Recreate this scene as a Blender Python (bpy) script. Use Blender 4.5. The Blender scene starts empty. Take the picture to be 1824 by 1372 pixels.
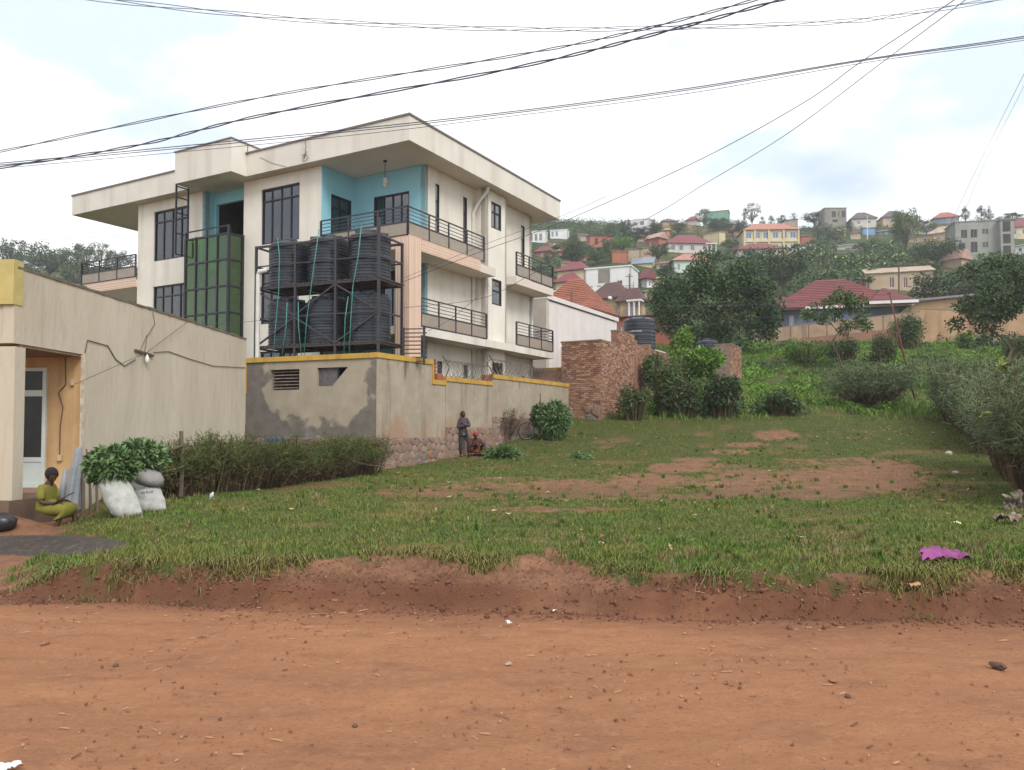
import bpy, bmesh, math, random
import numpy as np
from mathutils import Vector, Matrix
from math import sin, cos, pi, radians, sqrt, atan2

# ------------------------------------------------------------------ camera, world, sun, exposure
SC = bpy.context.scene
COL = SC.collection
FPX = 1420.0; PITCH = radians(2.0); SHIFT = 36.0; EYE = 1.65
cam_d = bpy.data.cameras.new('camera')
cam = bpy.data.objects.new('camera', cam_d); COL.objects.link(cam)
cam.location = (0, 0, EYE); cam.rotation_euler = (radians(90) + PITCH, 0, 0)
cam_d.sensor_width = 36.0; cam_d.lens = 36.0 * FPX / 1824.0; cam_d.shift_y = SHIFT / 1824.0
cam_d.clip_start = 0.1; cam_d.clip_end = 3000
SC.camera = cam

SUN_AZ, SUN_EL = radians(152), radians(44)
wld = bpy.data.worlds.new('World'); SC.world = wld; wld.use_nodes = True
wn = wld.node_tree; wn.nodes.clear(); WL = wn.links.new
w_out = wn.nodes.new('ShaderNodeOutputWorld'); w_bg = wn.nodes.new('ShaderNodeBackground')
w_sky = wn.nodes.new('ShaderNodeTexSky'); w_sky.sky_type = 'NISHITA'; w_sky.sun_disc = False
w_sky.sun_elevation = SUN_EL; w_sky.sun_rotation = SUN_AZ; w_sky.air_density = 1.2; w_sky.dust_density = 2.0
w_tc = wn.nodes.new('ShaderNodeTexCoord')
w_map = wn.nodes.new('ShaderNodeMapping'); w_map.inputs['Scale'].default_value = (1.0, 1.0, 2.2); w_map.inputs['Location'].default_value = (2.2, .8, .4)
w_n = wn.nodes.new('ShaderNodeTexNoise'); w_n.inputs['Scale'].default_value = 1.9; w_n.inputs['Detail'].default_value = 6; w_n.inputs['Roughness'].default_value = .52
w_r = wn.nodes.new('ShaderNodeMapRange'); w_r.inputs['From Min'].default_value = .30; w_r.inputs['From Max'].default_value = .50
w_r.inputs['To Min'].default_value = .55; w_r.inputs['To Max'].default_value = 1.0
w_n2 = wn.nodes.new('ShaderNodeTexNoise'); w_n2.inputs['Scale'].default_value = 3.1; w_n2.inputs['Detail'].default_value = 5
w_cr = wn.nodes.new('ShaderNodeValToRGB')
w_cr.color_ramp.elements[0].position = .40; w_cr.color_ramp.elements[0].color = (.52, .60, .68, 1)
w_cr.color_ramp.elements[1].position = .50; w_cr.color_ramp.elements[1].color = (.80, .795, .805, 1)
w_sc = wn.nodes.new('ShaderNodeMix'); w_sc.data_type = 'RGBA'; w_sc.blend_type = 'MULTIPLY'; w_sc.inputs[0].default_value = 1
w_sc.inputs[7].default_value = (9.8, 9.8, 9.8, 1)
w_mx = wn.nodes.new('ShaderNodeMix'); w_mx.data_type = 'RGBA'
WL(w_tc.outputs['Generated'], w_map.inputs['Vector']); WL(w_map.outputs[0], w_n.inputs['Vector']); WL(w_map.outputs[0], w_n2.inputs['Vector'])
WL(w_n.outputs['Fac'], w_r.inputs['Value']); WL(w_n2.outputs['Fac'], w_cr.inputs['Fac']); WL(w_cr.outputs['Color'], w_sc.inputs[6])
WL(w_r.outputs[0], w_mx.inputs[0]); WL(w_sky.outputs['Color'], w_mx.inputs[6]); WL(w_sc.outputs[2], w_mx.inputs[7])
WL(w_mx.outputs[2], w_bg.inputs['Color']); w_bg.inputs['Strength'].default_value = .10
WL(w_bg.outputs[0], w_out.inputs['Surface'])

sun_d = bpy.data.lights.new('sun', 'SUN'); sun_d.energy = 1.5; sun_d.angle = radians(25); sun_d.color = (1.0, .965, .92)
sun = bpy.data.objects.new('sun', sun_d); COL.objects.link(sun)
sdir = Vector((sin(SUN_AZ) * cos(SUN_EL), cos(SUN_AZ) * cos(SUN_EL), sin(SUN_EL)))
sun.rotation_euler = (-sdir).to_track_quat('-Z', 'Y').to_euler(); sun.location = (10, -20, 40)

SC.view_settings.view_transform = 'Standard'; SC.view_settings.look = 'None'; SC.view_settings.gamma = 1.0
SC.view_settings.exposure = 0.80; SC.view_settings.use_curve_mapping = False
SC.render.engine = 'CYCLES'; SC.cycles.use_denoising = True
SC.cycles.max_bounces = 6; SC.cycles.diffuse_bounces = 3; SC.cycles.glossy_bounces = 3; SC.cycles.transparent_max_bounces = 10
SC.cycles.volume_bounces = 0; SC.cycles.caustics_reflective = False; SC.cycles.caustics_refractive = False

RNG = np.random.default_rng(7); random.seed(7)

# ------------------------------------------------------------------ measuring helpers
_c, _s = cos(PITCH), sin(PITCH)
def ray(px, py):
    x = (px - 912.0) / FPX; v = (686.0 + SHIFT - py) / FPX
    return np.array([x, _c - _s * v, _s + _c * v])
def at(px, py, d):
    r = ray(px, py); return np.array([0, 0, EYE]) + r / r[1] * d
def hitp(px, py, p0, n):
    r = ray(px, py); o = np.array([0, 0, EYE]); return o + r * (np.dot(np.array(p0) - o, n) / np.dot(r, n))
def proj(x, y, z):
    z = z - EYE; zc = np.maximum(_c * y + _s * z, .05); yc = -_s * y + _c * z
    return 912.0 + FPX * x / zc, 686.0 + SHIFT - FPX * yc / zc
def sm(a, b, x):
    t = np.clip((x - a) / (b - a), 0, 1); return t * t * (3 - 2 * t)
_nz = {}
def nz(x, y, s, seed=0, oct=3):
    if (seed) not in _nz:
        r = np.random.default_rng(seed + 100); _nz[seed] = (r.uniform(0, 2 * pi, (oct, 6)), r.uniform(0, 2 * pi, (oct, 6)), r.uniform(.6, 1.5, (oct, 6)))
    ph, an, fr = _nz[seed]; o = 0; a = 1; t = 0
    for k in range(ph.shape[0]):
        f = 2 ** k / s
        for j in range(6):
            o = o + a * np.sin((x * np.cos(an[k, j]) + y * np.sin(an[k, j])) * f * fr[k, j] * 2.2 + ph[k, j] + .7 * np.sin(y * f * 1.3 + ph[k, (j + 1) % 6]))
        t += a * 2.2; a *= .55
    return o / t

# ------------------------------------------------------------------ materials
def lin(r, g, b):
    return tuple(((c / 255) / 12.92 if c / 255 <= .04045 else ((c / 255 + .055) / 1.055) ** 2.4) for c in (r, g, b)) + (1,)
MATS = {}
def mat(name, col, col2=None, scale=3.0, rough=.85, bump=0.0, bscale=40.0, metal=0.0, detail=5, island=0.0, spec=.5, stretch=(1, 1, 1), lo=.35, hi=.65, streak=None, alpha=1, sub=0):
    """col/col2 = sRGB 0-255 tuples mixed by noise."""
    if name in MATS: return MATS[name]
    m = bpy.data.materials.new(name); m.use_nodes = True; MATS[name] = m
    nt = m.node_tree; L = nt.links.new; b = nt.nodes['Principled BSDF']
    b.inputs['Roughness'].default_value = rough; b.inputs['Metallic'].default_value = metal
    b.inputs['Specular IOR Level'].default_value = spec
    c1 = lin(*col); b.inputs['Base Color'].default_value = c1
    tc = nt.nodes.new('ShaderNodeTexCoord'); mp = nt.nodes.new('ShaderNodeMapping'); L(tc.outputs['Object'], mp.inputs['Vector']); mp.inputs['Scale'].default_value = stretch
    last = None
    if col2 is not None:
        n = nt.nodes.new('ShaderNodeTexNoise'); n.inputs['Scale'].default_value = scale; n.inputs['Detail'].default_value = detail; n.inputs['Roughness'].default_value = .6
        L(mp.outputs[0], n.inputs['Vector'])
        r = nt.nodes.new('ShaderNodeMapRange'); r.inputs['From Min'].default_value = lo; r.inputs['From Max'].default_value = hi; L(n.outputs['Fac'], r.inputs['Value'])
        mx = nt.nodes.new('ShaderNodeMix'); mx.data_type = 'RGBA'; mx.inputs[6].default_value = c1; mx.inputs[7].default_value = lin(*col2)
        L(r.outputs[0], mx.inputs[0]); last = mx.outputs[2]
    if streak:
        n = nt.nodes.new('ShaderNodeTexNoise'); n.inputs['Scale'].default_value = streak[1]; n.inputs['Detail'].default_value = 4
        m2 = nt.nodes.new('ShaderNodeMapping'); m2.inputs['Scale'].default_value = streak[3] if len(streak) > 3 else (1, 1, .08); L(tc.outputs['Object'], m2.inputs['Vector']); L(m2.outputs[0], n.inputs['Vector'])
        r = nt.nodes.new('ShaderNodeMapRange'); r.inputs['From Min'].default_value = .5; r.inputs['From Max'].default_value = .78; r.inputs['To Max'].default_value = streak[2]; L(n.outputs['Fac'], r.inputs['Value'])
        mx = nt.nodes.new('ShaderNodeMix'); mx.data_type = 'RGBA'; mx.inputs[7].default_value = lin(*streak[0])
        if last: L(last, mx.inputs[6])
        else: mx.inputs[6].default_value = c1
        L(r.outputs[0], mx.inputs[0]); last = mx.outputs[2]
    if island:
        g = nt.nodes.new('ShaderNodeNewGeometry'); hs = nt.nodes.new('ShaderNodeHueSaturation')
        r = nt.nodes.new('ShaderNodeMapRange'); r.inputs['To Min'].default_value = 1 - island; r.inputs['To Max'].default_value = 1 + island; L(g.outputs['Random Per Island'], r.inputs['Value'])
        w = nt.nodes.new('ShaderNodeTexWhiteNoise'); w.noise_dimensions = '1D'; L(g.outputs['Random Per Island'], w.inputs['W'])
        r2 = nt.nodes.new('ShaderNodeMapRange'); r2.inputs['To Min'].default_value = .5 - .035 * min(1, island * 2); r2.inputs['To Max'].default_value = .5 + .03 * min(1, island * 2); L(w.outputs['Value'], r2.inputs['Value'])
        L(r.outputs[0], hs.inputs['Value']); L(r2.outputs[0], hs.inputs['Hue'])
        if last: L(last, hs.inputs['Color'])
        else: hs.inputs['Color'].default_value = c1
        last = hs.outputs['Color']
    if last: L(last, b.inputs['Base Color'])
    if bump:
        n = nt.nodes.new('ShaderNodeTexNoise'); n.inputs['Scale'].default_value = bscale; n.inputs['Detail'].default_value = 5; L(mp.outputs[0], n.inputs['Vector'])
        bp = nt.nodes.new('ShaderNodeBump'); bp.inputs['Strength'].default_value = bump; bp.inputs['Distance'].default_value = .02; L(n.outputs['Fac'], bp.inputs['Height']); L(bp.outputs[0], b.inputs['Normal'])
    return m

def glass_mat(name, tint, refl=.35, rough=.03):
    if name in MATS: return MATS[name]
    m = bpy.data.materials.new(name); m.use_nodes = True; MATS[name] = m
    nt = m.node_tree; b = nt.nodes['Principled BSDF']; L = nt.links.new
    b.inputs['Base Color'].default_value = lin(*tint); b.inputs['Roughness'].default_value = rough; b.inputs['Specular IOR Level'].default_value = .6
    gl = nt.nodes.new('ShaderNodeBsdfGlossy'); gl.inputs['Roughness'].default_value = rough; gl.inputs['Color'].default_value = (.9, .93, .95, 1)
    mx = nt.nodes.new('ShaderNodeMixShader'); mx.inputs[0].default_value = refl
    L(b.outputs[0], mx.inputs[1]); L(gl.outputs[0], mx.inputs[2]); L(mx.outputs[0], nt.nodes['Material Output'].inputs['Surface'])
    return m

# ------------------------------------------------------------------ mesh helpers
def obj(name, data, parent=None):
    o = bpy.data.objects.new(name, data); COL.objects.link(o)
    if parent is not None: o.parent = parent
    return o
def tag(o, label=None, cat=None, group=None, kind=None):
    if label: o['label'] = label
    if cat: o['category'] = cat
    if group: o['group'] = group
    if kind: o['kind'] = kind
    return o
def root(name, label, cat, loc=(0, 0, 0), rz=0.0, group=None):
    o = obj(name, None); o.location = loc; o.rotation_euler = (0, 0, rz); o.empty_display_size = .2
    return tag(o, label, cat, group)
def np_mesh(name, V, F, m, smooth=False, midx=None):
    V = np.asarray(V, dtype=np.float32).reshape(-1, 3); F = np.asarray(F, dtype=np.int32); k = F.shape[1]; n = F.shape[0]
    me = bpy.data.meshes.new(name); me.vertices.add(len(V)); me.vertices.foreach_set('co', V.ravel())
    me.loops.add(n * k); me.loops.foreach_set('vertex_index', F.ravel())
    me.polygons.add(n); me.polygons.foreach_set('loop_start', np.arange(0, n * k, k, dtype=np.int32)); me.polygons.foreach_set('loop_total', np.full(n, k, dtype=np.int32))
    if smooth: me.polygons.foreach_set('use_smooth', np.ones(n, dtype=bool))
    for q in (m if isinstance(m, (list, tuple)) else [m]): me.materials.append(q)
    if midx is not None: me.polygons.foreach_set('material_index', np.asarray(midx, dtype=np.int32))
    me.update(calc_edges=True); return me

class MB:
    def __init__(s): s.v = []; s.f = []
    def _add(s, vs, fs):
        n = len(s.v); s.v += [tuple(map(float, v)) for v in vs]; s.f += [tuple(i + n for i in f) for f in fs]; return s
    def box(s, x0, x1, y0, y1, z0, z1):
        return s._add([(x0, y0, z0), (x1, y0, z0), (x1, y1, z0), (x0, y1, z0), (x0, y0, z1), (x1, y0, z1), (x1, y1, z1), (x0, y1, z1)],
                      [(0, 3, 2, 1), (4, 5, 6, 7), (0, 1, 5, 4), (1, 2, 6, 5), (2, 3, 7, 6), (3, 0, 4, 7)])
    def beam(s, p, q, w, h=None, up=(0, 0, 1)):
        p, q = Vector(p), Vector(q); h = h or w; d = (q - p).normalized(); u = Vector(up)
        if abs(d.dot(u)) > .98: u = Vector((1, 0, 0))
        a = d.cross(u).normalized() * w / 2; b = a.cross(d).normalized() * h / 2
        vs = [p - a - b, p + a - b, p + a + b, p - a + b, q - a - b, q + a - b, q + a + b, q - a + b]
        return s._add(vs, [(0, 1, 2, 3), (7, 6, 5, 4), (0, 4, 5, 1), (1, 5, 6, 2), (2, 6, 7, 3), (3, 7, 4, 0)])
    def tube(s, pts, r, n=6, cap=True):
        pts = [Vector(p) for p in pts]; rs = r if isinstance(r, (list, tuple)) else [r] * len(pts)
        vs = []; fs = []; u = None
        for i, p in enumerate(pts):
            d = (pts[min(i + 1, len(pts) - 1)] - pts[max(i - 1, 0)]).normalized()
            if u is None: u = d.orthogonal().normalized()
            u = (u - d * u.dot(d)); u = u.normalized() if u.length > 1e-6 else d.orthogonal().normalized()
            w = d.cross(u)
            vs += [p + (u * cos(2 * pi * k / n) + w * sin(2 * pi * k / n)) * rs[i] for k in range(n)]
        for i in range(len(pts) - 1):
            for k in range(n):
                fs.append((i * n + k, i * n + (k + 1) % n, (i + 1) * n + (k + 1) % n, (i + 1) * n + k))
        if cap: fs += [tuple(range(n))[::-1], tuple((len(pts) - 1) * n + k for k in range(n))]
        return s._add(vs, fs)
    def lathe(s, prof, n=24, c=(0, 0, 0), cap=True):
        vs = [(c[0] + r * cos(2 * pi * k / n), c[1] + r * sin(2 * pi * k / n), c[2] + z) for r, z in prof for k in range(n)]
        fs = [(i * n + k, i * n + (k + 1) % n, (i + 1) * n + (k + 1) % n, (i + 1) * n + k) for i in range(len(prof) - 1) for k in range(n)]
        if cap: fs += [tuple(range(n))[::-1], tuple((len(prof) - 1) * n + k for k in range(n))]
        return s._add(vs, fs)
    def poly(s, pts): return s._add(pts, [tuple(range(len(pts)))])
    def prism(s, poly, z0, z1):
        n = len(poly); vs = [(x, y, z0) for x, y in poly] + [(x, y, z1) for x, y in poly]
        return s._add(vs, [tuple(range(n))[::-1], tuple(range(n, 2 * n))] + [(i, (i + 1) % n, n + (i + 1) % n, n + i) for i in range(n)])
    def extr(s, poly, d):
        """poly: list of 3d points, d: 3d vector"""
        n = len(poly); d = Vector(d); vs = [Vector(p) for p in poly] + [Vector(p) + d for p in poly]
        return s._add(vs, [tuple(range(n))[::-1], tuple(range(n, 2 * n))] + [(i, (i + 1) % n, n + (i + 1) % n, n + i) for i in range(n)])
    def ball(s, c, r, sub=2, sc=(1, 1, 1), jit=0.0):
        bm = bmesh.new(); bmesh.ops.create_icosphere(bm, subdivisions=sub, radius=1.0)
        vs = []
        for v in bm.verts:
            j = 1 + random.uniform(-jit, jit); vs.append((c[0] + v.co.x * r * sc[0] * j, c[1] + v.co.y * r * sc[1] * j, c[2] + v.co.z * r * sc[2] * j))
        fs = [tuple(v.index for v in f.verts) for f in bm.faces]; bm.free(); return s._add(vs, fs)
    def wall(s, o, u, n, W, Z0, Z1, holes, t):
        """wall from o along u (unit), outward normal n, thickness t, rectangular holes (u0,u1,z0,z1); front at o plane"""
        o, u, n = Vector(o), Vector(u), Vector(n)
        us = sorted({0, W} | {h[0] for h in holes} | {h[1] for h in holes}); zs = sorted({Z0, Z1} | {h[2] for h in holes} | {h[3] for h in holes})
        P = lambda a, z, k: o + u * a + Vector((0, 0, z)) - n * (t * k)
        hole = lambda i, j: not (0 <= i < len(us) - 1 and 0 <= j < len(zs) - 1) or any(h[0] - 1e-6 <= us[i] and us[i + 1] <= h[1] + 1e-6 and h[2] - 1e-6 <= zs[j] and zs[j + 1] <= h[3] + 1e-6 for h in holes)
        for i in range(len(us) - 1):
            for j in range(len(zs) - 1):
                if hole(i, j): continue
                a, b, c, d = us[i], us[i + 1], zs[j], zs[j + 1]
                s.poly([P(a, c, 0), P(b, c, 0), P(b, d, 0), P(a, d, 0)]); s.poly([P(a, c, 1), P(a, d, 1), P(b, d, 1), P(b, c, 1)])
                for di, dj, e in ((-1, 0, (a, c, a, d)), (1, 0, (b, d, b, c)), (0, -1, (b, c, a, c)), (0, 1, (a, d, b, d))):
                    if hole(i + di, j + dj): s.poly([P(e[0], e[1], 0), P(e[0], e[1], 1), P(e[2], e[3], 1), P(e[2], e[3], 0)][::-1])
        return s
    def mesh(s, name, m, smooth=False, weld=False):
        me = bpy.data.meshes.new(name); me.from_pydata(s.v, [], s.f)
        for q in (m if isinstance(m, (list, tuple)) else [m]): me.materials.append(q)
        if weld:
            bm = bmesh.new(); bm.from_mesh(me); bmesh.ops.remove_doubles(bm, verts=bm.verts, dist=1e-4); bmesh.ops.recalc_face_normals(bm, faces=bm.faces); bm.to_mesh(me); bm.free()
        if smooth: me.polygons.foreach_set('use_smooth', [True] * len(me.polygons))
        me.update(); return me
    def build(s, name, m, parent=None, smooth=False, weld=False, bevel=0.0):
        me = s.mesh(name, m, smooth, weld)
        if bevel:
            bm = bmesh.new(); bm.from_mesh(me); bmesh.ops.bevel(bm, geom=list(bm.edges), offset=bevel, segments=1, affect='EDGES'); bm.to_mesh(me); bm.free()
        return obj(name, me, parent)

def leaf_np(P, L, asp, up=0.0, fold=.15, rng=RNG, out=None, outw=0.0):
    """diamond leaves: P (N,3), L scalar/array length -> V (4N,3), F (N,4)"""
    N = len(P); d = rng.normal(size=(N, 3)); d[:, 2] += up
    if out is not None: d = d + out * outw
    d /= np.linalg.norm(d, axis=1)[:, None] + 1e-9
    r = rng.normal(size=(N, 3)); s = np.cross(d, r); s /= np.linalg.norm(s, axis=1)[:, None] + 1e-9; n = np.cross(s, d)
    L = (np.ones(N) * L * rng.uniform(.6, 1.25, N))[:, None]; w = L * asp * .5
    V = np.stack([P, P + d * L * .45 + s * w + n * L * fold, P + d * L, P + d * L * .45 - s * w + n * L * fold], 1).reshape(-1, 3)
    return V, np.arange(4 * N).reshape(N, 4)
def stick_np(A, B, w, rng=RNG):
    """thin camera-independent crossed-free strips: two triangles each, random roll"""
    d = B - A; r = rng.normal(size=A.shape); s = np.cross(d, r); s /= np.linalg.norm(s, axis=1)[:, None] + 1e-9; s = s * (np.ones(len(A)) * w)[:, None] * .5
    V = np.stack([A - s, A + s, B + s * .5, B - s * .5], 1).reshape(-1, 3); return V, np.arange(4 * len(A)).reshape(-1, 4)

# ------------------------------------------------------------------ terrain shape
_PY = np.array([-80, 16, 22, 26, 29, 33, 36.6, 40, 46, 60, 75, 85, 100, 150, 227, 300, 330, 370, 470])
_PZ = np.array([.33, .36, .42, .58, .85, 1.5, 2.35, 3.0, 4.3, 7.5, 10, 11.8, 15, 30, 54, 80, 84, 82, 66])
_fx = np.array([-12, -4.3, -2, 0, 2.3, 4.6, 9]); _fy = np.array([7.9, 7.75, 7.45, 7.2, 7.0, 6.9, 6.8])
_tx = np.array([-12, -4.9, -4.2, -3.2, -2.3, -1.6, -.95, -.6, -.2, .2, .42, .7, 1.0, 2.0, 3.4, 3.6, 4.2, 5, 9])
_ty = np.array([8.4, 8.2, 7.95, 7.85, 7.95, 8.35, 8.6, 8.0, 8.0, 8.5, 8.6, 7.9, 7.6, 7.3, 7.2, 7.15, 7.5, 7.6, 7.4])
def height(x, y):
    x = np.asarray(x, float); y = np.asarray(y, float)
    z0 = np.interp(y, _PY, _PZ); a = x / np.maximum(y, 1.0)
    base = np.where(z0 > 3, 3 + (z0 - 3) * (1 - .20 * sm(-.15, -.5, a) + .02 * sm(.2, .6, a)), z0)
    foot = np.interp(x, _fx, _fy) + .07 * nz(x, x * .3, .8, 3); top = np.maximum(np.interp(x, _tx, _ty) + .10 * nz(x, x * .2, .35, 4), foot + .12)
    t = np.clip((y - foot) / (top - foot), 0, 1)
    bank = .62 * sm(0, .13, t) + .10 * np.clip(t / .6, 0, 1) + .28 * sm(.55, 1, t)
    # left edge of the field: line from (-4.8,7.9) to (-7.9,14.2)
    sl = ((x + 5.06) * 4.7 + (y - 8.4) * 2.14) / 5.16
    left = np.where(y < 15.5, sm(-.35, .75, sl + .12 * nz(x, y, .9, 5)), 1.0 - (1 - sm(-.35, .75, sl)) * (1 - sm(15.5, 18, y)))
    z = base - .33 * (1 - np.minimum(bank, left))
    z = z - .02 * (1 - np.minimum(bank, left)) * sm(-4, -9, x)
    road = 1 - sm(-.3, .3, y - foot)
    z = z + road * (.012 * nz(x * .6, y * 1.6, .9, 6) + .009 * nz(x * .7, y * 2, .22, 7) + .004 * nz(x, y * 1.3, .09, 17))
    z = z - road * .02 * np.exp(-((y - 5.9 - .12 * np.sin(x * .5)) / .35) ** 2)
    slope = np.clip(t, 0, 1) * (1 - np.clip(t, 0, 1)) * 4 * (t > 0)
    z = z + slope * (.05 * (.5 - np.abs(nz(x * 1.2, y * 1.4, .22, 8)) * 1.6) + .05 * (.5 - np.abs(nz(x, y * 1.3, .07, 18)) * 1.5) + .02 * nz(x, y, .035, 19))
    z = z + (1 - road) * (.018 * nz(x, y, 1.1, 9) + .03 * nz(x, y, 4.0, 10) * sm(9, 14, y))
    z = z + sm(40, 52, y) * .18 * nz(x, y, 3.0, 11) + sm(85, 130, y) * 1.1 * nz(x, y, 22, 12) + sm(200, 300, y) * 2.2 * nz(x, y, 60, 13)
    z = z + .30 * np.exp(-((x + 8.5) / .8) ** 2 - ((y - 13.25) / .45) ** 2)
    return z
def hgt(x, y): return float(height(np.array([x]), np.array([y]))[0])
_ds = np.concatenate([np.arange(3, 60, .05), np.arange(60, 420, .4)])
def ground(px, py):
    r = ray(px, py); r = r / r[1]; X = r[0] * _ds; Z = EYE + r[2] * _ds; h = height(X, _ds)
    i = np.argmax(Z < h)
    if not (Z < h).any(): return None
    return np.array([X[i], _ds[i], h[i]])
# ------------------------------------------------------------------ ground sheet
BARE = [(1560, 852, 110, 34, 1.), (1420, 862, 230, 30, .95), (1060, 868, 330, 17, .8), (1080, 872, 90, 12, 1.), (1150, 854, 80, 11, 1.1), (1205, 834, 60, 10, 1.1), (1240, 820, 45, 6, 1.), (1300, 806, 50, 5, .8), (1385, 776, 42, 10, 1.), (1330, 793, 50, 5, .9),
        (1000, 907, 150, 6, .7), (760, 878, 120, 9, .8), (1500, 822, 130, 8, .7), (1240, 832, 60, 9, .9), (900, 856, 130, 7, .6), (1720, 1025, 60, 12, .4), (1640, 870, 130, 18, .6),
        (990, 985, 26, 16, .7), (760, 990, 30, 14, .8), (1150, 880, 420, 13, .75), (1780, 615, 45, 14, .9), (835, 812, 22, 10, .5)]
def masks(x, y, z):
    px, py = proj(x, y, z)
    bare = np.zeros_like(px)
    for cx, cy, rx, ry, s in BARE:
        d = ((px - cx) / rx) ** 2 + ((py - cy) / ry) ** 2
        bare = np.maximum(bare, s * np.clip(1.5 - d * 1.1, 0, 1))
    bare = bare * (y > 7.5)
    foot = np.interp(x, _fx, _fy); top = np.interp(x, _tx, _ty)
    sl = ((x + 5.06) * 4.7 + (y - 8.4) * 2.14) / 5.16
    g = sm(-.14, .10, (y - top) + .20 * nz(x, y, .28, 21) + .12 * nz(x, y, .09, 23)) * np.where(y < 16, sm(-.25, .45, sl + .25 * nz(x, y, .5, 22)), 1.0)
    nn = nz(x, y, .9, 24) * .5 + nz(x, y, .25, 25) * .6 + nz(x * 1.1, y, .08, 27) * .35
    g = g * (1 - .96 * np.clip(sm(.26, .82, bare * .95 + .46 * nn), 0, 1))
    g = g * (1 - .55 * sm(.45, 1.0, nz(x, y, 1.4, 26)))
    char = (sm(1.0, .75, ((px - 70) / 170) ** 2 + ((py - 972) / 20) ** 2) * (y < 16)).clip(0, 1)
    dark = sm(1, .2, ((px - 1200) / 560) ** 2 + ((py - 880) / 16) ** 2) * sm(7.5, 9, y)
    return np.clip(g, 0, 1), char, dark, px, py

def ground_mat():
    m = bpy.data.materials.new('earth'); m.use_nodes = True; nt = m.node_tree; L = nt.links.new; b = nt.nodes['Principled BSDF']; b.inputs['Roughness'].default_value = .95; b.inputs['Specular IOR Level'].default_value = .15
    geo = nt.nodes.new('ShaderNodeNewGeometry')
    def noise(s, d=6, vec=None, st=None):
        n = nt.nodes.new('ShaderNodeTexNoise'); n.inputs['Scale'].default_value = s; n.inputs['Detail'].default_value = d; n.inputs['Roughness'].default_value = .65
        if st:
            mp = nt.nodes.new('ShaderNodeMapping'); mp.inputs['Scale'].default_value = st; L(geo.outputs['Position'], mp.inputs['Vector']); L(mp.outputs[0], n.inputs['Vector'])
        else: L(geo.outputs['Position'], n.inputs['Vector'])
        return n.outputs['Fac']
    def rng_(v, a, b_, t0=0., t1=1.):
        r = nt.nodes.new('ShaderNodeMapRange'); r.inputs['From Min'].default_value = a; r.inputs['From Max'].default_value = b_; r.inputs['To Min'].default_value = t0; r.inputs['To Max'].default_value = t1; L(v, r.inputs['Value']); return r.outputs[0]
    def mix(f, a, c):
        x = nt.nodes.new('ShaderNodeMix'); x.data_type = 'RGBA'; L(f, x.inputs[0])
        for i, q in ((6, a), (7, c)):
            if isinstance(q, tuple): x.inputs[i].default_value = q
            else: L(q, x.inputs[i])
        return x.outputs[2]
    def attr(n):
        a = nt.nodes.new('ShaderNodeAttribute'); a.attribute_name = n; return a.outputs['Fac']
    road = mix(rng_(noise(.55, 5, st=(.5, 1.6, 1)), .36, .66), lin(155, 110, 79), lin(140, 98, 72))
    road = mix(rng_(noise(2.2, 7, st=(.7, 1.5, 1)), .52, .78), road, lin(122, 86, 65))
    road = mix(rng_(noise(14, 8), .52, .74, 0, .6), road, lin(166, 124, 96))
    road = mix(rng_(noise(38, 6), .56, .66, 0, .55), road, lin(104, 68, 52))
    soil = mix(rng_(noise(3.5, 7), .35, .68), lin(112, 80, 62), lin(144, 106, 82))
    soil = mix(rng_(noise(24, 5), .55, .75, 0, .6), soil, lin(88, 58, 45))
    soil = mix(attr('dark'), soil, lin(108, 82, 64))
    soil = mix(attr('bank_dark'), soil, lin(100, 68, 52))  # darker soil colour in patches over the bank face
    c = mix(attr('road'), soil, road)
    c = mix(attr('base_dark'), c, lin(106, 72, 54))  # darker earth tone along the bank foot, fading onto the road
    under = mix(rng_(noise(1.3, 6), .38, .66), lin(64, 76, 36), lin(84, 82, 45))
    under = mix(rng_(noise(9, 5), .5, .72, 0, .7), under, lin(50, 62, 30))
    c = mix(attr('grass'), c, under)
    c = mix(attr('char'), c, mix(rng_(noise(11, 6), .52, .72, 0, .8), lin(72, 66, 62), lin(128, 112, 98)))
    far = mix(rng_(noise(.09, 6), .40, .62), lin(66, 80, 44), lin(52, 66, 40)); far = mix(rng_(noise(.035, 5), .56, .68), far, lin(128, 100, 66))
    c = mix(attr('far'), c, far)
    L(c, b.inputs['Base Color'])
    h1 = noise(7, 8, st=(.8, 1.4, 1)); h2 = noise(45, 6)
    ad = nt.nodes.new('ShaderNodeMath'); ad.operation = 'MULTIPLY_ADD'; L(h2, ad.inputs[0]); ad.inputs[1].default_value = .35; L(h1, ad.inputs[2])
    bp = nt.nodes.new('ShaderNodeBump'); bp.inputs['Strength'].default_value = .75; bp.inputs['Distance'].default_value = .035; L(ad.outputs[0], bp.inputs['Height']); L(bp.outputs[0], b.inputs['Normal'])
    return m
GRID = {}
def gsamp(k, x, y):
    """bilinear sample of the ground sheet"""
    gx, gy, A = GRID['gx'], GRID['gy'], GRID[k]; i = np.clip(np.searchsorted(gx, x) - 1, 0, len(gx) - 2); j = np.clip(np.searchsorted(gy, y) - 1, 0, len(gy) - 2); u = (x - gx[i]) / (gx[i + 1] - gx[i]); v = (y - gy[j]) / (gy[j + 1] - gy[j])
    return (A[j, i] * (1 - u) + A[j, i + 1] * u) * (1 - v) + (A[j + 1, i] * (1 - u) + A[j + 1, i + 1] * u) * v
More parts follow.
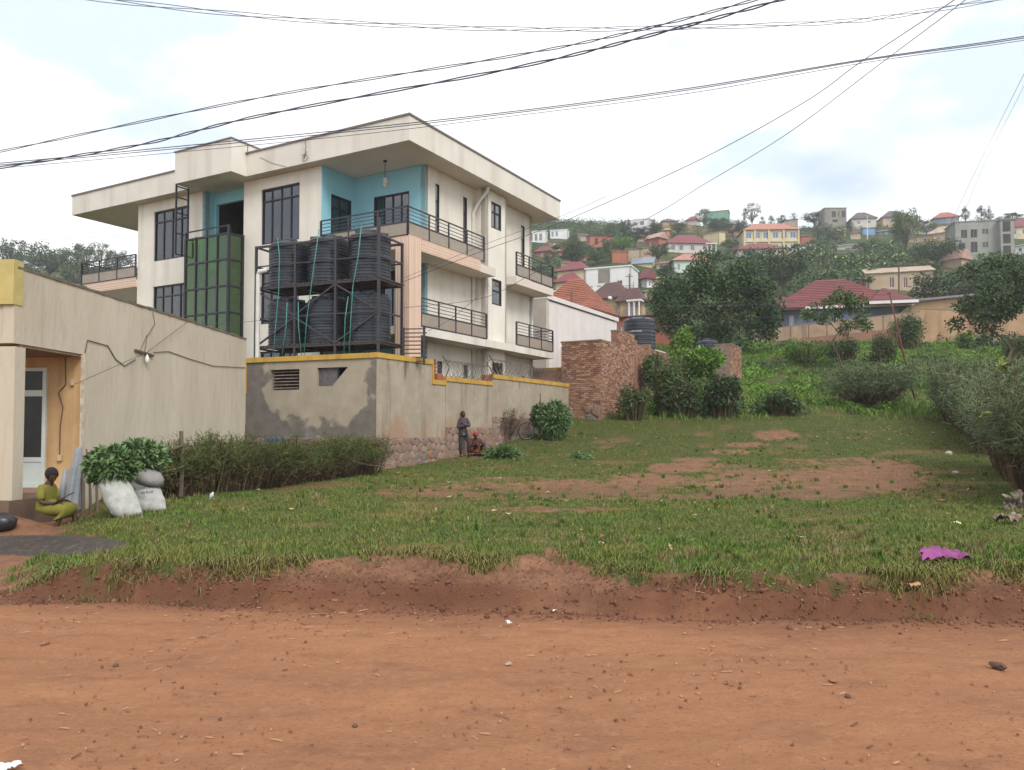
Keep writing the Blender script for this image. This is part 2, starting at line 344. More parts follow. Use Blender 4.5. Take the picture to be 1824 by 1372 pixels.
def build_ground():
    gx = np.concatenate([-np.geomspace(520, 14, 46), np.linspace(-13.6, -6.2, 75), np.linspace(-6.1, 6.1, 330), np.linspace(6.2, 13.6, 75), np.geomspace(14, 520, 46)])
    gy = np.concatenate([np.linspace(-60, 2.4, 16), np.linspace(2.6, 6.6, 80), np.linspace(6.63, 9.2, 100), np.linspace(9.25, 16, 90), np.linspace(16.2, 60, 150), np.geomspace(61, 700, 90)])
    X, Y = np.meshgrid(gx, gy); Z = height(X, Y); nx, ny = len(gx), len(gy)
    V = np.stack([X, Y, Z], -1).reshape(-1, 3)
    i = np.arange(ny - 1)[:, None] * nx + np.arange(nx - 1)[None, :]; F = np.stack([i, i + 1, i + nx + 1, i + nx], -1).reshape(-1, 4)
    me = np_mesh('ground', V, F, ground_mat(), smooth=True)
    g, ch, dk, _, _ = masks(V[:, 0], V[:, 1], V[:, 2]); foot = np.interp(V[:, 0], _fx, _fy)
    vals = {'grass': g, 'char': ch, 'dark': dk * .6, 'road': 1 - sm(-.22, .06, V[:, 1] - foot + .08 * nz(V[:, 0], V[:, 1], .5, 33)), 'far': sm(60, 95, V[:, 1]), 'base_dark': .36 * sm(-.75, -.1, V[:, 1] - foot + .22 * nz(V[:, 0] * .6, V[:, 1], .5, 34)) * sm(.3, .0, V[:, 1] - foot), 'bank_dark': .9 * sm(-.55, .25, nz(V[:, 0], V[:, 1], .9, 35)) * sm(-.12, .02, V[:, 1] - foot + .05 * nz(V[:, 0], V[:, 1], .3, 29)) * sm(.62, .3, V[:, 1] - foot + .1 * nz(V[:, 0], V[:, 1], .4, 28))}
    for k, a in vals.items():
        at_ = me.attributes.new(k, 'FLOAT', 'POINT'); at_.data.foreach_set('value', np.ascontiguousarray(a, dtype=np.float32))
    GRID.update(gx=gx, gy=gy, z=Z, g=g.reshape(Z.shape), c=ch.reshape(Z.shape))
    return tag(obj('ground', me), 'red dirt road, grassy plot and the rising hillside', None, kind='structure')
build_ground()

# grass blades: one mass, nobody could count it
def grass(name, N, yr, hfun, wfun, m, seed, pw=1.35, dens=None):
    r = np.random.default_rng(seed); y0, y1 = yr
    u = r.random(N); k = 2 - pw
    y = (y0 ** k + u * (y1 ** k - y0 ** k)) ** (1 / k); x = (r.random(N) * 2 - 1) * (y * .70 + 1.5)
    z = gsamp('z', x, y); g, ch = gsamp('g', x, y), gsamp('c', x, y)
    p = g if dens is None else dens(x, y, g)
    keep = (r.random(N) < p) & (ch < .4); x, y, z = x[keep], y[keep], z[keep]; n = len(x)
    h = hfun(x, y) * r.uniform(.45, 1.3, n); w = wfun(y) * r.uniform(.6, 1.3, n); a = r.uniform(0, 2 * pi, n); lean = r.uniform(.2, 1.3, n) * h; b = a + r.uniform(-1.2, 1.2, n) + pi / 2
    B = np.stack([x, y, z - .006], 1); s = np.stack([np.cos(a), np.sin(a), np.zeros(n)], 1) * (w / 2)[:, None]
    l = np.stack([np.cos(b), np.sin(b), np.zeros(n)], 1)
    M = B + l * (lean * .35)[:, None]; M[:, 2] += h * .62; T = B + l * lean[:, None]; T[:, 2] += h * .95
    V = np.stack([B - s, B + s, M + s * .7, T, M - s * .7], 1).reshape(-1, 3); i = np.arange(n)[:, None] * 5
    F3 = np.concatenate([i + np.array([[0, 1, 2]]), i + np.array([[0, 2, 4]]), i + np.array([[4, 2, 3]])], 0)
    return obj(name, np_mesh(name, V, F3, m))
GRASS_M = mat('grass_blade', (94, 118, 50), (124, 120, 64), scale=.8, rough=.7, island=.38, spec=.2)
hf = lambda x, y: .034 + .06 * sm(-.1, .9, nz(x, y, 1.0, 31)) * sm(.2, .9, nz(x, y, .3, 32) + .5) + .018 * np.exp(-((y - 8.2) / 1.2) ** 2)
tag(grass('grass', 580000, (6.4, 41), hf, lambda y: .0034 + .00050 * y, GRASS_M, 5, dens=lambda x, y, g: np.clip(g * 1.1, .0, 1)), 'short green grass covering the plot', None, kind='stuff')

# grass hanging over the bank edge, and clods on its face
def bank_edge():
    r = np.random.default_rng(15); N = 30000; x = r.uniform(-5.2, 7.5, N); top = np.interp(x, _tx, _ty); y = top + r.normal(.05, .13, N); k = r.random(N) < np.clip(.35 + .9 * nz(x, x * .3, .5, 16), .02, 1); x, y = x[k], y[k]; n = len(x); z = gsamp('z', x, y)
    h = r.uniform(.05, .17, n); a = r.uniform(0, 2 * pi, n); s = np.stack([np.cos(a), np.sin(a), np.zeros(n)], 1) * r.uniform(.003, .0065, n)[:, None]; B = np.stack([x, y, z], 1); l = np.stack([r.normal(0, .5, n), -r.uniform(.1, 1.1, n), np.zeros(n)], 1); M = B + l * (h * .6)[:, None]; M[:, 2] += h * .45; T = B + l * (h * 1.15)[:, None]; T[:, 2] += h * r.uniform(-.5, .5, n)
    V = np.stack([B - s, B + s, M + s * .7, T, M - s * .7], 1).reshape(-1, 3); i = np.arange(n)[:, None] * 5; F = np.concatenate([i + np.array([[0, 1, 2]]), i + np.array([[0, 2, 4]]), i + np.array([[4, 2, 3]])], 0)
    mi = np.tile((r.random(n) < .25).astype(int), 3); return tag(obj('bank_grass', np_mesh('bank_grass', V, F, [GRASS_M, mat('straw', (150, 132, 92), (120, 104, 74), scale=5, rough=.9)], midx=mi)), 'ragged grass and roots hanging over the eroded bank', None, kind='stuff')
bank_edge()
def clods():
    r = np.random.default_rng(18); N = 6500; x = r.uniform(-6, 8, N); f = np.interp(x, _fx, _fy); t = np.interp(x, _tx, _ty); y = np.where(r.random(N) < .5, f + r.normal(0, .12, N), f + (t - f) * r.random(N)); z = gsamp('z', x, y); s = r.gamma(1.5, .0042, N) + .003; bm = bmesh.new(); bmesh.ops.create_icosphere(bm, subdivisions=1, radius=1); bv = np.array([v.co[:] for v in bm.verts]); bf = np.array([[v.index for v in q.verts] for q in bm.faces]); bm.free()
    V = bv[None] * (s[:, None, None] * r.uniform(.6, 1.3, (N, 1, 3))) * r.uniform(.75, 1.25, (N, len(bv), 1)) + np.stack([x, y, z + s * .2], 1)[:, None]; F = bf[None] + (np.arange(N) * len(bv))[:, None, None]; return tag(obj('soil_clods', np_mesh('soil_clods', V.reshape(-1, 3), F.reshape(-1, 3), mat('clod_soil', (122, 82, 62), (98, 66, 50), scale=3, rough=.95, island=.25))), 'crumbled red soil clods along the bank', None, kind='stuff')
clods()

def tufts():
    r = np.random.default_rng(19); T_ = 2600; y = 8.0 + 26 * r.random(T_) ** 1.4; x = (r.random(T_) * 2 - 1) * (y * .66 + .8); g = gsamp('g', x, y); k = (gsamp('c', x, y) < .2) & (g > .03) & (r.random(T_) < np.clip(.25 + .7 * nz(x, y, 2.0, 36), .04, 1)); x, y = x[k], y[k]; t = len(x); n = 26
    R = np.repeat(r.uniform(.03, .10, t), n); bx = np.repeat(x, n) + r.normal(0, 1, t * n) * R * .5; by = np.repeat(y, n) + r.normal(0, 1, t * n) * R * .5; bz = gsamp('z', bx, by) - .004; N = t * n; h = np.repeat(r.uniform(.05, .13, t), n) * r.uniform(.5, 1.2, N); a = r.uniform(0, 2 * pi, N); l = np.stack([np.cos(a), np.sin(a), np.zeros(N)], 1); s = np.stack([-np.sin(a), np.cos(a), np.zeros(N)], 1) * ((.003 + .00035 * by) * r.uniform(.6, 1.2, N))[:, None]; B = np.stack([bx, by, bz], 1); q = h * r.uniform(.2, .8, N); M = B + l * (q * .35)[:, None]; M[:, 2] += h * .6; E_ = B + l * q[:, None]; E_[:, 2] += h * .95
    V = np.stack([B - s, B + s, M + s * .7, E_, M - s * .7], 1).reshape(-1, 3); i = np.arange(N)[:, None] * 5; F = np.concatenate([i + np.array([[0, 1, 2]]), i + np.array([[0, 2, 4]]), i + np.array([[4, 2, 3]])], 0); mi = np.tile(np.repeat((r.random(t) < .18).astype(int), n), 3)
    return tag(obj('grass_tufts', np_mesh('grass_tufts', V, F, [mat('tuft_green', (82, 106, 46), (98, 116, 54), scale=2, rough=.7, island=.3, spec=.2), mat('straw', (150, 132, 92))], midx=mi)), 'taller grass tufts and dry stalks dotted over the plot', None, kind='stuff')
tufts()
# ------------------------------------------------------------------ apartment building (local frame: x along front facade, y along side facade)
TH = radians(-29.4); C0 = np.array([-3.6, 27.6, 0.]); EX = np.array([cos(TH), sin(TH), 0.]); EY = np.array([-sin(TH), cos(TH), 0.])
def wloc(x, y, z=0.0): return C0 + EX * x + EY * y + np.array([0, 0, z])
def lwor(p): q = np.asarray(p) - C0; return np.array([q @ EX, q @ EY, p[2]])
CREAM = mat('cream_render', (220, 214, 201), (229, 223, 211), scale=1.2, rough=.9, bump=.12, bscale=25, streak=((186, 176, 160), 1.6, .5))
CREAM2 = mat('cream_fascia', (212, 206, 194), (220, 215, 204), scale=.8, rough=.9, bump=.06, bscale=20, streak=((165, 156, 142), 1.1, .5))
SOFFIT = mat('soffit', (208, 196, 184), (216, 205, 194), scale=.6, rough=.9)
TEAL = mat('teal_paint', (138, 196, 210), (146, 202, 214), scale=1.5, rough=.8, bump=.05)
PEACH = mat('peach_paint', (205, 174, 152), (212, 182, 160), scale=2, rough=.85)
PWHITE = mat('white_line_paint', (226, 208, 192), rough=.8)
DMET = mat('dark_steel', (50, 46, 54), (62, 56, 62), scale=6, rough=.5, spec=.5)
DFRAME = mat('dark_window_frame', (36, 34, 42), rough=.45)
PANEL = mat('frosted_balcony_panel', (146, 134, 120), (156, 144, 130), scale=2, rough=.45)
DGLASS = glass_mat('dark_reflective_glass', (16, 16, 18), .11, .02)
_nt = DGLASS.node_tree; _t = _nt.nodes.new('ShaderNodeBsdfTransparent'); _t.inputs['Color'].default_value = (.50, .50, .52, 1); _mx = _nt.nodes.new('ShaderNodeMixShader'); _mx.inputs[0].default_value = .62
_pb = _nt.nodes['Principled BSDF']; _ms = [n for n in _nt.nodes if n.type == 'MIX_SHADER' and n is not _mx][0]
_nt.links.new(_pb.outputs[0], _mx.inputs[1]); _nt.links.new(_t.outputs[0], _mx.inputs[2]); _nt.links.new(_mx.outputs[0], _ms.inputs[1])
SGLASS = glass_mat('slit_glass', (70, 66, 66), .12, .12)
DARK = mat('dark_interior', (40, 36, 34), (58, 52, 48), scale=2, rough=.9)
INT = mat('dim_room', (120, 112, 100), rough=.9)
PVC = mat('white_pvc', (214, 214, 208), (200, 198, 190), scale=4, rough=.5)
def green_glass():
    m = bpy.data.materials.new('green_glass'); m.use_nodes = True; nt = m.node_tree; L = nt.links.new; b = nt.nodes['Principled BSDF']
    b.inputs['Base Color'].default_value = lin(44, 76, 32); b.inputs['Roughness'].default_value = .15
    t = nt.nodes.new('ShaderNodeBsdfTransparent'); t.inputs['Color'].default_value = (.30, .52, .16, 1)
    g = nt.nodes.new('ShaderNodeBsdfGlossy'); g.inputs['Roughness'].default_value = .03; g.inputs['Color'].default_value = (.75, .95, .7, 1)
    m1 = nt.nodes.new('ShaderNodeMixShader'); m1.inputs[0].default_value = .72; L(b.outputs[0], m1.inputs[1]); L(t.outputs[0], m1.inputs[2])
    m2 = nt.nodes.new('ShaderNodeMixShader'); m2.inputs[0].default_value = .10; L(m1.outputs[0], m2.inputs[1]); L(g.outputs[0], m2.inputs[2])
    L(m2.outputs[0], nt.nodes['Material Output'].inputs['Surface']); return m
GGLASS = green_glass()
OGLASS = GGLASS.copy(); OGLASS.name = 'olive_glass'; OGLASS.node_tree.nodes['Principled BSDF'].inputs['Base Color'].default_value = lin(74, 84, 28)
KGLASS = GGLASS.copy(); KGLASS.name = 'deep_green_glass'; KGLASS.node_tree.nodes['Principled BSDF'].inputs['Base Color'].default_value = lin(22, 44, 22)

BLD = root('apartment_building', 'cream three-storey apartment building with teal loggias and green glass stair tower', 'building', tuple(C0), TH)
ZG, Z1, Z2, ZS, ZT = 2.0, 5.42, 8.45, 11.92, 12.83
def part(mb, name, m, parent=None, **k): return mb.build(name, m, parent or BLD, **k)

# window: frame bars + panes.  axis 'A' = plane y const facing -y, 'B' = plane x const facing +x
def window(ax, c, a0, a1, z0, z1, vs, hs, parent=None, fm=None, gm=None, w=.06, rec=.10, name='window'):
    fm = fm or DFRAME; gm = gm or DGLASS; parent = parent or BLD
    def bx(mb, p0, p1, q0, q1, d0, d1):
        if ax == 'A': mb.box(p0, p1, c + d0, c + d1, q0, q1)
        else: mb.box(c - d1, c - d0, p0, p1, q0, q1)
    e = .002
    f = MB(); bx(f, a0 + e, a0 + w, z0 + e, z1 - e, rec - .05, rec + .05); bx(f, a1 - w, a1 - e, z0 + e, z1 - e, rec - .05, rec + .05)
    bx(f, a0 + w, a1 - w, z0 + e, z0 + w, rec - .05, rec + .05); bx(f, a0 + w, a1 - w, z1 - w, z1 - e, rec - .05, rec + .05)
    W = part(f, name, fm, parent)
    xs = [a0 + w] + [a0 + (a1 - a0) * v for v in vs] + [a1 - w]; zs = [z0 + w] + [z0 + (z1 - z0) * h for h in hs] + [z1 - w]
    for v in vs:
        p = a0 + (a1 - a0) * v; m_ = MB(); bx(m_, p - w * .4, p + w * .4, z0 + w + e, z1 - w - e, rec - .035, rec + .035); part(m_, 'mullion', fm, W)
    for h in hs:
        q = z0 + (z1 - z0) * h; m_ = MB(); bx(m_, a0 + w + e, a1 - w - e, q - w * .45, q + w * .45, rec - .04, rec + .04); part(m_, 'transom', fm, W)
    for i in range(len(xs) - 1):
        for j in range(len(zs) - 1):
            g = MB(); bx(g, xs[i] + .004, xs[i + 1] - .004, zs[j] + .004, zs[j + 1] - .004, rec - .004 + .006 * ((i + j) % 2), rec + .008 + .006 * ((i + j) % 2)); part(g, 'pane', gm, W)
    return W

# --- front facade blocks with real openings
m = MB(); m.wall((-8.75, .5, 0), (1, 0, 0), (0, -1, 0), 4.2, ZG, ZS, [(1.0, 3.08, 9.2, 11.45), (1.0, 3.08, 6.0, 8.1), (1.0, 3.08, 3.0, 4.9)], .25)
m.wall((-8.75, 3.4, 0), (0, -1, 0), (-1, 0, 0), 2.65, ZG, ZS, [], .2)
part(m, 'front_wall', CREAM)
m = MB(); m.wall((-15.5, .5, 0), (1, 0, 0), (0, -1, 0), 4.42, ZG, ZS, [(1.1, 3.42, 9.24, 11.46), (1.1, 3.42, 5.95, 8.12)], .25)
m.wall((-15.5, 2.6, 0), (0, -1, 0), (-1, 0, 0), 1.85, ZG, ZS, [], .2)
part(m, 'stair_wall', CREAM)
for a0, a1, z0, z1 in ((-7.75, -5.67, 9.2, 11.45), (-7.75, -5.67, 6.0, 8.1), (-7.75, -5.67, 3.0, 4.9), (-14.4, -12.08, 9.24, 11.46), (-14.4, -12.08, 5.95, 8.12)):
    window('A', .5, a0, a1, z0, z1, (.25, .5, .75), (.78,))
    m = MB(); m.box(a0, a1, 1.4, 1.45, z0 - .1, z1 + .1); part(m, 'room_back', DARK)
    for f0, f1 in ((.30, .46), (.80, .97)):
        m = MB(); n_ = 10
        for q in range(n_):
            xa, xb = a0 + (a1 - a0) * (f0 + (f1 - f0) * q / n_), a0 + (a1 - a0) * (f0 + (f1 - f0) * (q + 1) / n_); ya, yb2 = .86 + .03 * (q % 2), .86 + .03 * ((q + 1) % 2); m.poly([(xa, ya, z0), (xb, yb2, z0), (xb, yb2, z1), (xa, ya, z1)])
        part(m, 'curtain', mat('brown_curtain', (150, 96, 66), (128, 80, 56), scale=3, rough=.9), weld=True)
# stair recess
m = MB(); m.wall((-11.08, .5, 0), (0, 1, 0), (1, 0, 0), .5, ZG, ZS, [], .15); m.wall((-11.08, 1.0, 0), (1, 0, 0), (0, -1, 0), 2.33, ZG, ZS, [(.1, 2.25, 8.5, 11.42)], .15); part(m, 'recess_wall', TEAL)
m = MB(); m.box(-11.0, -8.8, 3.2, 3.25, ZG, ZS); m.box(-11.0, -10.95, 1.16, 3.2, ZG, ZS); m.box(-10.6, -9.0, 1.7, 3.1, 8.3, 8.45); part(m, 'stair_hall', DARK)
m = MB(); m.box(-10.0, -9.6, 2.5, 2.56, 8.5, 10.4); part(m, 'inner_door', mat('timber_door', (92, 66, 50), rough=.6))
# corner loggia walls (teal) on each floor, side facade
m = MB()
for z0, z1 in ((ZG, 5.14), (5.43, 8.13), (8.46, ZS)):
    m.wall((-4.5, .752, 0), (0, 1, 0), (1, 0, 0), 1.6, z0, z1, [(.25, 1.45, z0 + .02, z0 + 2.5)], .18)
    m.wall((-4.5, 2.35, 0), (1, 0, 0), (0, -1, 0), 3.5, z0, z1, [(1.0, 2.75, z0 + .02, z0 + 2.55)], .18)
part(m, 'loggia_wall', TEAL)
m = MB(); m.box(-4.55, -4.505, .5, .752, ZG, ZS); part(m, 'loggia_return', TEAL)
for z0 in (ZG, 5.43, 8.46):
    window('B', -4.5, 1.0, 2.2, z0 + .03, z0 + 2.5, (.5,), (.8,), rec=.08, name='balcony_door')
    window('A', 2.35, -3.5, -1.75, z0 + .03, z0 + 2.55, (.27, .52, .76), (.78,), rec=.08, name='balcony_door')
m = MB()
m.wall((-1, 2.35, 0), (0, 1, 0), (1, 0, 0), 3.75, ZG, ZS, [(.68, .96, 9.2, 11.38), (2.67, 2.97, 9.2, 11.38), (.85, 1.18, ZG + .3, 4.45), (2.72, 3.05, ZG + .3, 4.45)], .22)
m.wall((-1, 7.6, 0), (0, 1, 0), (1, 0, 0), 3.4, ZG, ZS, [(2.36, 2.72, 9.2, 11.32), (2.42, 2.75, ZG + .3, 4.3)], .22)
m.wall((-1, 11.0, 0), (-1, 0, 0), (0, 1, 0), 12, ZG, ZS, [], .22)
part(m, 'side_wall', CREAM)
for a0, a1, z0, z1 in ((3.03, 3.31, 9.2, 11.38), (5.02, 5.32, 9.2, 11.38), (9.96, 10.32, 9.2, 11.32), (3.2, 3.53, ZG + .3, 4.45), (5.07, 5.4, ZG + .3, 4.45), (10.02, 10.35, ZG + .3, 4.3)):
    window('B', -1, a0, a1, z0, z1, (), (.35, .7), gm=SGLASS, w=.035, rec=.06, name='slit_window')
m = MB(); m.wall((-.5, 5.97, 0), (0, 1, 0), (1, 0, 0), 1.75, ZG, ZS, [(.46, 1.31, 10.35, 11.48), (.52, 1.34, 7.1, 8.2), (.55, 1.45, 3.1, 4.65)], .22)
m.wall((-1.0, 5.97, 0), (1, 0, 0), (0, -1, 0), .5, ZG, ZS, [], .22); m.wall((-.5, 7.72, 0), (-1, 0, 0), (0, 1, 0), .5, ZG, ZS, [], .12)
part(m, 'side_bay_wall', CREAM)
window('B', -.5, 6.43, 7.28, 10.35, 11.48, (.45,), (.62,), gm=SGLASS, rec=.06); window('B', -.5, 6.49, 7.31, 7.1, 8.2, (), (.55,), gm=SGLASS, rec=.06); window('B', -.5, 6.52, 7.42, 3.1, 4.65, (), (.5,), rec=.06)
# left loggia
m = MB(); m.wall((-16.4, 2.4, 0), (1, 0, 0), (0, -1, 0), .9, 8.46, ZS, [], .2); m.wall((-16.4, 2.4, 0), (1, 0, 0), (0, -1, 0), .9, ZG, 8.1, [], .2); m.box(-16.4, -16.2, 2.6, 11, ZG, ZS); part(m, 'left_loggia_wall', TEAL)
# rear body closes the volume
m = MB(); m.box(-16.2, -13, 10.9, 11.0, ZG, ZS); m.box(-12.9, -1.3, 8, 8.1, ZG, ZS); part(m, 'rear_wall', CREAM)
# --- floors / slabs
for z, h in ((Z2, .33), (Z1, .28)):
    m = MB(); m.box(-4.49, -.004, 0.0, 2.34, z - h, z); m.box(-1.0, -.004, 2.34, 5.96, z - h, z); m.box(-.99, -.004, 7.73, 11.32, z - h, z); m.box(-5, -.99, 11.005, 11.32, z - h, z)
    part(m, 'balcony_slab', CREAM2 if z == Z1 else SOFFIT)
    z += .1; m = MB(); m.box(-19.5, -15.51, .45, 2.39, z - h, z); m.box(-19.5, -16.41, 2.39, 6.5, z - h, z); part(m, 'balcony_slab', SOFFIT)
m = MB(); m.box(0.0, .03, 5.2, 7.74, Z1 - .28, Z1 + .02); m.box(-.495, -.002, 5.97, 7.72, Z1 - .28, Z1); part(m, 'slab_band', CREAM2)
# peach fascia bands with white lines, striped corner column
m = MB(); m.box(0.0, .04, .68, 4.7, 8.12, 8.56); m.box(-4.49, -.56, -.04, -.0, 8.12, 8.56); part(m, 'peach_band', PEACH)
m = MB(); m.box(-19.5, -15.51, .41, .45, 8.22, 8.66); part(m, 'peach_band', PEACH)
for k in (8.2, 8.3, 8.42):
    m = MB(); m.box(.04, .046, .7, 4.66, k, k + .025); part(m, 'band_line', PWHITE)
    m = MB(); m.box(-19.48, -15.53, .404, .41, k + .1, k + .13); part(m, 'band_line', PWHITE)
m = MB(); m.box(-.55, .045, -.045, .67, ZG, 8.57); part(m, 'striped_column', PEACH)
for x0 in (-.5, -.40, -.2, -.1, -.03): m = MB(); m.box(x0, x0 + .022, -.053, -.045, ZG, 8.5); part(m, 'column_line', PWHITE)
for y0 in (.03, .13, .36, .46, .6): m = MB(); m.box(.045, .053, y0, y0 + .022, ZG, 8.5); part(m, 'column_line', PWHITE)
# --- roof: fascia ring, soffit, deck
m = MB(); t = .14
m.box(-19.7, 0, 0, t, ZS, ZT); m.box(-t, 0, t, 12.05, ZS, ZT); m.box(-19.7, -t, 12.05 - t, 12.05, ZS, ZT); m.box(-19.7, -19.7 + t, t, 12.05 - t, ZS, ZT); part(m, 'roof_fascia', CREAM2)
m = MB(); m.box(-19.7 + t, -t, t, 12.05 - t, ZS + .01, ZS + .15); part(m, 'soffit', SOFFIT)
m = MB(); m.box(-19.74, .04, -.04, .0, ZT - .02, ZT + .05); m.box(0, .04, 0, 12.09, ZT - .02, ZT + .05); m.box(-19.74, -19.7, 0, 12.09, ZT - .02, ZT + .05); m.box(-19.7, 0, 0, t, ZT + .001, ZT + .05); m.box(-t, 0, t, 12.05, ZT + .001, ZT + .05)
part(m, 'roof_edge_strip', mat('roof_edge_metal', (112, 104, 100), rough=.5))
m = MB(); m.box(-11.42, -8.1, -.75, 1.6, ZS + .003, 13.22); part(m, 'tower_parapet', CREAM2)
m = MB(); m.box(-11.46, -8.06, -.79, 1.64, 13.221, 13.27); part(m, 'parapet_strip', mat('roof_edge_metal', (112, 104, 100)))
m = MB(); m.tube([(-7.9, -.1, 12.7), (-7.9, -.1, 13.1)], .015); part(m, 'rod', DMET)
# --- balcony railings
def railing(name, pts, zb, nbar=4, panel=True, parent=None, posts=None):
    R = obj(name, None, parent or BLD)
    for p, q in zip(pts[:-1], pts[1:]):
        p, q = Vector(p), Vector(q); L = (q - p).length; d = (q - p) / L; n = max(1, round(L / 1.25)); nrm = Vector((d.y, -d.x, 0))
        for k in range(n + 1):
            o = p + d * (L * k / n); m = MB(); m.beam((o.x, o.y, zb), (o.x, o.y, zb + 1.02), .05 if k % n else .065); m.build('post', DMET, R)
            if panel and k < n:
                a = o + d * .035; b = p + d * (L * (k + 1) / n) - d * .035; m = MB(); m.beam((a.x, a.y, zb + .25), (b.x, b.y, zb + .25), .012, .46); m.build('panel', PANEL, R)
        for z in ([zb + .02, zb + .49] if panel else [zb + .08]) + [zb + .49 + (.53) * (k + 1) / nbar for k in range(nbar)]:
            m = MB(); r = .045 if z > zb + 1 or z < zb + .5 else .022; m.beam((p.x, p.y, z), (q.x, q.y, z), r, r); m.build('rail', DMET, R)
    return R
railing('balcony_railing', [(-4.05, -.03, 0), (-.02, -.03, 0), (-.02, 5.05, 0)], 8.55)
railing('balcony_railing', [(-.02, .75, 0), (-.02, 5.25, 0)], 5.45)
railing('balcony_railing', [(-.03, 7.78, 0), (-.03, 11.29, 0), (-2.5, 11.29, 0)], 8.5); railing('balcony_railing', [(-.03, 7.78, 0), (-.03, 11.29, 0), (-2.5, 11.29, 0)], 5.45)
railing('balcony_railing', [(-15.52, .42, 0), (-19.5, .42, 0), (-19.5, 6.4, 0)], 8.66)
# --- downpipes
m = MB(); m.tube([(-.93, 5.7, 2.2), (-.93, 5.7, 10.85), (-.75, 5.82, 11.3), (-.35, 5.86, 11.72), (-.3, 5.86, 11.93)], .075, 10); part(m, 'downpipe', PVC, smooth=True)
m = MB(); m.tube([(-1.1, 11.2, 2.2), (-1.1, 11.2, 8.1)], .07, 10); part(m, 'downpipe', PVC, smooth=True)
# --- green glass stair tower
GT = obj('glass_tower', None, BLD); xs = [-11.3 + .64 * k for k in range(5)]; zs = [3.2, 4.3, 5.4, 6.48, 7.55, 8.62, 9.66]; yf = -.25
for i in range(4):
    for j in range(len(zs) - 1):
        m = MB(); m.box(xs[i] + .03, xs[i + 1] - .03, yf - .006, yf + .006, zs[j] + .03, zs[j + 1] - .03); m.build('pane', OGLASS if i == 0 or (i == 3 and j == 4) else KGLASS if (i + j) % 3 else GGLASS, GT)
for j in range(len(zs) - 1):
    m = MB(); m.box(xs[4] - .006, xs[4] + .006, yf + .04, .46, zs[j] + .03, zs[j + 1] - .03); m.build('pane', GGLASS, GT)
    m = MB(); m.box(xs[0] - .006, xs[0] + .006, yf + .04, .46, zs[j] + .03, zs[j + 1] - .03); m.build('pane', GGLASS, GT)
for i, x in enumerate(xs): m = MB(); w = .05 if i in (0, 4) else .028; m.box(x - w, x + w, yf - .05, yf + .05, 3.0, 9.72 if i < 4 else 9.98); m.build('mullion', DFRAME, GT)
for z in zs:
    m = MB(); m.box(xs[0] + .052, xs[4] - .052, yf - .045, yf + .04, z - .035, z + .035); m.build('transom', DFRAME, GT)
    m = MB(); m.box(xs[4] - .045, xs[4] + .045, yf + .052, .498, z - .035, z + .035); m.build('transom', DFRAME, GT)
m = MB(); m.box(xs[4] - .05, xs[4] + .05, .4, .498, 3.0, 9.72); m.build('mullion', DFRAME, GT)
m = MB(); m.beam((xs[0], yf, 9.98), (xs[4], yf, 9.98), .05); m.beam((xs[2], yf, 9.7), (xs[2], yf, 9.96), .03); m.beam((xs[0], yf, 9.7), (xs[0], yf, 9.96), .05); m.build('top_rail', DFRAME, GT)
m = MB(); m.box(-11.2, -8.85, -.1, 1.4, 8.05, 8.3); m.box(-11.2, -8.85, -.1, 1.4, 4.95, 5.15); m.build('landing', CREAM, GT)
m = MB()
for k in range(8): m.box(-10.9 + .25 * k, -10.65 + .25 * k, .2, 1.2, 5.2 + .36 * k, 5.3 + .36 * k)
m.build('stair_flight', INT, GT)
LD = obj('ladder_truss', None, BLD)
for y in (-.68, -.10): m = MB(); m.beam((-11.4, y, 9.0), (-11.4, y, 11.91), .06); m.build('stile', DFRAME, LD)
for z in (9.02, 9.9, 10.75, 11.4, 11.85): m = MB(); m.beam((-11.4, -.65, z), (-11.4, -.13, z), .04); m.build('rung', DFRAME, LD)
# --- pendant lamps, loose wires
for x, y in ((-2.1, 1.3), (-15.9, 1.2)):
    Lp = obj('pendant_lamp', None, BLD)
    m = MB(); m.tube([(x, y, ZS), (x, y, 11.25)], .012); m.lathe([(.07, 11.88), (.07, 11.93)], 12, (x, y, 0)); m.build('cord', DFRAME, Lp)
    m = MB(); m.lathe([(.05, 0), (.075, .05), (.075, .3), (.04, .36)], 12, (x, y, 10.92)); m.build('lamp_shade', mat('lamp_glass', (214, 208, 196), (150, 140, 130), scale=9, rough=.3), Lp)
m = MB()
pts = [(-4.9 + .13 * math.sin(a * 1.3) * (a / 9), -.02, 12.3 + .15 * math.cos(a) - .015 * a) for a in np.linspace(0, 13, 50)]
m.tube([(-4.9, -.02, 12.8), (-4.85, -.02, 12.55)] + pts, .009, 4); m.tube([(-7.3, -.01, 12.55), (-6.6, -.015, 12.2), (-5.9, -.01, 11.95)], .008, 4); part(m, 'loose_wire', mat('grey_wire', (120, 114, 108)))
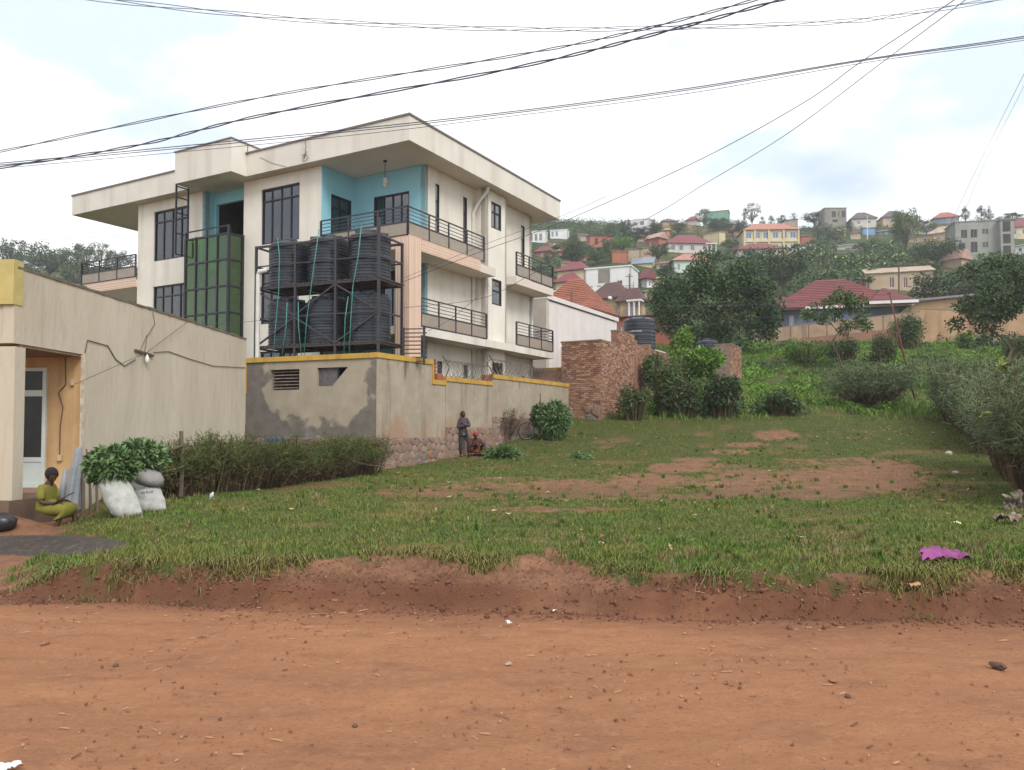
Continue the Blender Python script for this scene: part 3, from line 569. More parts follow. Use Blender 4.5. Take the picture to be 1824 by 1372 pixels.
# ------------------------------------------------------------------ stained boundary wall / outbuilding
def wall_mat(name, kind):
    m = bpy.data.materials.new(name); m.use_nodes = True; nt = m.node_tree; L = nt.links.new; b = nt.nodes['Principled BSDF']; b.inputs['Roughness'].default_value = .92; b.inputs['Specular IOR Level'].default_value = .2
    tc = nt.nodes.new('ShaderNodeTexCoord'); sx = nt.nodes.new('ShaderNodeSeparateXYZ'); L(tc.outputs['Object'], sx.inputs[0])
    def noise(s, d=6, st=(1, 1, 1)):
        n = nt.nodes.new('ShaderNodeTexNoise'); n.inputs['Scale'].default_value = s; n.inputs['Detail'].default_value = d; n.inputs['Roughness'].default_value = .6
        mp = nt.nodes.new('ShaderNodeMapping'); mp.inputs['Scale'].default_value = st; L(tc.outputs['Object'], mp.inputs['Vector']); L(mp.outputs[0], n.inputs['Vector']); return n.outputs['Fac']
    def mth(op, a, c=0., d=0.):
        x = nt.nodes.new('ShaderNodeMath'); x.operation = op
        for i, q in enumerate((a, c, d)):
            if isinstance(q, (int, float)): x.inputs[i].default_value = q
            else: L(q, x.inputs[i])
        return x.outputs[0]
    def rg(v, a, c, t0=0., t1=1.):
        r = nt.nodes.new('ShaderNodeMapRange'); r.inputs['From Min'].default_value = a; r.inputs['From Max'].default_value = c; r.inputs['To Min'].default_value = t0; r.inputs['To Max'].default_value = t1; L(v, r.inputs['Value']); return r.outputs[0]
    def mix(f, a, c):
        x = nt.nodes.new('ShaderNodeMix'); x.data_type = 'RGBA'; L(f, x.inputs[0])
        for i, q in ((6, a), (7, c)):
            if isinstance(q, tuple): x.inputs[i].default_value = q
            else: L(q, x.inputs[i])
        return x.outputs[2]
    X, Z = sx.outputs['X'], sx.outputs['Z']
    c = mix(rg(noise(1.4), .35, .65), lin(154, 143, 126), lin(170, 158, 140))
    if kind == 'A':
        # damp: high near the ground, at the left end and by the right corner
        lowz = rg(Z, 2.75, 1.7, 0, .46); lft = rg(X, -3.5, -4.6, 0, .55); rt = rg(X, -1.0, -.3, 0, .36)
        d = mth('ADD', mth('ADD', lowz, lft), mth('ADD', rt, mth('MULTIPLY', noise(1.1, 7), 1.0)))
        c = mix(rg(d, .80, .88, 0, .9), c, mix(rg(noise(3), .4, .6), lin(100, 95, 90), lin(114, 109, 103)))
        c = mix(rg(mth('ADD', mth('MULTIPLY', noise(2.2, 5, (1, 1, .4)), 1.0), rg(Z, 2.1, 1.5, 0, .25)), .74, .92, 0, .5), c, lin(140, 146, 148))
    else:
        c = mix(rg(mth('ADD', noise(1.2, 6, (1, 1, .35)), rg(Z, 2.9, 1.4, -.05, .22)), .58, .76, 0, .85), c, lin(158, 128, 106))
        c = mix(rg(noise(2.2, 5, (1, 1, .10)), .56, .74, 0, .7), c, lin(112, 96, 82))
        c = mix(rg(mth('ADD', noise(3.0, 5, (1, 1, .18)), rg(Z, 2.8, 4.1, -.1, .13)), .60, .72, 0, .75), c, lin(84, 76, 66))
        c = mix(rg(noise(5, 7), .60, .68, 0, .5), c, lin(186, 170, 148))
    L(c, b.inputs['Base Color'])
    bp = nt.nodes.new('ShaderNodeBump'); bp.inputs['Strength'].default_value = .35; bp.inputs['Distance'].default_value = .02; L(noise(14, 8), bp.inputs['Height']); L(bp.outputs[0], b.inputs['Normal'])
    return m
WALLA, WALLB = wall_mat('damp_plaster', 'A'), wall_mat('streaked_plaster', 'B')
YEL = mat('yellow_coping_paint', (196, 156, 66), (180, 142, 66), scale=3, rough=.8, streak=((120, 96, 50), 4, .5))
MORTAR = mat('mortar', (148, 122, 106), (128, 106, 90), scale=4, rough=.95, bump=.5, bscale=22)
W0 = np.array([-4.19, 24.6, 0.]); RW = radians(-22.2)
BW = root('boundary_wall', 'tall grey plastered boundary wall with yellow coping and stone base behind the hedge', 'wall', tuple(W0), RW)
wb_ang = radians(60.6) - RW      # direction of the side run in the wall's own frame
sb = np.array([cos(wb_ang), sin(wb_ang), 0]); sn = np.array([sin(wb_ang), -cos(wb_ang), 0])   # along, outward
def sp(t, off=0., z=0.): return sb * t + sn * off + np.array([0, 0, z])
# front run with two openings (second one has a plastered diagonal corner)
m = MB(); m.wall((-5.05, 0, 0), (1, 0, 0), (0, -1, 0), 5.05, 1.5, 3.98, [(1.01, 2.16, 3.05, 3.72), (2.85, 4.01, 3.14, 3.73)], .2)
m.poly([(-1.62, 0, 3.14), (-1.04, 0, 3.14), (-1.04, 0, 3.73)]); m.poly([(-1.62, .18, 3.14), (-1.04, .18, 3.73), (-1.04, .18, 3.14)]); m.poly([(-1.62, 0, 3.14), (-1.04, 0, 3.73), (-1.04, .18, 3.73), (-1.62, .18, 3.14)])
m.build('front_run', WALLA, BW)
m = MB(); m.box(-5.0, -.4, 1.2, 1.25, 2.6, 3.95); m.build('room_back', mat('brown_room', (84, 70, 60), (60, 50, 44), scale=3), BW)
m = MB(); m.box(-5.05, -.2, .2, 3.2, 3.96, 4.0); m.build('roof_slab', WALLA, BW)
for k in range(6): m = MB(); m.beam((-4.0, .09, 3.12 + k * .105), (-2.92, .09, 3.12 + k * .105), .02, .025); m.build('slat', mat('bare_timber_bar', (168, 150, 132), (120, 104, 92), scale=8), BW)
m = MB(); m.box(-2.2, -1.5, .10, .13, 3.145, 3.72); m.build('window_sash', mat('grey_sash', (104, 98, 100), (84, 78, 80), scale=6, rough=.6), BW)
m = MB(); m.beam((-1.45, .11, 3.3), (-1.45, .11, 3.72), .05); m.build('sash_bar', DFRAME, BW)
# side run stepped segments
for t0, t1, z0, z1 in ((0.001, 2.97, 1.5, 3.99), (2.97, 3.77, 1.5, 3.32), (3.79, 6.97, 1.86, 3.47), (6.99, 13.85, 2.28, 3.76)):
    m = MB(); m.wall(sp(t0, .004), sb, sn, t1 - t0, z0, z1, [], .2); m.build('side_run', WALLB, BW)
for t0, t1, z in ((-.03, 3.02, 3.99), (3.025, 3.8, 3.322), (3.80, 6.98, 3.472), (6.985, 13.85, 3.762)):
    m = MB(); p, q = sp(t0, -.10, z + .08), sp(t1, -.10, z + .08); m.beam(p, q, .28, .16); m.build('coping', YEL, BW)
m = MB(); m.box(-5.06, -.15, -.05, .23, 3.982, 4.14); m.build('coping', YEL, BW)
m = MB(); m.beam(sp(3.0, .03, 3.33), sp(3.0, .03, 3.99), .06, .06); m.beam((-5.03, -.03, 2.95), (-5.03, -.03, 3.97), .05, .05); m.build('yellow_edge', YEL, BW)
# stone base: mortar body plus single stones
m = MB(); m.box(-5.05, 0, -.012, .25, -.2, 1.499)
for t0, t1, z1 in ((0.0, 3.78, 1.499), (3.78, 6.98, 1.859), (6.98, 13.85, 2.279)):
    a, b_, c_, d_ = sp(t0, .012), sp(t1, .012), sp(t1, -.25), sp(t0, -.25); m.extr([(p[0], p[1], -.2) for p in (a, b_, c_, d_)][::-1], (0, 0, z1 + .2))
m.build('plinth', MORTAR, BW)
STONES = [mat('stone_a', (142, 116, 102), (124, 102, 90), scale=5, rough=.9, bump=.4), mat('stone_b', (124, 112, 108), (106, 98, 96), scale=5, rough=.9, bump=.4), mat('stone_c', (156, 128, 112), (138, 112, 98), scale=5, rough=.9, bump=.4), mat('stone_d', (158, 112, 70), (126, 94, 72), scale=9, rough=.9, bump=.4), mat('stone_e', (150, 132, 120), (128, 112, 100), scale=5, rough=.9, bump=.4)]
def stones(P, N, t0, t1, z0f, z1, parent, size=.36, rng=random.Random(4)):
    """irregular rubble laid on a plane: P(t) base point at z=0, N outward"""
    if not isinstance(z0f, str):
        zm = min(z0f(t0), z0f(t1)) - .1; W_, H_ = t1 - t0, z1 - zm; nx_, ny_ = max(2, int(W_ / size)), max(2, int(H_ / (size * .85))); pts = []
        for j in range(-1, ny_ + 1):
            for i in range(-1, nx_ + 1): pts.append((t0 + (i + .5 + (.25 if j % 2 else -.25) + rng.uniform(-.36, .36)) * W_ / nx_, zm + (j + .5 + rng.uniform(-.36, .36)) * H_ / ny_))
        for a in pts:
            P_ = [(t0, zm), (t1, zm), (t1, z1 - .01), (t0, z1 - .01)]
            for b in pts:
                if b is a or abs(b[0] - a[0]) + abs(b[1] - a[1]) > size * 4: continue
                mx, my, nx2, ny2 = (a[0] + b[0]) / 2, (a[1] + b[1]) / 2, b[0] - a[0], b[1] - a[1]; f = lambda p: (p[0] - mx) * nx2 + (p[1] - my) * ny2; Q = []
                for i in range(len(P_)):
                    p, q = P_[i - 1], P_[i]; fp, fq = f(p), f(q)
                    if (fp <= 0) != (fq <= 0): s_ = fp / (fp - fq); Q.append((p[0] + (q[0] - p[0]) * s_, p[1] + (q[1] - p[1]) * s_))
                    if fq <= 0: Q.append(q)
                P_ = Q
                if len(P_) < 3: break
            if len(P_) < 3: continue
            cx, cz = sum(p[0] for p in P_) / len(P_), sum(p[1] for p in P_) / len(P_)
            if max(p[1] for p in P_) < z0f(cx) - .05 or rng.random() < .10: continue
            A = []
            for i in range(len(P_)):
                p, q = P_[i - 1], P_[i]; A += [(p[0] * .72 + q[0] * .28, p[1] * .72 + q[1] * .28), (p[0] * .28 + q[0] * .72, p[1] * .28 + q[1] * .72)]
            k_ = rng.uniform(.84, .97); A = [(cx + (p[0] - cx) * k_, cz + (p[1] - cz) * k_) for p in A]; n = len(A); d = rng.uniform(.0, .02); m = MB()
            f3 = lambda p, k: tuple(np.asarray(P(p[0])) + np.asarray(N) * k + np.array([0, 0, p[1]])); ins = [(cx + (p[0] - cx) * .8, cz + (p[1] - cz) * .8) for p in A]
            m._add([f3(p, .001) for p in A] + [f3(p, d + .012) for p in ins] + [f3((cx, cz), d + .018)], [(i, (i + 1) % n, n + (i + 1) % n, n + i) for i in range(n)] + [(n + i, n + (i + 1) % n, 2 * n) for i in range(n)])
            m.build('stone', STONES[rng.choice([0, 0, 2, 4, 1]) if rng.random() > .04 else 3], parent)
        return
    rows = []; z = z1 - .012
    while z > -0.1:
        h = size * rng.uniform(.6, 1.15); rows.append((z - h, z)); z -= h
    for za, zb in rows:
        t = t0 + .01
        while t < t1 - .08:
            w = min(size * rng.uniform(.55, 1.5), t1 - t)
            if zb > z0f(t + w / 2) - .05 and rng.random() > .08:
                g = .014; J = lambda: rng.uniform(-.03, .03)
                A = [(t + g, za + g), (t + w * .5, za + g * .3 + J()), (t + w - g, za + g), (t + w - g * .3 + J() * .6, (za + zb) / 2), (t + w - g, zb - g), (t + w * .5, zb - g * .4 + J() * .5), (t + g, zb - g), (t + g * .4 + J() * .6, (za + zb) / 2)]
                A = [(p[0] * .88 + (t + w / 2) * .12 if i % 2 == 0 else p[0], p[1] * .88 + (za + zb) / 2 * .12 if i % 2 == 0 else p[1]) for i, p in enumerate(A)]
                d = rng.uniform(.0, .018); m = MB(); c = (t + w / 2, (za + zb) / 2)
                f3 = lambda p, k: tuple(np.asarray(P(p[0])) + np.asarray(N) * k + np.array([0, 0, p[1]]))
                ins = [(c[0] + (p[0] - c[0]) * .78, c[1] + (p[1] - c[1]) * .78) for p in A]
                v = [f3(p, .002) for p in A] + [f3(p, d + .012) for p in ins] + [f3(c, d + .022)]
                m._add(v, [(i, (i + 1) % 8, 8 + (i + 1) % 8, 8 + i) for i in range(8)] + [(8 + i, 8 + (i + 1) % 8, 16) for i in range(8)])
                m.build('stone', STONES[rng.choice([0, 0, 2, 2, 1, 4, 4, 0, 3] if rng.random() < .5 else [0, 2, 4])], parent)
            t += w
stones(lambda t: np.array([t, -.012, 0.]), (0, -1, 0), -5.0, -.02, lambda t: .75, 1.5, BW, size=.28)
stones(lambda t: sp(t, .012), sn, .02, 3.76, lambda t: .38 + .09 * t, 1.5, BW, size=.28); stones(lambda t: sp(t, .012), sn, 3.8, 6.96, lambda t: .6 + .08 * t, 1.86, BW, size=.28); stones(lambda t: sp(t, .012), sn, 7.0, 10.6, lambda t: .4 + .11 * t, 2.28, BW, size=.28)
# razor wire coils along the side run
WIREM = mat('galvanised_wire', (118, 112, 106), (146, 140, 132), scale=20, rough=.45, metal=.6)
def coil(name, label, t0, t1, z, r):
    n = int((t1 - t0) / .145); pts = []
    for k in range(n * 14):
        a = 2 * pi * k / 14; t = t0 + (t1 - t0) * k / (n * 14); rr = r * (1 + .08 * sin(k * .7)); pts.append(sp(t + .06 * cos(a), -.10 + rr * .9 * cos(a), z + r + rr * sin(a)))
    R = root(name, label, 'razor wire', tuple(W0), RW, 'razor wire along the boundary wall')
    m = MB(); m.tube(pts, .009, 4); m.build('coil', WIREM, R)
    m = MB()
    for k in range(0, len(pts) - 1, 3):
        p = Vector(pts[k]); d = (Vector(pts[k + 1]) - p).normalized() * .035; m._add([p - d, p + Vector((0, 0, .015)), p + d, p - Vector((0, 0, .015))], [(0, 1, 2, 3)])
    tag(m.build('barb', WIREM, R), kind='stuff')
    for t in (t0, t1):
        m = MB(); m.tube([sp(t, -.1, z), sp(t, .05, z + .35), sp(t - .2, -.1, z + .75)], .018, 5); m.build('bracket', mat('rusty_iron', (92, 62, 52), (70, 50, 44), scale=12, rough=.8), R)
coil('razor_wire', 'razor wire coil on the lowest wall step beside the tall grey corner', 3.95, 6.9, 3.62, .30)
coil('razor_wire', 'razor wire coil in front of the dark doorway on the wall top', 7.1, 10.4, 3.92, .30)
coil('razor_wire', 'razor wire coil in front of the terracotta wall next to the bricks', 10.5, 13.6, 3.92, .26)
for t, z in ((3.5, 3.48), (6.7, 3.63)):
    m = MB(); m.beam(sp(t - .18, -.12, z + .12), sp(t + .18, -.12, z + .12), .2, .24); o = m.build('brick_stub', mat('terracotta', (160, 96, 70), (140, 84, 64), scale=5), BW, bevel=.02)

# ------------------------------------------------------------------ tank rack
R0 = np.array([-4.24, 25.2, 0.]); RK = root('tank_rack', 'two-tier dark steel rack holding six water tanks on the wall roof', 'rack', tuple(R0), RW)
PXS = [0, -1.62, -3.22, -4.85]; DY = 1.47
for i, x in enumerate(PXS):
    for y in (0, DY): m = MB(); m.beam((x, y, 4.0), (x, y, 8.52 if (i == 0 and y == 0) else 8.02), .075); m.build('post', DMET, RK)
def bar(p, q, w=.055, n='beam'): m = MB(); m.beam(p, q, w); m.build(n, DMET, RK)
for z in (4.52, 5.53, 6.55, 7.31, 7.98):
    for y in (0, DY):
        if z == 5.53 and y: continue
        bar((-4.85, y - .004, z), (0, y - .004, z), .07 if z in (4.52, 6.55, 7.98) else .04)
    for x in PXS: bar((x + .004, 0, z), (x + .004, DY, z), .055) if (z in (4.52, 6.55) or x in (0, -4.85)) else None
for (xa, za), (xb, zb) in (((-4.85, 4.56), (-3.22, 5.5)), ((-4.85, 6.5), (-3.22, 5.56)), ((-3.22, 5.56), (-1.62, 6.5)), ((-3.22, 5.5), (-1.62, 4.58)), ((-1.62, 6.5), (0, 5.56)), ((-1.62, 4.58), (0, 5.5))):
    bar((xa, -.02, za), (xb, -.02, zb), .05, 'brace')
PLK = mat('old_plank', (92, 80, 72), (66, 58, 54), scale=6, rough=.9)
for z in (4.56, 6.59):
    for k in range(24): m = MB(); x = -4.78 + k * .205; m.box(x, x + .13, -.06, DY + .06, z, z + .035); m.build('plank', PLK, RK)
m = MB(); m.box(-4.6, -4.35, .5, .56, 6.85, 7.25); m.build('red_sign', mat('red_plate', (176, 48, 56), rough=.5), RK)
# water tanks
TANKM = mat('black_tank', (40, 46, 54), (48, 54, 62), scale=3, rough=.34, spec=.6, streak=((86, 86, 86), 3, .35))
def tank_mesh(r=.70, h=1.42, ribs=14):
    prof = [(r * .96, 0)]
    for k in range(ribs):
        z = h * (k + .1) / ribs; dz = h / ribs; big = .022 if k % 3 else .034
        prof += [(r - big, z), (r - big, z + dz * .28), (r, z + dz * .42), (r, z + dz * .80), (r - big, z + dz * .92)]
    prof += [(r - .01, h + .02), (r * .93, h + .07), (r * .72, h + .15), (r * .40, h + .19), (r * .36, h + .19)]
    m = MB(); m.lathe(prof, 40); me = m.mesh('tank_body', TANKM, False)
    l = MB(); l.lathe([(r * .36, h + .185), (r * .36, h + .27), (r * .33, h + .29), (.02, h + .31)], 24); lid = l.mesh('tank_lid', TANKM, False)
    s = MB()
    for k in range(6): a = k * pi / 3 + .3; s.beam((r * .5 * cos(a), r * .5 * sin(a), h + .17), (r * .88 * cos(a), r * .88 * sin(a), h + .13), .10, .10)
    return me, lid, s.mesh('tank_ridge', TANKM)
TM = tank_mesh()
def put_tank(label, loc, rz, group, meshes=TM, nm='water_tank'):
    t = root(nm, label, 'water tank', tuple(loc), rz, group)
    obj('tank_body', meshes[0], t); obj('lid', meshes[1], t); tag(obj('shoulder_ridge', meshes[2], t), kind='stuff'); return t
cR, sR = cos(RW), sin(RW)
def rk(x, y, z): return (R0[0] + cR * x - sR * y, R0[1] + sR * x + cR * y, z)
names = ['right end', 'middle', 'left end']
for i, x in enumerate((-.80, -2.42, -4.02)):
    put_tank(f'ribbed black water tank on the upper rack tier, {names[i]}', rk(x, .735, 6.63), RW + .5 * i, 'black tanks on the rack')
    put_tank(f'ribbed black water tank on the lower rack tier, {names[i]}', rk(x, .735, 4.60), RW + .9 * i, 'black tanks on the rack')
# teal pipes running down the tanks
PIPE = mat('teal_pipe', (76, 146, 134), (64, 132, 122), scale=5, rough=.45)
for i, (pts, w) in enumerate((([(-.62, 8.32), (-.72, 7.3), (-.92, 6.4), (-.98, 5.3), (-1.05, 4.15)], 'first upper tank, nearest the corner post'), ([(-2.25, 8.35), (-2.4, 7.3), (-2.55, 6.4), (-2.7, 5.3), (-2.8, 4.15)], 'middle upper tank'), ([(-3.92, 8.2), (-3.82, 7.6), (-3.85, 6.4), (-3.95, 5.2), (-4.05, 4.15)], 'left upper tank'),
        ([(-1.1, 6.05), (-1.2, 5.3), (-1.25, 4.15)], 'right lower tank'), ([(-3.05, 6.0), (-3.02, 5.2), (-2.9, 4.15)], 'middle lower tank'), ([(-3.5, 6.0), (-3.52, 5.2), (-3.7, 4.15)], 'left lower tank'))):
    m = MB(); m.tube([rk(x, -.06 - .02 * (k % 2), z) for k, (x, z) in enumerate(pts)], .016, 6)
    o = m.build('water_pipe', PIPE, None, smooth=True); tag(o, f'thin teal water pipe running down from the {w}', 'pipe', 'teal pipes on the tank rack')
m = MB(); m.tube([(-4.68, -.12, 3.85), (-4.66, -.12, 4.3), (-4.66, -.12, 7.0), (-4.62, -.12, 7.12), (-4.3, -.12, 7.14)], .075, 10)
m.tube([(-4.68, -.12, 3.95), (-4.68, -.12, 3.84), (-4.60, -.22, 3.74)], .085, 10)
o = m.build('drain_pipe', PVC, None, smooth=True); o.location = R0; o.rotation_euler = (0, 0, RW); tag(o, 'white plastic drain pipe at the left end of the tank rack', 'pipe')
# small stair railing right of the rack
SR = root('stair_railing', 'dark steel stair railing with horizontal bars right of the tank rack', 'railing', rk(.1, 1.3, 0), radians(-6))
for x in (.05, .75): m = MB(); m.beam((x, 0, 3.9), (x, 0, 5.15), .07); m.build('post', DMET, SR)
for k in range(9): m = MB(); m.beam((-.05, 0, 4.02 + k * .135), (.85 if k % 2 else .8, 0, 4.02 + k * .135), .035); m.build('rail', mat('purple_steel', (70, 48, 58), (60, 44, 54), scale=5, rough=.5), SR)
SR2 = root('stair_railing', 'rusty red barred railing in the wall step beside the razor wire', 'railing', tuple(W0 + np.array([0, 0, 0])), RW)
for k in range(6): m = MB(); m.beam(sp(3.0, -.4, 3.45 + k * .13), sp(4.0, -.4, 3.45 + k * .13), .03); m.build('rail', mat('red_bar', (140, 70, 66), (110, 60, 58), scale=6, rough=.6), SR2)
for t in (3.05, 3.7): m = MB(); m.beam(sp(t, -.4, 3.2), sp(t, -.4, 4.25), .05); m.build('post', mat('red_bar', (140, 70, 66)), SR2)

# ------------------------------------------------------------------ shop building on the left
S0 = np.array([-8.63, 13.76, 0.]); RS = radians(-3.35)
SH = root('shop_building', 'low beige rendered shop with porch, pillar and bare side wall', 'building', tuple(S0), RS)
REND = mat('beige_roughcast', (188, 176, 156), (199, 188, 168), scale=1.1, rough=.95, bump=.5, bscale=16, stretch=(1, 1, .3), streak=((158, 145, 126), 6, .4, (1, 1, .2)))
YWALL = mat('yellow_plaster', (206, 172, 124), (190, 156, 112), scale=1.5, rough=.9, bump=.15, streak=((150, 110, 78), 3, .6))
YFAS = mat('yellow_fascia', (196, 180, 116), (184, 168, 106), scale=4, rough=.9, bump=.5, bscale=60)
CEM = mat('cement', (112, 92, 76), (90, 72, 60), scale=3, rough=.95, bump=.4)
def jagged_top(m, y0, y1, z0, x0=-.2, x1=0.):
    n = 40; r = random.Random(3)
    ys = [y0 + (y1 - y0) * k / n for k in range(n + 1)]; zt = [4.56 - .05 * (y / 10) + r.uniform(-.025, .02) for y in ys]
    for i in range(n):
        m._add([(x1, ys[i], z0), (x1, ys[i + 1], z0), (x1, ys[i + 1], zt[i + 1]), (x1, ys[i], zt[i]), (x0, ys[i], z0), (x0, ys[i + 1], z0), (x0, ys[i + 1], zt[i + 1]), (x0, ys[i], zt[i])],
               [(0, 1, 2, 3), (4, 7, 6, 5), (3, 2, 6, 7), (0, 4, 5, 1)])
m = MB(); jagged_top(m, 0.0, 2.05, 3.21); jagged_top(m, 2.05, 10.25, -.3); m.box(-.2, 0, -.002, 0.0, 3.21, 4.5); m.box(-.2, 0, 10.25, 10.252, -.3, 4.5); m.build('side_wall', REND, SH, weld=True)
m = MB()
r_ = random.Random(9)
for k in range(60):
    y = .05 + k * .17; m.box(-.21 - r_.uniform(0, .02), .012 + r_.uniform(0, .012), y, y + .165, 4.52 - .05 * (y / 10), 4.555 - .05 * (y / 10) + r_.uniform(0, .035))
tag(m.build('broken_mortar_edge', mat('weathered_mortar', (124, 112, 98), (96, 86, 76), scale=9, bump=.5), SH), kind='stuff')
m = MB(); m.box(-7, -.2, 2.05, 2.25, .5, 3.6); m.build('facade', YWALL, SH)
m = MB(); m.box(-.2, -.003, 2.03, 2.049, .5, 3.209); m.build('facade_end', YWALL, SH)
m = MB(); m.box(-7, .012, -.05, .2, 3.88, 4.66); m.build('yellow_sign_band', YFAS, SH)
m = MB(); m.box(-7, -.2, .02, .2, 3.21, 3.88); m.build('porch_beam', REND, SH)
m = MB(); m.box(-7, -.02, .2, 2.05, 3.16, 3.209); m.build('porch_ceiling', mat('porch_ceiling_board', (150, 122, 96), (128, 104, 84), scale=4), SH)
m = MB(); m.box(-.265, .03, -.005, .27, .49, 3.15); m.box(-.29, .05, -.03, .3, .3, .49); m.build('pillar', REND, SH)
m = MB(); m.box(-7, -.06, 2.25, 10.2, 4.2, 4.4); m.build('roof_slab', CEM, SH)
m = MB(); m.box(-7, .06, -.12, 2.06, -.4, .49); m.build('porch_floor', CEM, SH)
for k in range(12): m = MB(); m.box(-.4 - k * .16, -.255 - k * .16, -.14, -.121, .36, .485); m.build('tile', mat('white_tile', (206, 198, 184), (186, 176, 160), scale=7, rough=.4), SH)
m = MB(); m.box(-2.4, 0, 1.75, 2.049, .491, .56); m.build('door_step', mat('pink_cement', (176, 140, 118), (158, 126, 106), scale=4), SH)
m = MB(); m.box(-.02, .02, 1.98, 2.06, .5, 3.2); m.build('corner_trim', mat('white_edge', (214, 206, 188), (170, 150, 120), scale=5), SH)
ALU = mat('white_aluminium', (206, 214, 206), (196, 206, 198), scale=2, rough=.4)
D = obj('door', None, SH); x0, x1 = -1.62, -.74; yd = 2.0
for a, b_, c_, d_ in ((x0, x0 + .06, .57, 2.95), (x1 - .07, x1, .57, 2.95), (x0 + .06, x1 - .07, 2.38, 2.5), (x0 + .06, x1 - .07, 2.88, 2.95), (x0 + .06, x1 - .07, 1.08, 1.17), (x0 + .06, x1 - .07, .57, .66)):
    m = MB(); m.box(a, b_, yd, yd + .06, c_, d_); m.build('door_frame', ALU, D)
m = MB(); m.box(x0 + .06, x1 - .07, yd + .02, yd + .045, .66, 1.08); m.build('door_panel', ALU, D)
m = MB(); m.box(x0 + .06, x1 - .07, yd + .025, yd + .04, 1.17, 2.38); m.build('door_glass', mat('shop_glass_dark', (34, 32, 30), (46, 50, 46), scale=2, rough=.12, spec=.25), D)
m = MB(); m.box(-1.33, x1 - .07, yd + .025, yd + .04, 2.5, 2.88); m.build('transom_pane', mat('shop_glass_dark', (34, 32, 30)), D)
m = MB(); m.box(-1.37, -1.33, yd, yd + .055, 2.5, 2.88); m.build('door_mullion', ALU, D)
for k in range(7): m = MB(); m.box(x0 + .06, -1.37, yd + .01, yd + .03, 2.51 + k * .053, 2.54 + k * .053); m.build('louvre_slat', mat('brown_louvre', (122, 100, 84)), D)
m = MB(); m.box(x0, x1, 2.052, 2.3, .5, 2.97); 
# wires and fittings on the side wall (plane x = 0 in shop frame)
SX = np.array([cos(RS), sin(RS), 0])
def onS(px, py, off=.015):
    p = hitp(px, py, S0 + SX * off, SX) - S0; return (p @ SX, p @ np.array([-sin(RS), cos(RS), 0]), p[2])
def onF(px, py):
    n = np.array([-sin(RS), cos(RS), 0]); p = hitp(px, py, S0 + n * 2.03, n) - S0; return (p @ SX, 2.03, p[2])
WB = mat('brown_cable', (92, 78, 66), rough=.7)
for pts, r in (([(152, 628), (156, 606), (192, 616), (206, 640), (222, 652), (242, 640)], .010), ([(274, 628), (300, 626), (340, 640), (380, 652), (437, 655)], .009), ([(257, 632), (262, 600), (276, 577), (272, 556)], .007), ([(249, 628), (262, 596)], .006)):
    m = MB(); m.tube([onS(*p) for p in pts], r, 5); m.build('wall_cable', WB, SH)
m = MB(); m.beam(onS(241, 624, .03), onS(273, 634, .03), .04, .05); m.build('lamp_batten', WB, SH)
m = MB(); p = onS(262, 638, .06); m.lathe([(.02, -.12), (.045, -.08), (.05, -.02), (.025, .05), (.02, .08)], 10, p); m.build('bulb', mat('bulb_white', (225, 224, 218), rough=.3), SH)
m = MB(); m.tube([onF(*p) for p in ((116, 634), (117, 685), (104, 700), (112, 725), (107, 760), (106, 812))], .010, 5); m.build('facade_cable', WB, SH)
for px, py in ((130, 681), (107, 815)):
    q = onF(px, py); m = MB(); m.box(q[0] - .04, q[0] + .04, 1.99, 2.045, q[2] - .07, q[2] + .05); m.build('switch_box', mat('switch_plastic', (190, 172, 140), rough=.5), SH, bevel=.006)
m = MB(); m.tube([onS(134, 684, .3), onS(262, 628, .06), onS(332, 575, .05)], .006, 4); m.build('stay_wire', WB, SH)
# ------------------------------------------------------------------ walls and buildings just behind: terracotta wall, white annex, brick wall, tanks
BRM = [mat('brick_a', (154, 114, 94), (138, 101, 84), scale=6, rough=.95), mat('brick_b', (168, 130, 108), (152, 115, 96), scale=6, rough=.95), mat('brick_c', (138, 100, 82), (122, 88, 74), scale=6, rough=.95), mat('brick_d', (184, 146, 118), (166, 128, 104), scale=6, rough=.95)]
BMORT = mat('brick_mortar', (150, 116, 92), (124, 94, 76), scale=5, rough=.95, bump=.4)
TW = root('terracotta_wall', 'terracotta rendered wall with yellow coping behind the razor wire', 'wall', tuple(np.append(at(930, 690, 38.6)[:2], 0)), TH)
m = MB(); m.box(-.2, 3.2, 0, .25, 1.8, 4.62); m.build('wall_body', mat('terracotta_render', (176, 112, 84), (160, 100, 76), scale=2, rough=.9), TW)
m = MB(); m.box(-.25, 3.25, -.05, .3, 4.621, 4.75); m.build('coping', YEL, TW)
BR0 = at(1070, 735, 36.0); BR0[2] = 0
BK = root('brick_wall', 'tall rough red brick wall with a square corner, stepping up the slope', 'wall', tuple(BR0), TH)
UB = MB()
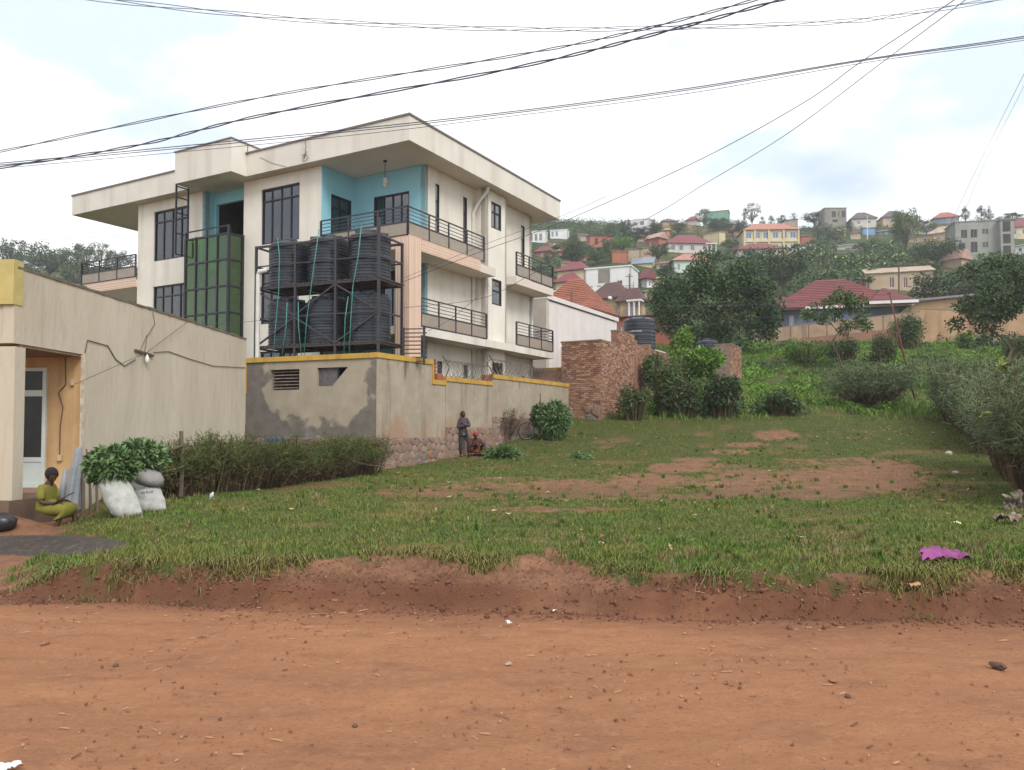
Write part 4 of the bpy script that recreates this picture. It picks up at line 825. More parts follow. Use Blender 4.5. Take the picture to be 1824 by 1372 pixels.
def bricks(P, T, N, t0, t1, z0f, z1, single, rng=random.Random(2), bl=.235, bh=.078, pit=.094):
    r = 0; z = z1 - bh
    while z > 1.5:
        t = t0 - (bl * .5 if r % 2 else 0)
        while t < t1 - .02:
            a, b = max(t, t0) + .008, min(t + bl, t1) - .008
            if b - a > .05 and z > z0f((a + b) / 2) - .15:
                d = rng.uniform(.012, .04); zz = z + rng.uniform(-.008, .008); A = np.asarray(P) + np.asarray(T) * a; B = np.asarray(P) + np.asarray(T) * b; n = np.asarray(N)
                vs = [A + (0, 0, zz), B + (0, 0, zz), B + (0, 0, zz + bh), A + (0, 0, zz + bh)]; vs += [v + n * d for v in vs]
                fs = [(4, 5, 6, 7), (0, 1, 5, 4), (1, 2, 6, 5), (2, 3, 7, 6), (3, 0, 4, 7)]
                if single and len(BCOUNT) < 300: m = MB(); m._add(vs, fs); m.build('brick', rng.choice(BRM), BK); BCOUNT.append(1)
                else: UB[rng.randrange(4)]._add(vs, fs)
            t += bl + .012
        z -= pit; r += 1
UB = [MB() for _ in range(4)]; BCOUNT = []
zb = lambda t: 2.45
m = MB(); m.box(-1.95, 0, 0, .3, 1.2, 5.84); m.box(-.3, 0, .3, 2.0, 1.2, 5.84); m.box(-.3, 0, 2.0, 4.3, 1.2, 6.5); m.box(-.3, 0, 4.3, 6.3, 1.2, 6.05); m.box(-.3, 0, 6.3, 9.5, 1.5, 6.0); m.build('wall_core', BMORT, BK)
bricks((-1.95, 0, 0), (1, 0, 0), (0, -1, 0), 0, 1.95, lambda t: 2.9, 5.84, True)
for y0, y1, zt, zl in ((0, 2.0, 5.84, 2.7), (2.0, 4.3, 6.5, 3.0), (4.3, 6.3, 6.05, 3.6), (6.3, 9.5, 6.0, 4.4)):
    bricks((0, 0, 0), (0, 1, 0), (1, 0, 0), y0, y1, lambda t, q=zl: q, zt, False)
for q, u in enumerate(UB): tag(u.build('brick_courses', BRM[q], BK), kind='stuff')
CAPM = mat('cement_cap', (142, 124, 108), (120, 104, 90), scale=5, rough=.95)
for x0, x1, y0, y1, z in ((-1.99, .04, -.05, .34, 5.84), (-.34, .04, .34, 1.98, 5.84), (-.34, .04, 2.0, 4.3, 6.5), (-.34, .04, 4.55, 6.05, 6.05), (-.34, .04, 6.6, 9.5, 6.0)):
    m = MB(); m.box(x0, x1, y0, y1, z + .001, z + .06); m.build('cap', CAPM, BK)
for y0, y1, z in ((4.3, 4.54, 6.3), (6.3, 6.59, 6.3)): m = MB(); m.box(-.36, .06, y0, y1, 3.5, z); m.build('pier', BRM[0], BK)
stones(lambda t: np.array([t, -.03, 0.]), (0, -1, 0), -1.95, -.02, lambda t: 2.0, 2.9, BK, size=.4)
E2 = at(1290, 655, 46); E2[2] = 0
BP = root('brick_pier', 'short free-standing brick wall end with cement face beside the far black tank', 'wall', tuple(E2), TH)
m = MB(); m.box(-.5, .35, 0, 2.6, 3.5, 6.75); m.build('pier_core', BMORT, BP)
UB = [MB() for _ in range(4)]; bricks((.35, 0, 0), (0, 1, 0), (1, 0, 0), 0, 2.6, lambda t: 4.2, 6.72, False)
for q, u in enumerate(UB): tag(u.build('brick_courses', BRM[q], BP), kind='stuff')
m = MB(); m.box(-.54, .40, -.06, 2.64, 6.751, 6.82); m.build('cap', CAPM, BP); m = MB(); m.box(-.5, .36, -.05, -.001, 3.6, 6.75); m.build('cement_face', CAPM, BP)
# white annex (long white wall parallel to the side facade)
WH = mat('white_render', (222, 214, 210), (214, 206, 202), scale=1.2, rough=.9, streak=((190, 180, 174), 1.5, .4)); GREYP = mat('grey_pilaster', (196, 186, 176), (184, 174, 164), scale=2, rough=.9)
AN0 = at(977, 535, 42.0); an = lwor(AN0)
AN = root('white_annex', 'plain white rendered annex with a long blank wall beyond the apartment block', 'building', tuple(wloc(an[0], an[1])), TH)
m = MB(); m.box(-5, 0, 0, 9.6, 2, 8.66); m.build('wall', WH, AN)
m = MB(); m.box(-.9, .04, -.35, -.001, 2, 8.72); m.box(-5, -.9, -.2, -.001, 2, 8.6); m.build('pilaster', GREYP, AN)
m = MB(); m.box(-5.1, .10, -.36, 9.7, 8.721, 8.95); m.build('parapet', WH, AN)
m = MB(); m.box(-5, .12, 9.72, 18.5, 2, 7.35); m.build('rear_wing', WH, AN)
m = MB(); m.box(-5.1, .22, 9.73, 18.6, 7.351, 7.55); m.build('wing_coping', mat('white_coping', (226, 220, 214), rough=.8), AN)
m = MB(); m.box(.13, .15, 10.2, 11.6, 6.95, 7.12); m.build('vent_slit', DARK, AN)
m = MB(); m.box(2.0, 2.2, 1.5, 6.0, 2, 6.35); m.box(-.2, 2.0, 1.5, 1.7, 2, 6.35); m.build('low_wall', mat('grey_block', (188, 178, 166), (172, 162, 150), scale=3), AN)
m = MB(); m.tube([(2.3, 4.2, 4.5), (2.3, 4.2, 6.9), (2.1, 4.2, 7.15), (2.0, 4.0, 7.1)], .09, 10); m.build('vent_pipe', PVC, AN, smooth=True)
# two big black tanks
def big_tank(label, px0, px1, py0, py1, d, text=None):
    r = (px1 - px0) / 2 / FPX * d; p = at((px0 + px1) / 2, py1, d); h = (py1 - py0) / FPX * d * .88
    tm = tank_mesh(r, h, 9); t = put_tank(label, (p[0], p[1] + r, p[2]), .4, 'large black tanks beside the brick wall', tm)
    st = MB(); st.lathe([(r * 1.05, -3.2), (r * 1.05, -.001)], 20); st.build('plinth', CAPM, t)
    return t, r, h
T1, tr, th_ = big_tank('big black water tank with white lettering behind the brick wall', 1114, 1173, 560, 628, 44)
big_tank('big black water tank half hidden by the brick pier and weeds', 1245, 1284, 603, 650, 52)
def text_mesh(s, size):
    cu = bpy.data.curves.new('txt', 'FONT'); cu.body = s; cu.size = size; cu.align_x = 'CENTER'; cu.resolution_u = 2
    o = bpy.data.objects.new('txt', cu); COL.objects.link(o); dg = bpy.context.evaluated_depsgraph_get(); dg.update()
    me = bpy.data.meshes.new_from_object(o.evaluated_get(dg)); bpy.data.objects.remove(o); bpy.data.curves.remove(cu); return me
tx = text_mesh('o KENTANK', .14)
for v in tx.vertices:
    a = -pi / 2 - .42 - .4 + v.co.x / tr; zz = th_ * .62 + v.co.y; v.co = ((tr + .012) * cos(a), (tr + .012) * sin(a), zz)
tx.materials.append(mat('white_print', (214, 214, 214), rough=.6)); o = obj('lettering', tx, T1)
# ------------------------------------------------------------------ houses on the hillside
def tile_mat(name, col, col2, k=9.0):
    if name in MATS: return MATS[name]
    return mat(name, col, col2, scale=.8, rough=.75, island=.10, streak=(tuple(int(c * .8) for c in col), 2.5, .5))
ROOF = {'red': tile_mat('roof_red', (124, 66, 66), (112, 60, 60)), 'orange': tile_mat('roof_orange', (160, 98, 74), (146, 88, 68)), 'brown': tile_mat('roof_brown', (94, 66, 62), (82, 58, 56)), 'salmon': tile_mat('roof_salmon', (172, 122, 104), (160, 112, 96)),
        'maroon': tile_mat('roof_maroon', (130, 64, 62), (116, 58, 58)), 'tin': mat('roof_tin', (140, 150, 164), (124, 134, 148), scale=.7, rough=.45, metal=.3), 'beige': tile_mat('roof_beige', (176, 160, 138), (150, 132, 112)), 'grey': mat('roof_grey', (150, 146, 142), (134, 130, 126), scale=1, rough=.8),
        'dbrown': tile_mat('roof_dbrown', (96, 84, 84), (82, 72, 74)), 'pink': tile_mat('roof_pink', (186, 150, 134), (160, 126, 112))}
WALLC = {k: mat('house_' + k, a, b, scale=.5, rough=.9, streak=(tuple(int(c * .78) for c in a), .8, .45)) for k, a, b in (('cream', (206, 194, 164), (198, 184, 152)), ('yellow', (198, 186, 148), (190, 176, 138)), ('beige', (184, 164, 138), (172, 150, 126)), ('white', (222, 220, 218), (212, 210, 208)), ('grey', (170, 166, 158), (158, 154, 146)),
        ('mint', (190, 206, 190), (180, 198, 182)), ('concrete', (140, 134, 122), (126, 120, 110)), ('brick', (166, 104, 80), (150, 94, 74)), ('blue', (112, 122, 138), (104, 114, 130)), ('lgrey', (196, 190, 180), (186, 180, 170)), ('skyb', (126, 158, 190), (114, 146, 180)), ('tan', (190, 160, 124), (176, 146, 112)), ('green', (120, 160, 142), (108, 150, 132)), ('slate', (150, 150, 142), (136, 138, 130)))}
GB = glass_mat('blue_glass', (58, 92, 150), .12, .1); GD = glass_mat('house_dark_glass', (44, 46, 52), .12, .1); HOLE = mat('window_hole', (70, 64, 60), (54, 50, 48), scale=1, rough=.9)
HBOX = []
def hip(mb, x0, x1, y0, y1, z, h, ins, rows):
    """stepped hip roof; ins = how far the ridge ends come in (0 = gable)"""
    rows = max(1, rows)
    for k in range(rows):
        a, b = k / rows, (k + 1) / rows; lip = .05 if rows > 1 else 0
        def ring(f, o):
            yy = (y1 - y0) / 2 * f; xx = ins * f; return [(x0 + xx - o, y0 + yy - o, z + h * f), (x1 - xx + o, y0 + yy - o, z + h * f), (x1 - xx + o, y1 - yy + o, z + h * f), (x0 + xx - o, y1 - yy + o, z + h * f)]
        lo, hi = ring(a, lip), ring(b, 0)
        if k == rows - 1: hi = [(x0 + ins, (y0 + y1) / 2, z + h), (x1 - ins, (y0 + y1) / 2, z + h)]
        lo = [(p[0], p[1], p[2] + (.02 if lip and k else 0)) for p in lo]
        if len(hi) == 4: mb._add(lo + hi, [(0, 1, 5, 4), (1, 2, 6, 5), (2, 3, 7, 6), (3, 0, 4, 7)])
        else: mb._add(lo + hi, [(0, 1, 5, 4), (1, 2, 5), (2, 3, 4, 5), (3, 0, 4)])
    mb._add([(x0, y0, z - .12), (x1, y0, z - .12), (x1, y1, z - .12), (x0, y1, z - .12), (x0, y0, z + .01), (x1, y0, z + .01), (x1, y1, z + .01), (x0, y1, z + .01)], [(0, 3, 2, 1), (0, 1, 5, 4), (1, 2, 6, 5), (2, 3, 7, 6), (3, 0, 4, 7)])
def house(name, label, px0, px1, yb, ye, yr, wall, roof, kind='hip', rot=0., ratio=.75, wins=(), swins=(), gm=None, fm=None, rows=1, over=.5, d=None, cat='house', ins=None, extra=None, deep=3.5, group='houses on the hillside'):
    pc = (px0 + px1) / 2; g = ground(pc, yb) if d is None else at(pc, yb, d)
    if g is None: g = at(pc, yb, 300.)
    D = g[1]; W = (px1 - px0) / FPX * D; r = radians(rot); ov = over if kind in ('hip', 'gable') else 0.
    w = (W - 2 * ov) / (cos(r) + ratio * abs(sin(r))); dep = w * ratio; he = (yb - ye) / FPX * D; hr = max((ye - yr), 0) / FPX * D
    c = np.array([g[0], D + dep * .5 * cos(r) + .5 * abs(sin(r)) * w * .5, g[2]])
    H_ = root(name, label, cat, tuple(c), r + atan2(-c[0], c[1]) * .85, group); WM = WALLC[wall]
    a, b = w / 2, dep / 2
    # walls with holes on the front and one visible side
    fh = [(u0 * w, u1 * w, v0 * he, v1 * he) for u0, u1, v0, v1 in wins]; m = MB()
    m.wall((-a, -b, 0), (1, 0, 0), (0, -1, 0), w, -deep, he, fh, .2)
    sgn = -1 if rot >= 0 else 1; sh = [(u0 * dep, u1 * dep, v0 * he, v1 * he) for u0, u1, v0, v1 in swins]
    if sgn < 0: m.wall((-a, b, 0), (0, -1, 0), (-1, 0, 0), dep, -deep, he, sh, .2); m.wall((a, -b, 0), (0, 1, 0), (1, 0, 0), dep, -deep, he, [], .2)
    else: m.wall((a, -b, 0), (0, 1, 0), (1, 0, 0), dep, -deep, he, sh, .2); m.wall((-a, b, 0), (0, -1, 0), (-1, 0, 0), dep, -deep, he, [], .2)
    m.wall((a, b, 0), (-1, 0, 0), (0, 1, 0), w, -deep, he, [], .2)
    if kind == 'gable':
        m.poly([(-a, -b + .01, he), (-a, b - .01, he), (-a, 0, he + hr * .96)]); m.poly([(a, b - .01, he), (a, -b + .01, he), (a, 0, he + hr * .96)])
    m.build('wall', WM, H_)
    gm_ = gm or GD; fm_ = fm or mat('house_white_frame', (206, 206, 204), rough=.6)
    for u0, u1, z0, z1 in fh:
        x0, x1 = -a + u0, -a + u1; m = MB(); e = .003
        m.box(x0 + e, x0 + .07, -b + .06, -b + .13, z0 + e, z1 - e); m.box(x1 - .07, x1 - e, -b + .06, -b + .13, z0 + e, z1 - e); m.box(x0 + .07, x1 - .07, -b + .06, -b + .13, z1 - .07, z1 - e); m.box(x0 + .07, x1 - .07, -b + .06, -b + .13, z0 + e, z0 + .07); m.box((x0 + x1) / 2 - .03, (x0 + x1) / 2 + .03, -b + .065, -b + .125, z0 + .07, z1 - .07)
        wf = m.build('window', fm_, H_); m = MB(); m.box(x0 + .07, x1 - .07, -b + .09, -b + .1, z0 + .07, z1 - .07); m.build('pane', gm_, wf)
    for u0, u1, z0, z1 in sh:
        X = sgn * a; q0, q1 = (b - u0, b - u1) if sgn < 0 else (-b + u0, -b + u1); m = MB(); lo, hi = sorted((q0, q1)); xa, xb = sorted((X - sgn * .12, X - sgn * .06)); m.box(xa, xb, lo + .003, hi - .003, z0 + .003, z1 - .003); m.build('window', gm_, H_)
    if kind in ('hip', 'gable'):
        i_ = (min(b + ov, a * .8) if ins is None else ins) if kind == 'hip' else .0
        m = MB(); hip(m, -a - ov, a + ov, -b - ov, b + ov, he + .10, hr, i_, rows); m.build('roof', ROOF[roof], H_)
    elif kind == 'flat':
        m = MB(); m.box(-a - .15, a + .15, -b - .15, b + .15, he + .001, he + .22); m.build('roof', ROOF.get(roof) or WALLC[roof], H_)
    elif kind == 'mono':
        m = MB(); m.extr([(-a - .3, -b - .3, he), (a + .3, -b - .3, he), (a + .3, b + .3, he + hr), (-a - .3, b + .3, he + hr)], (0, 0, .1)); m.build('roof', ROOF[roof], H_)
        m = MB(); m.poly([(-a, -b, he), (-a, b, he + hr), (-a, b, he)]); m.poly([(a, -b, he), (a, b, he), (a, b, he + hr)]); m.build('gable_wall', WM, H_)
    if extra: extra(H_, a, b, he, hr)
    HBOX.append((px0, px1, yr, yb, D)); return H_
two = lambda u, hw, v0, v1: [(x - hw, x + hw, v0, v1) for x in u]
def porch(col='house_white_frame', x0=-.3, x1=.9, d=1.6, n=4, arch=False):
    def f(H_, a, b, he, hr):
        for k in range(n):
            x = a * (x0 + (x1 - x0) * k / (n - 1)); m = MB(); m.lathe([(.17, 0), (.14, .2), (.14, he - .25), (.19, he)], 10, (x, -b - d, 0)); m.build('porch_column', mat('house_white_frame', (206, 206, 204)), H_, smooth=True)
        m = MB(); m.box(a * x0 - .3, a * x1 + .3, -b - d - .2, -b - .01, -3, .1); m.build('porch_floor', WALLC['beige'], H_)
        m = MB(); m.box(a * x0 - .3, a * x1 + .3, -b - d - .25, -b - .01, he - .25, he - .02); m.build('porch_beam', WALLC['white'], H_)
    return f
def balcony(color, z=.12):
    def f(H_, a, b, he, hr):
        M = mat('purple_rail', (128, 84, 104), rough=.5)
        m = MB(); m.box(-a * .1, a + .9, -b - 1.3, -b - .01, -.25, 0.0); m.build('balcony_slab', WALLC['white'], H_)
        for k in range(10): m = MB(); x = -a * .08 + (a * 1.06 + .8) * k / 9; m.beam((x, -b - 1.25, 0.0), (x, -b - 1.25, 1.0), .09); m.build('rail_post', M, H_)
        for z_ in (.35, .65, 1.0): m = MB(); m.beam((-a * .08, -b - 1.25, z_), (a + .85, -b - 1.25, z_), .06); m.build('rail', M, H_)
        m = MB(); m.box(-a * .42, a * .1, -b - .06, -b - .003, he * .45, he * .96); m.build('stone_panel', WALLC['concrete'], H_)
    return f
house('tiled_house', 'house with a big orange tiled hip roof right behind the white annex', 952, 1106, 580, 553, 488, 'beige', 'orange', rot=-28, ratio=.9, rows=16, ins=2.7, d=80., wins=[(.62, .68, .1, .8)], extra=porch(x0=.1, x1=1.0, n=4))
house('brown_roof_house', 'tan house with broad dark brown hip roof behind the orange tiled roof', 1048, 1142, 568, 531, 498, 'tan', 'brown', rot=-25, ratio=.8, rows=1, d=109., wins=[(.8, .87, .05, .6)], swins=[(.4, .5, .1, .6)])
house('brown_roof_house', 'small brown-roofed porch wing with white columns below the white modern house', 1098, 1160, 566, 536, 511, 'tan', 'brown', rot=-20, ratio=.7, d=107., wins=[(.35, .75, .05, .7)], extra=porch(x0=.2, x1=1.1, n=3, d=1.2))
house('modern_white_house', 'white flat-roofed modern house with purple balcony rails and stone panel', 1046, 1143, 524, 476, 476, 'white', 'white', 'flat', rot=-16, ratio=.7, wins=two((.12, .3, .45), .05, .30, .36) + [(.70, .82, .04, .5)], swins=[(.3, .4, .1, .5)], extra=balcony('purple'), gm=mat('maroon_door', (96, 50, 56)))
house('red_roof_house', 'cream house with bright red hip roof, upper one of a red-roofed pair', 988, 1066, 506, 481, 462, 'cream', 'red', rot=-24, ratio=.8, wins=two((.35, .6), .05, .3, .8))
house('red_roof_house', 'cream house with dull red porch roof, lower one of a red-roofed pair', 985, 1048, 518, 502, 484, 'cream', 'maroon', rot=-24, ratio=.8, wins=two((.4, .7), .09, .1, .7))
house('red_gable_house', 'narrow white gabled house with red roof beside the white modern house', 1138, 1170, 512, 497, 479, 'white', 'red', 'gable', rot=-50, ratio=1.2, swins=[(.4, .6, .2, .7)])
house('tin_roof_house', 'house with blue-grey tin roof above the white modern house', 1128, 1168, 476, 470, 454, 'yellow', 'tin', 'mono', rot=-10, ratio=.6)
house('ruined_brick_house', 'unfinished orange brick house with bare walls among the trees', 1088, 1120, 470, 449, 449, 'brick', 'brick', 'flat', rot=10, ratio=.5)
house('grey_block_house', 'unplastered beige block house between the brick shell and the long red roof', 1118, 1146, 468, 443, 440, 'beige', 'grey', 'mono', rot=-15, ratio=.7, wins=two((.3, .6), .06, .5, .7))
house('brick_gable_house', 'brick house with gabled end below the white ridge-top house', 1150, 1192, 440, 424, 413, 'brick', 'pink', 'gable', rot=-40, ratio=.8, wins=[(.3, .4, .3, .7)])
house('small_tan_house', 'small tan house left of the long red-roofed house', 1145, 1182, 458, 440, 436, 'tan', 'beige', 'mono', rot=-15, wins=two((.4,), .08, .3, .7))
house('long_red_roof_house', 'pale grey house with long crimson hip roof in the middle of the hill', 1180, 1278, 452, 433, 412, 'lgrey', 'red', rot=14, ratio=.6, wins=two((.12, .3, .55), .045, .35, .85), extra=porch(x0=.7, x1=1.1, n=3, d=1.0))
house('yellow_shed_house', 'boxy yellow house tucked behind the long crimson roof', 1256, 1296, 434, 414, 410, 'yellow', 'beige', 'mono', rot=-30, ratio=.8)
house('salmon_roof_house', 'mint green house with salmon hip roof and arched porch', 1193, 1276, 486, 464, 447, 'mint', 'salmon', rot=10, ratio=.7, wins=[(.1, .17, .2, .75), (.38, .52, .05, .7), (.58, .74, .05, .7)])
def yb_extra(H_, a, b, he, hr):
    for x in (-a, -a * .62, -a * .1, a * .45, a): m = MB(); m.box(x - .25, x + .25, -b - .35, -b - .003, -3, he); m.build('pier', WALLC['yellow'], H_)
    m = MB(); m.box(-a, a, -b - .3, -b - .01, he * .50, he * .60); m.build('floor_band', WALLC['cream'], H_)
house('yellow_block', 'large two-storey yellow building with salmon roof and blue windows', 1322, 1432, 452, 408, 391, 'yellow', 'salmon', rot=12, ratio=.5, wins=two((.08, .24, .40, .58, .74, .90), .05, .66, .90) + two((.08, .24, .40, .58, .74, .90), .05, .12, .40), gm=GB, extra=yb_extra, cat='building', swins=[(.3, .5, .66, .9)])
house('low_red_roof_house', 'low house with red hip roof directly in front of the yellow building', 1312, 1404, 456, 444, 429, 'lgrey', 'red', rot=8, ratio=.6, wins=two((.3, .7), .05, .1, .8))
house('concrete_shell', 'unfinished grey concrete house with empty window holes on the ridge', 1466, 1513, 396, 370, 370, 'concrete', 'concrete', 'flat', rot=18, ratio=.8, wins=[(.32, .52, .35, .80), (.62, .68, .35, .8), (.78, .95, .35, .8), (.35, .6, .02, .22)], swins=[(.5, .62, .3, .8)], gm=HOLE, fm=WALLC['concrete'], group='houses along the ridge')
house('ridge_house', 'grey house with dark hip roof right of the concrete shell on the ridge', 1516, 1570, 402, 389, 373, 'lgrey', 'dbrown', rot=10, ratio=.9, wins=two((.3, .7), .07, .3, .7), group='houses along the ridge')
house('ridge_house', 'brown house with dark double hip roof behind the tall pale tree', 1570, 1632, 400, 386, 370, 'beige', 'dbrown', rot=15, ratio=.8, wins=two((.3, .6), .05, .3, .75), group='houses along the ridge')
house('ridge_house', 'small house with orange hip roof and white window bays on the ridge', 1668, 1716, 398, 387, 374, 'blue', 'orange', rot=5, ratio=.8, wins=two((.6, .85), .1, .1, .95), group='houses along the ridge')
def gb_extra(H_, a, b, he, hr):
    m = MB(); m.box(a * .62, a + .6, -b - 1.6, -b - .01, -3, he * .96); m.build('stair_bay', WALLC['slate'], H_)
    for z0, z1 in ((.66, .92), (.36, .60), (.04, .30)): m = MB(); m.box(a * .70, a * .98, -b - 1.64, -b - 1.601, he * z0, he * z1); m.build('opening', HOLE, H_)
    m = MB(); m.box(a * .58, a + .9, -b - 1.9, -b - .02, he * .961, he * .99); m.build('bay_roof', WALLC['slate'], H_)
house('grey_block', 'tall grey unfinished three-storey block at the right of the hill', 1708, 1806, 462, 392, 392, 'slate', 'slate', 'flat', rot=14, ratio=.6, wins=[(.12, .24, .58, .80), (.30, .43, .58, .80), (.52, .57, .66, .80), (.58, .63, .66, .80), (.30, .43, .20, .48), (.08, .2, .20, .46), (.52, .57, .32, .46), (.58, .63, .32, .46)], gm=HOLE, fm=WALLC['slate'], extra=gb_extra, cat='building')
house('edge_red_roof_house', 'beige house with red hip roof cut by the right edge of the picture', 1804, 1880, 424, 403, 382, 'cream', 'red', rot=10, ratio=.8, wins=two((.15, .4), .05, .4, .8))
house('blue_window_house', 'small flat beige house with two bright blue windows', 1630, 1668, 417, 397, 397, 'beige', 'beige', 'flat', rot=6, ratio=.7, wins=[(.18, .42, .25, .8), (.62, .84, .25, .8)], gm=GB)
house('beige_roof_house', 'house with pale beige roof left of the grey unfinished block', 1662, 1714, 428, 414, 400, 'tan', 'beige', rot=-12, ratio=.7, wins=two((.4, .75), .07, .2, .7))
house('pink_roof_house', 'old house with faded pinkish roof below the grey unfinished block', 1686, 1738, 480, 462, 444, 'beige', 'pink', 'gable', rot=-35, ratio=.8)
H_R = house('red_tile_house', 'large house with dark red tiled hip roof behind the long wall', 1388, 1628, 600, 548, 486, 'blue', 'red', rot=4, ratio=.62, rows=16, over=.7, ins=5.6, d=88., wins=[(.12, .16, .2, .8), (.5, .55, .25, .8)], deep=4)
def tworoof(H_, x0, x1, y0, y1, z, h, ins, rows=10, rf='red'):
    m = MB(); hip(m, x0, x1, y0, y1, z, h, ins, rows); m.build('wing_roof', ROOF[rf], H_)
tworoof(H_R, 2.9, 7.6, -7.2, 3, 3.35, 2.25, 2.3); tworoof(H_R, -7.4, -3.4, -6.0, 2, 3.2, 1.9, 1.9)
for p, q in (((-8.2, -5.4, 3.18), (7.6, -5.4, 3.18)), ((2.9, -7.3, 3.2), (7.7, -7.3, 3.2))): m = MB(); m.beam(p, q, .12, .3); m.build('white_fascia', WALLC['white'], H_R)
house('beige_farmhouse', 'beige house with pale sheet roof above the dark red tiled roof', 1556, 1668, 517, 485, 467, 'beige', 'beige', 'mono', rot=4, ratio=.45, wins=[(.34, .42, .15, .75), (.55, .62, .1, .7), (.72, .80, .15, .75)], gm=mat('red_window', (110, 76, 76)))
house('lean_to', 'low tan lean-to with dark roof below the beige farmhouse', 1560, 1632, 548, 528, 522, 'tan', 'dbrown', 'mono', rot=0, ratio=.4)
house('brick_shed', 'orange brick shed between leafy trees right of the farmhouse', 1716, 1746, 490, 476, 473, 'brick', 'beige', 'mono', rot=5, ratio=.6)
house('white_villa', 'white villa with columns on the ridge beside the apartment block', 940, 976, 432, 412, 409, 'white', 'white', 'flat', rot=-10, ratio=.5, wins=two((.2, .45, .7), .08, .15, .8), group='houses along the ridge')
house('glass_villa', 'white villa with tall blue glass tower among ridge trees', 980, 1015, 426, 410, 410, 'white', 'white', 'flat', rot=-10, ratio=.6, wins=two((.15, .38), .07, .3, .9), gm=GB, group='houses along the ridge')
house('roadside_red_house', 'small house with red hip roof half hidden by trees at the hill foot', 950, 992, 458, 448, 436, 'brick', 'red', rot=-22, ratio=.9, wins=two((.5,), .1, .2, .8))
house('orange_roof_cottage', 'cottage with plain orange roof beside the small red-roofed house', 992, 1024, 456, 447, 437, 'tan', 'orange', rot=-30, ratio=.7)
house('brick_shell', 'open brick shell of a house with roof frame on the upper slope', 1046, 1094, 440, 420, 416, 'brick', 'dbrown', 'mono', rot=12, ratio=.5, wins=two((.3, .6), .07, .2, .8), gm=HOLE, fm=WALLC['brick'])
house('ridge_villa', 'white two-storey villa with balcony on the ridge', 1116, 1164, 414, 391, 391, 'white', 'white', 'flat', rot=-12, ratio=.6, wins=two((.15, .4, .7), .09, .55, .85) + two((.2, .55, .8), .08, .1, .4), group='houses along the ridge')
house('ridge_house', 'dark roofed house on the ridge above the long crimson roof', 1176, 1210, 402, 395, 388, 'beige', 'dbrown', rot=8, ratio=.8, group='houses along the ridge')
house('ridge_house', 'maroon roofed house on the ridge left of the green netted building', 1222, 1252, 398, 392, 383, 'lgrey', 'maroon', rot=-25, ratio=.9, group='houses along the ridge')
house('netted_building', 'building under construction wrapped in green netting on the ridge', 1258, 1304, 394, 376, 376, 'green', 'concrete', 'flat', rot=-8, ratio=.6, wins=[(.45, .6, .05, .3), (.7, .85, .05, .3)], gm=HOLE, fm=WALLC['concrete'], cat='building', group='houses along the ridge')
house('blue_shed', 'blue sheet metal shed above the banana plants', 1538, 1562, 420, 406, 404, 'skyb', 'tin', 'mono', rot=10, ratio=.7)
house('white_roof_shed', 'low shed with white sheet roof at the top of the banana plot', 1496, 1548, 446, 436, 429, 'lgrey', 'grey', 'mono', rot=-8, ratio=.5, wins=[(.3, .7, .1, .6)])
house('brick_hut', 'small brick hut right of the yellow building', 1428, 1450, 434, 420, 417, 'brick', 'pink', 'mono', rot=5, ratio=.8)
house('white_hut', 'white rendered hut below the brick hut beside the banana plot', 1420, 1456, 448, 434, 431, 'white', 'grey', 'mono', rot=5, ratio=.6)
house('white_blue_stall', 'white and blue building edge peeping between balcony and orange roof', 968, 1002, 540, 520, 516, 'skyb', 'white', 'flat', rot=-10, ratio=.5, d=122.)
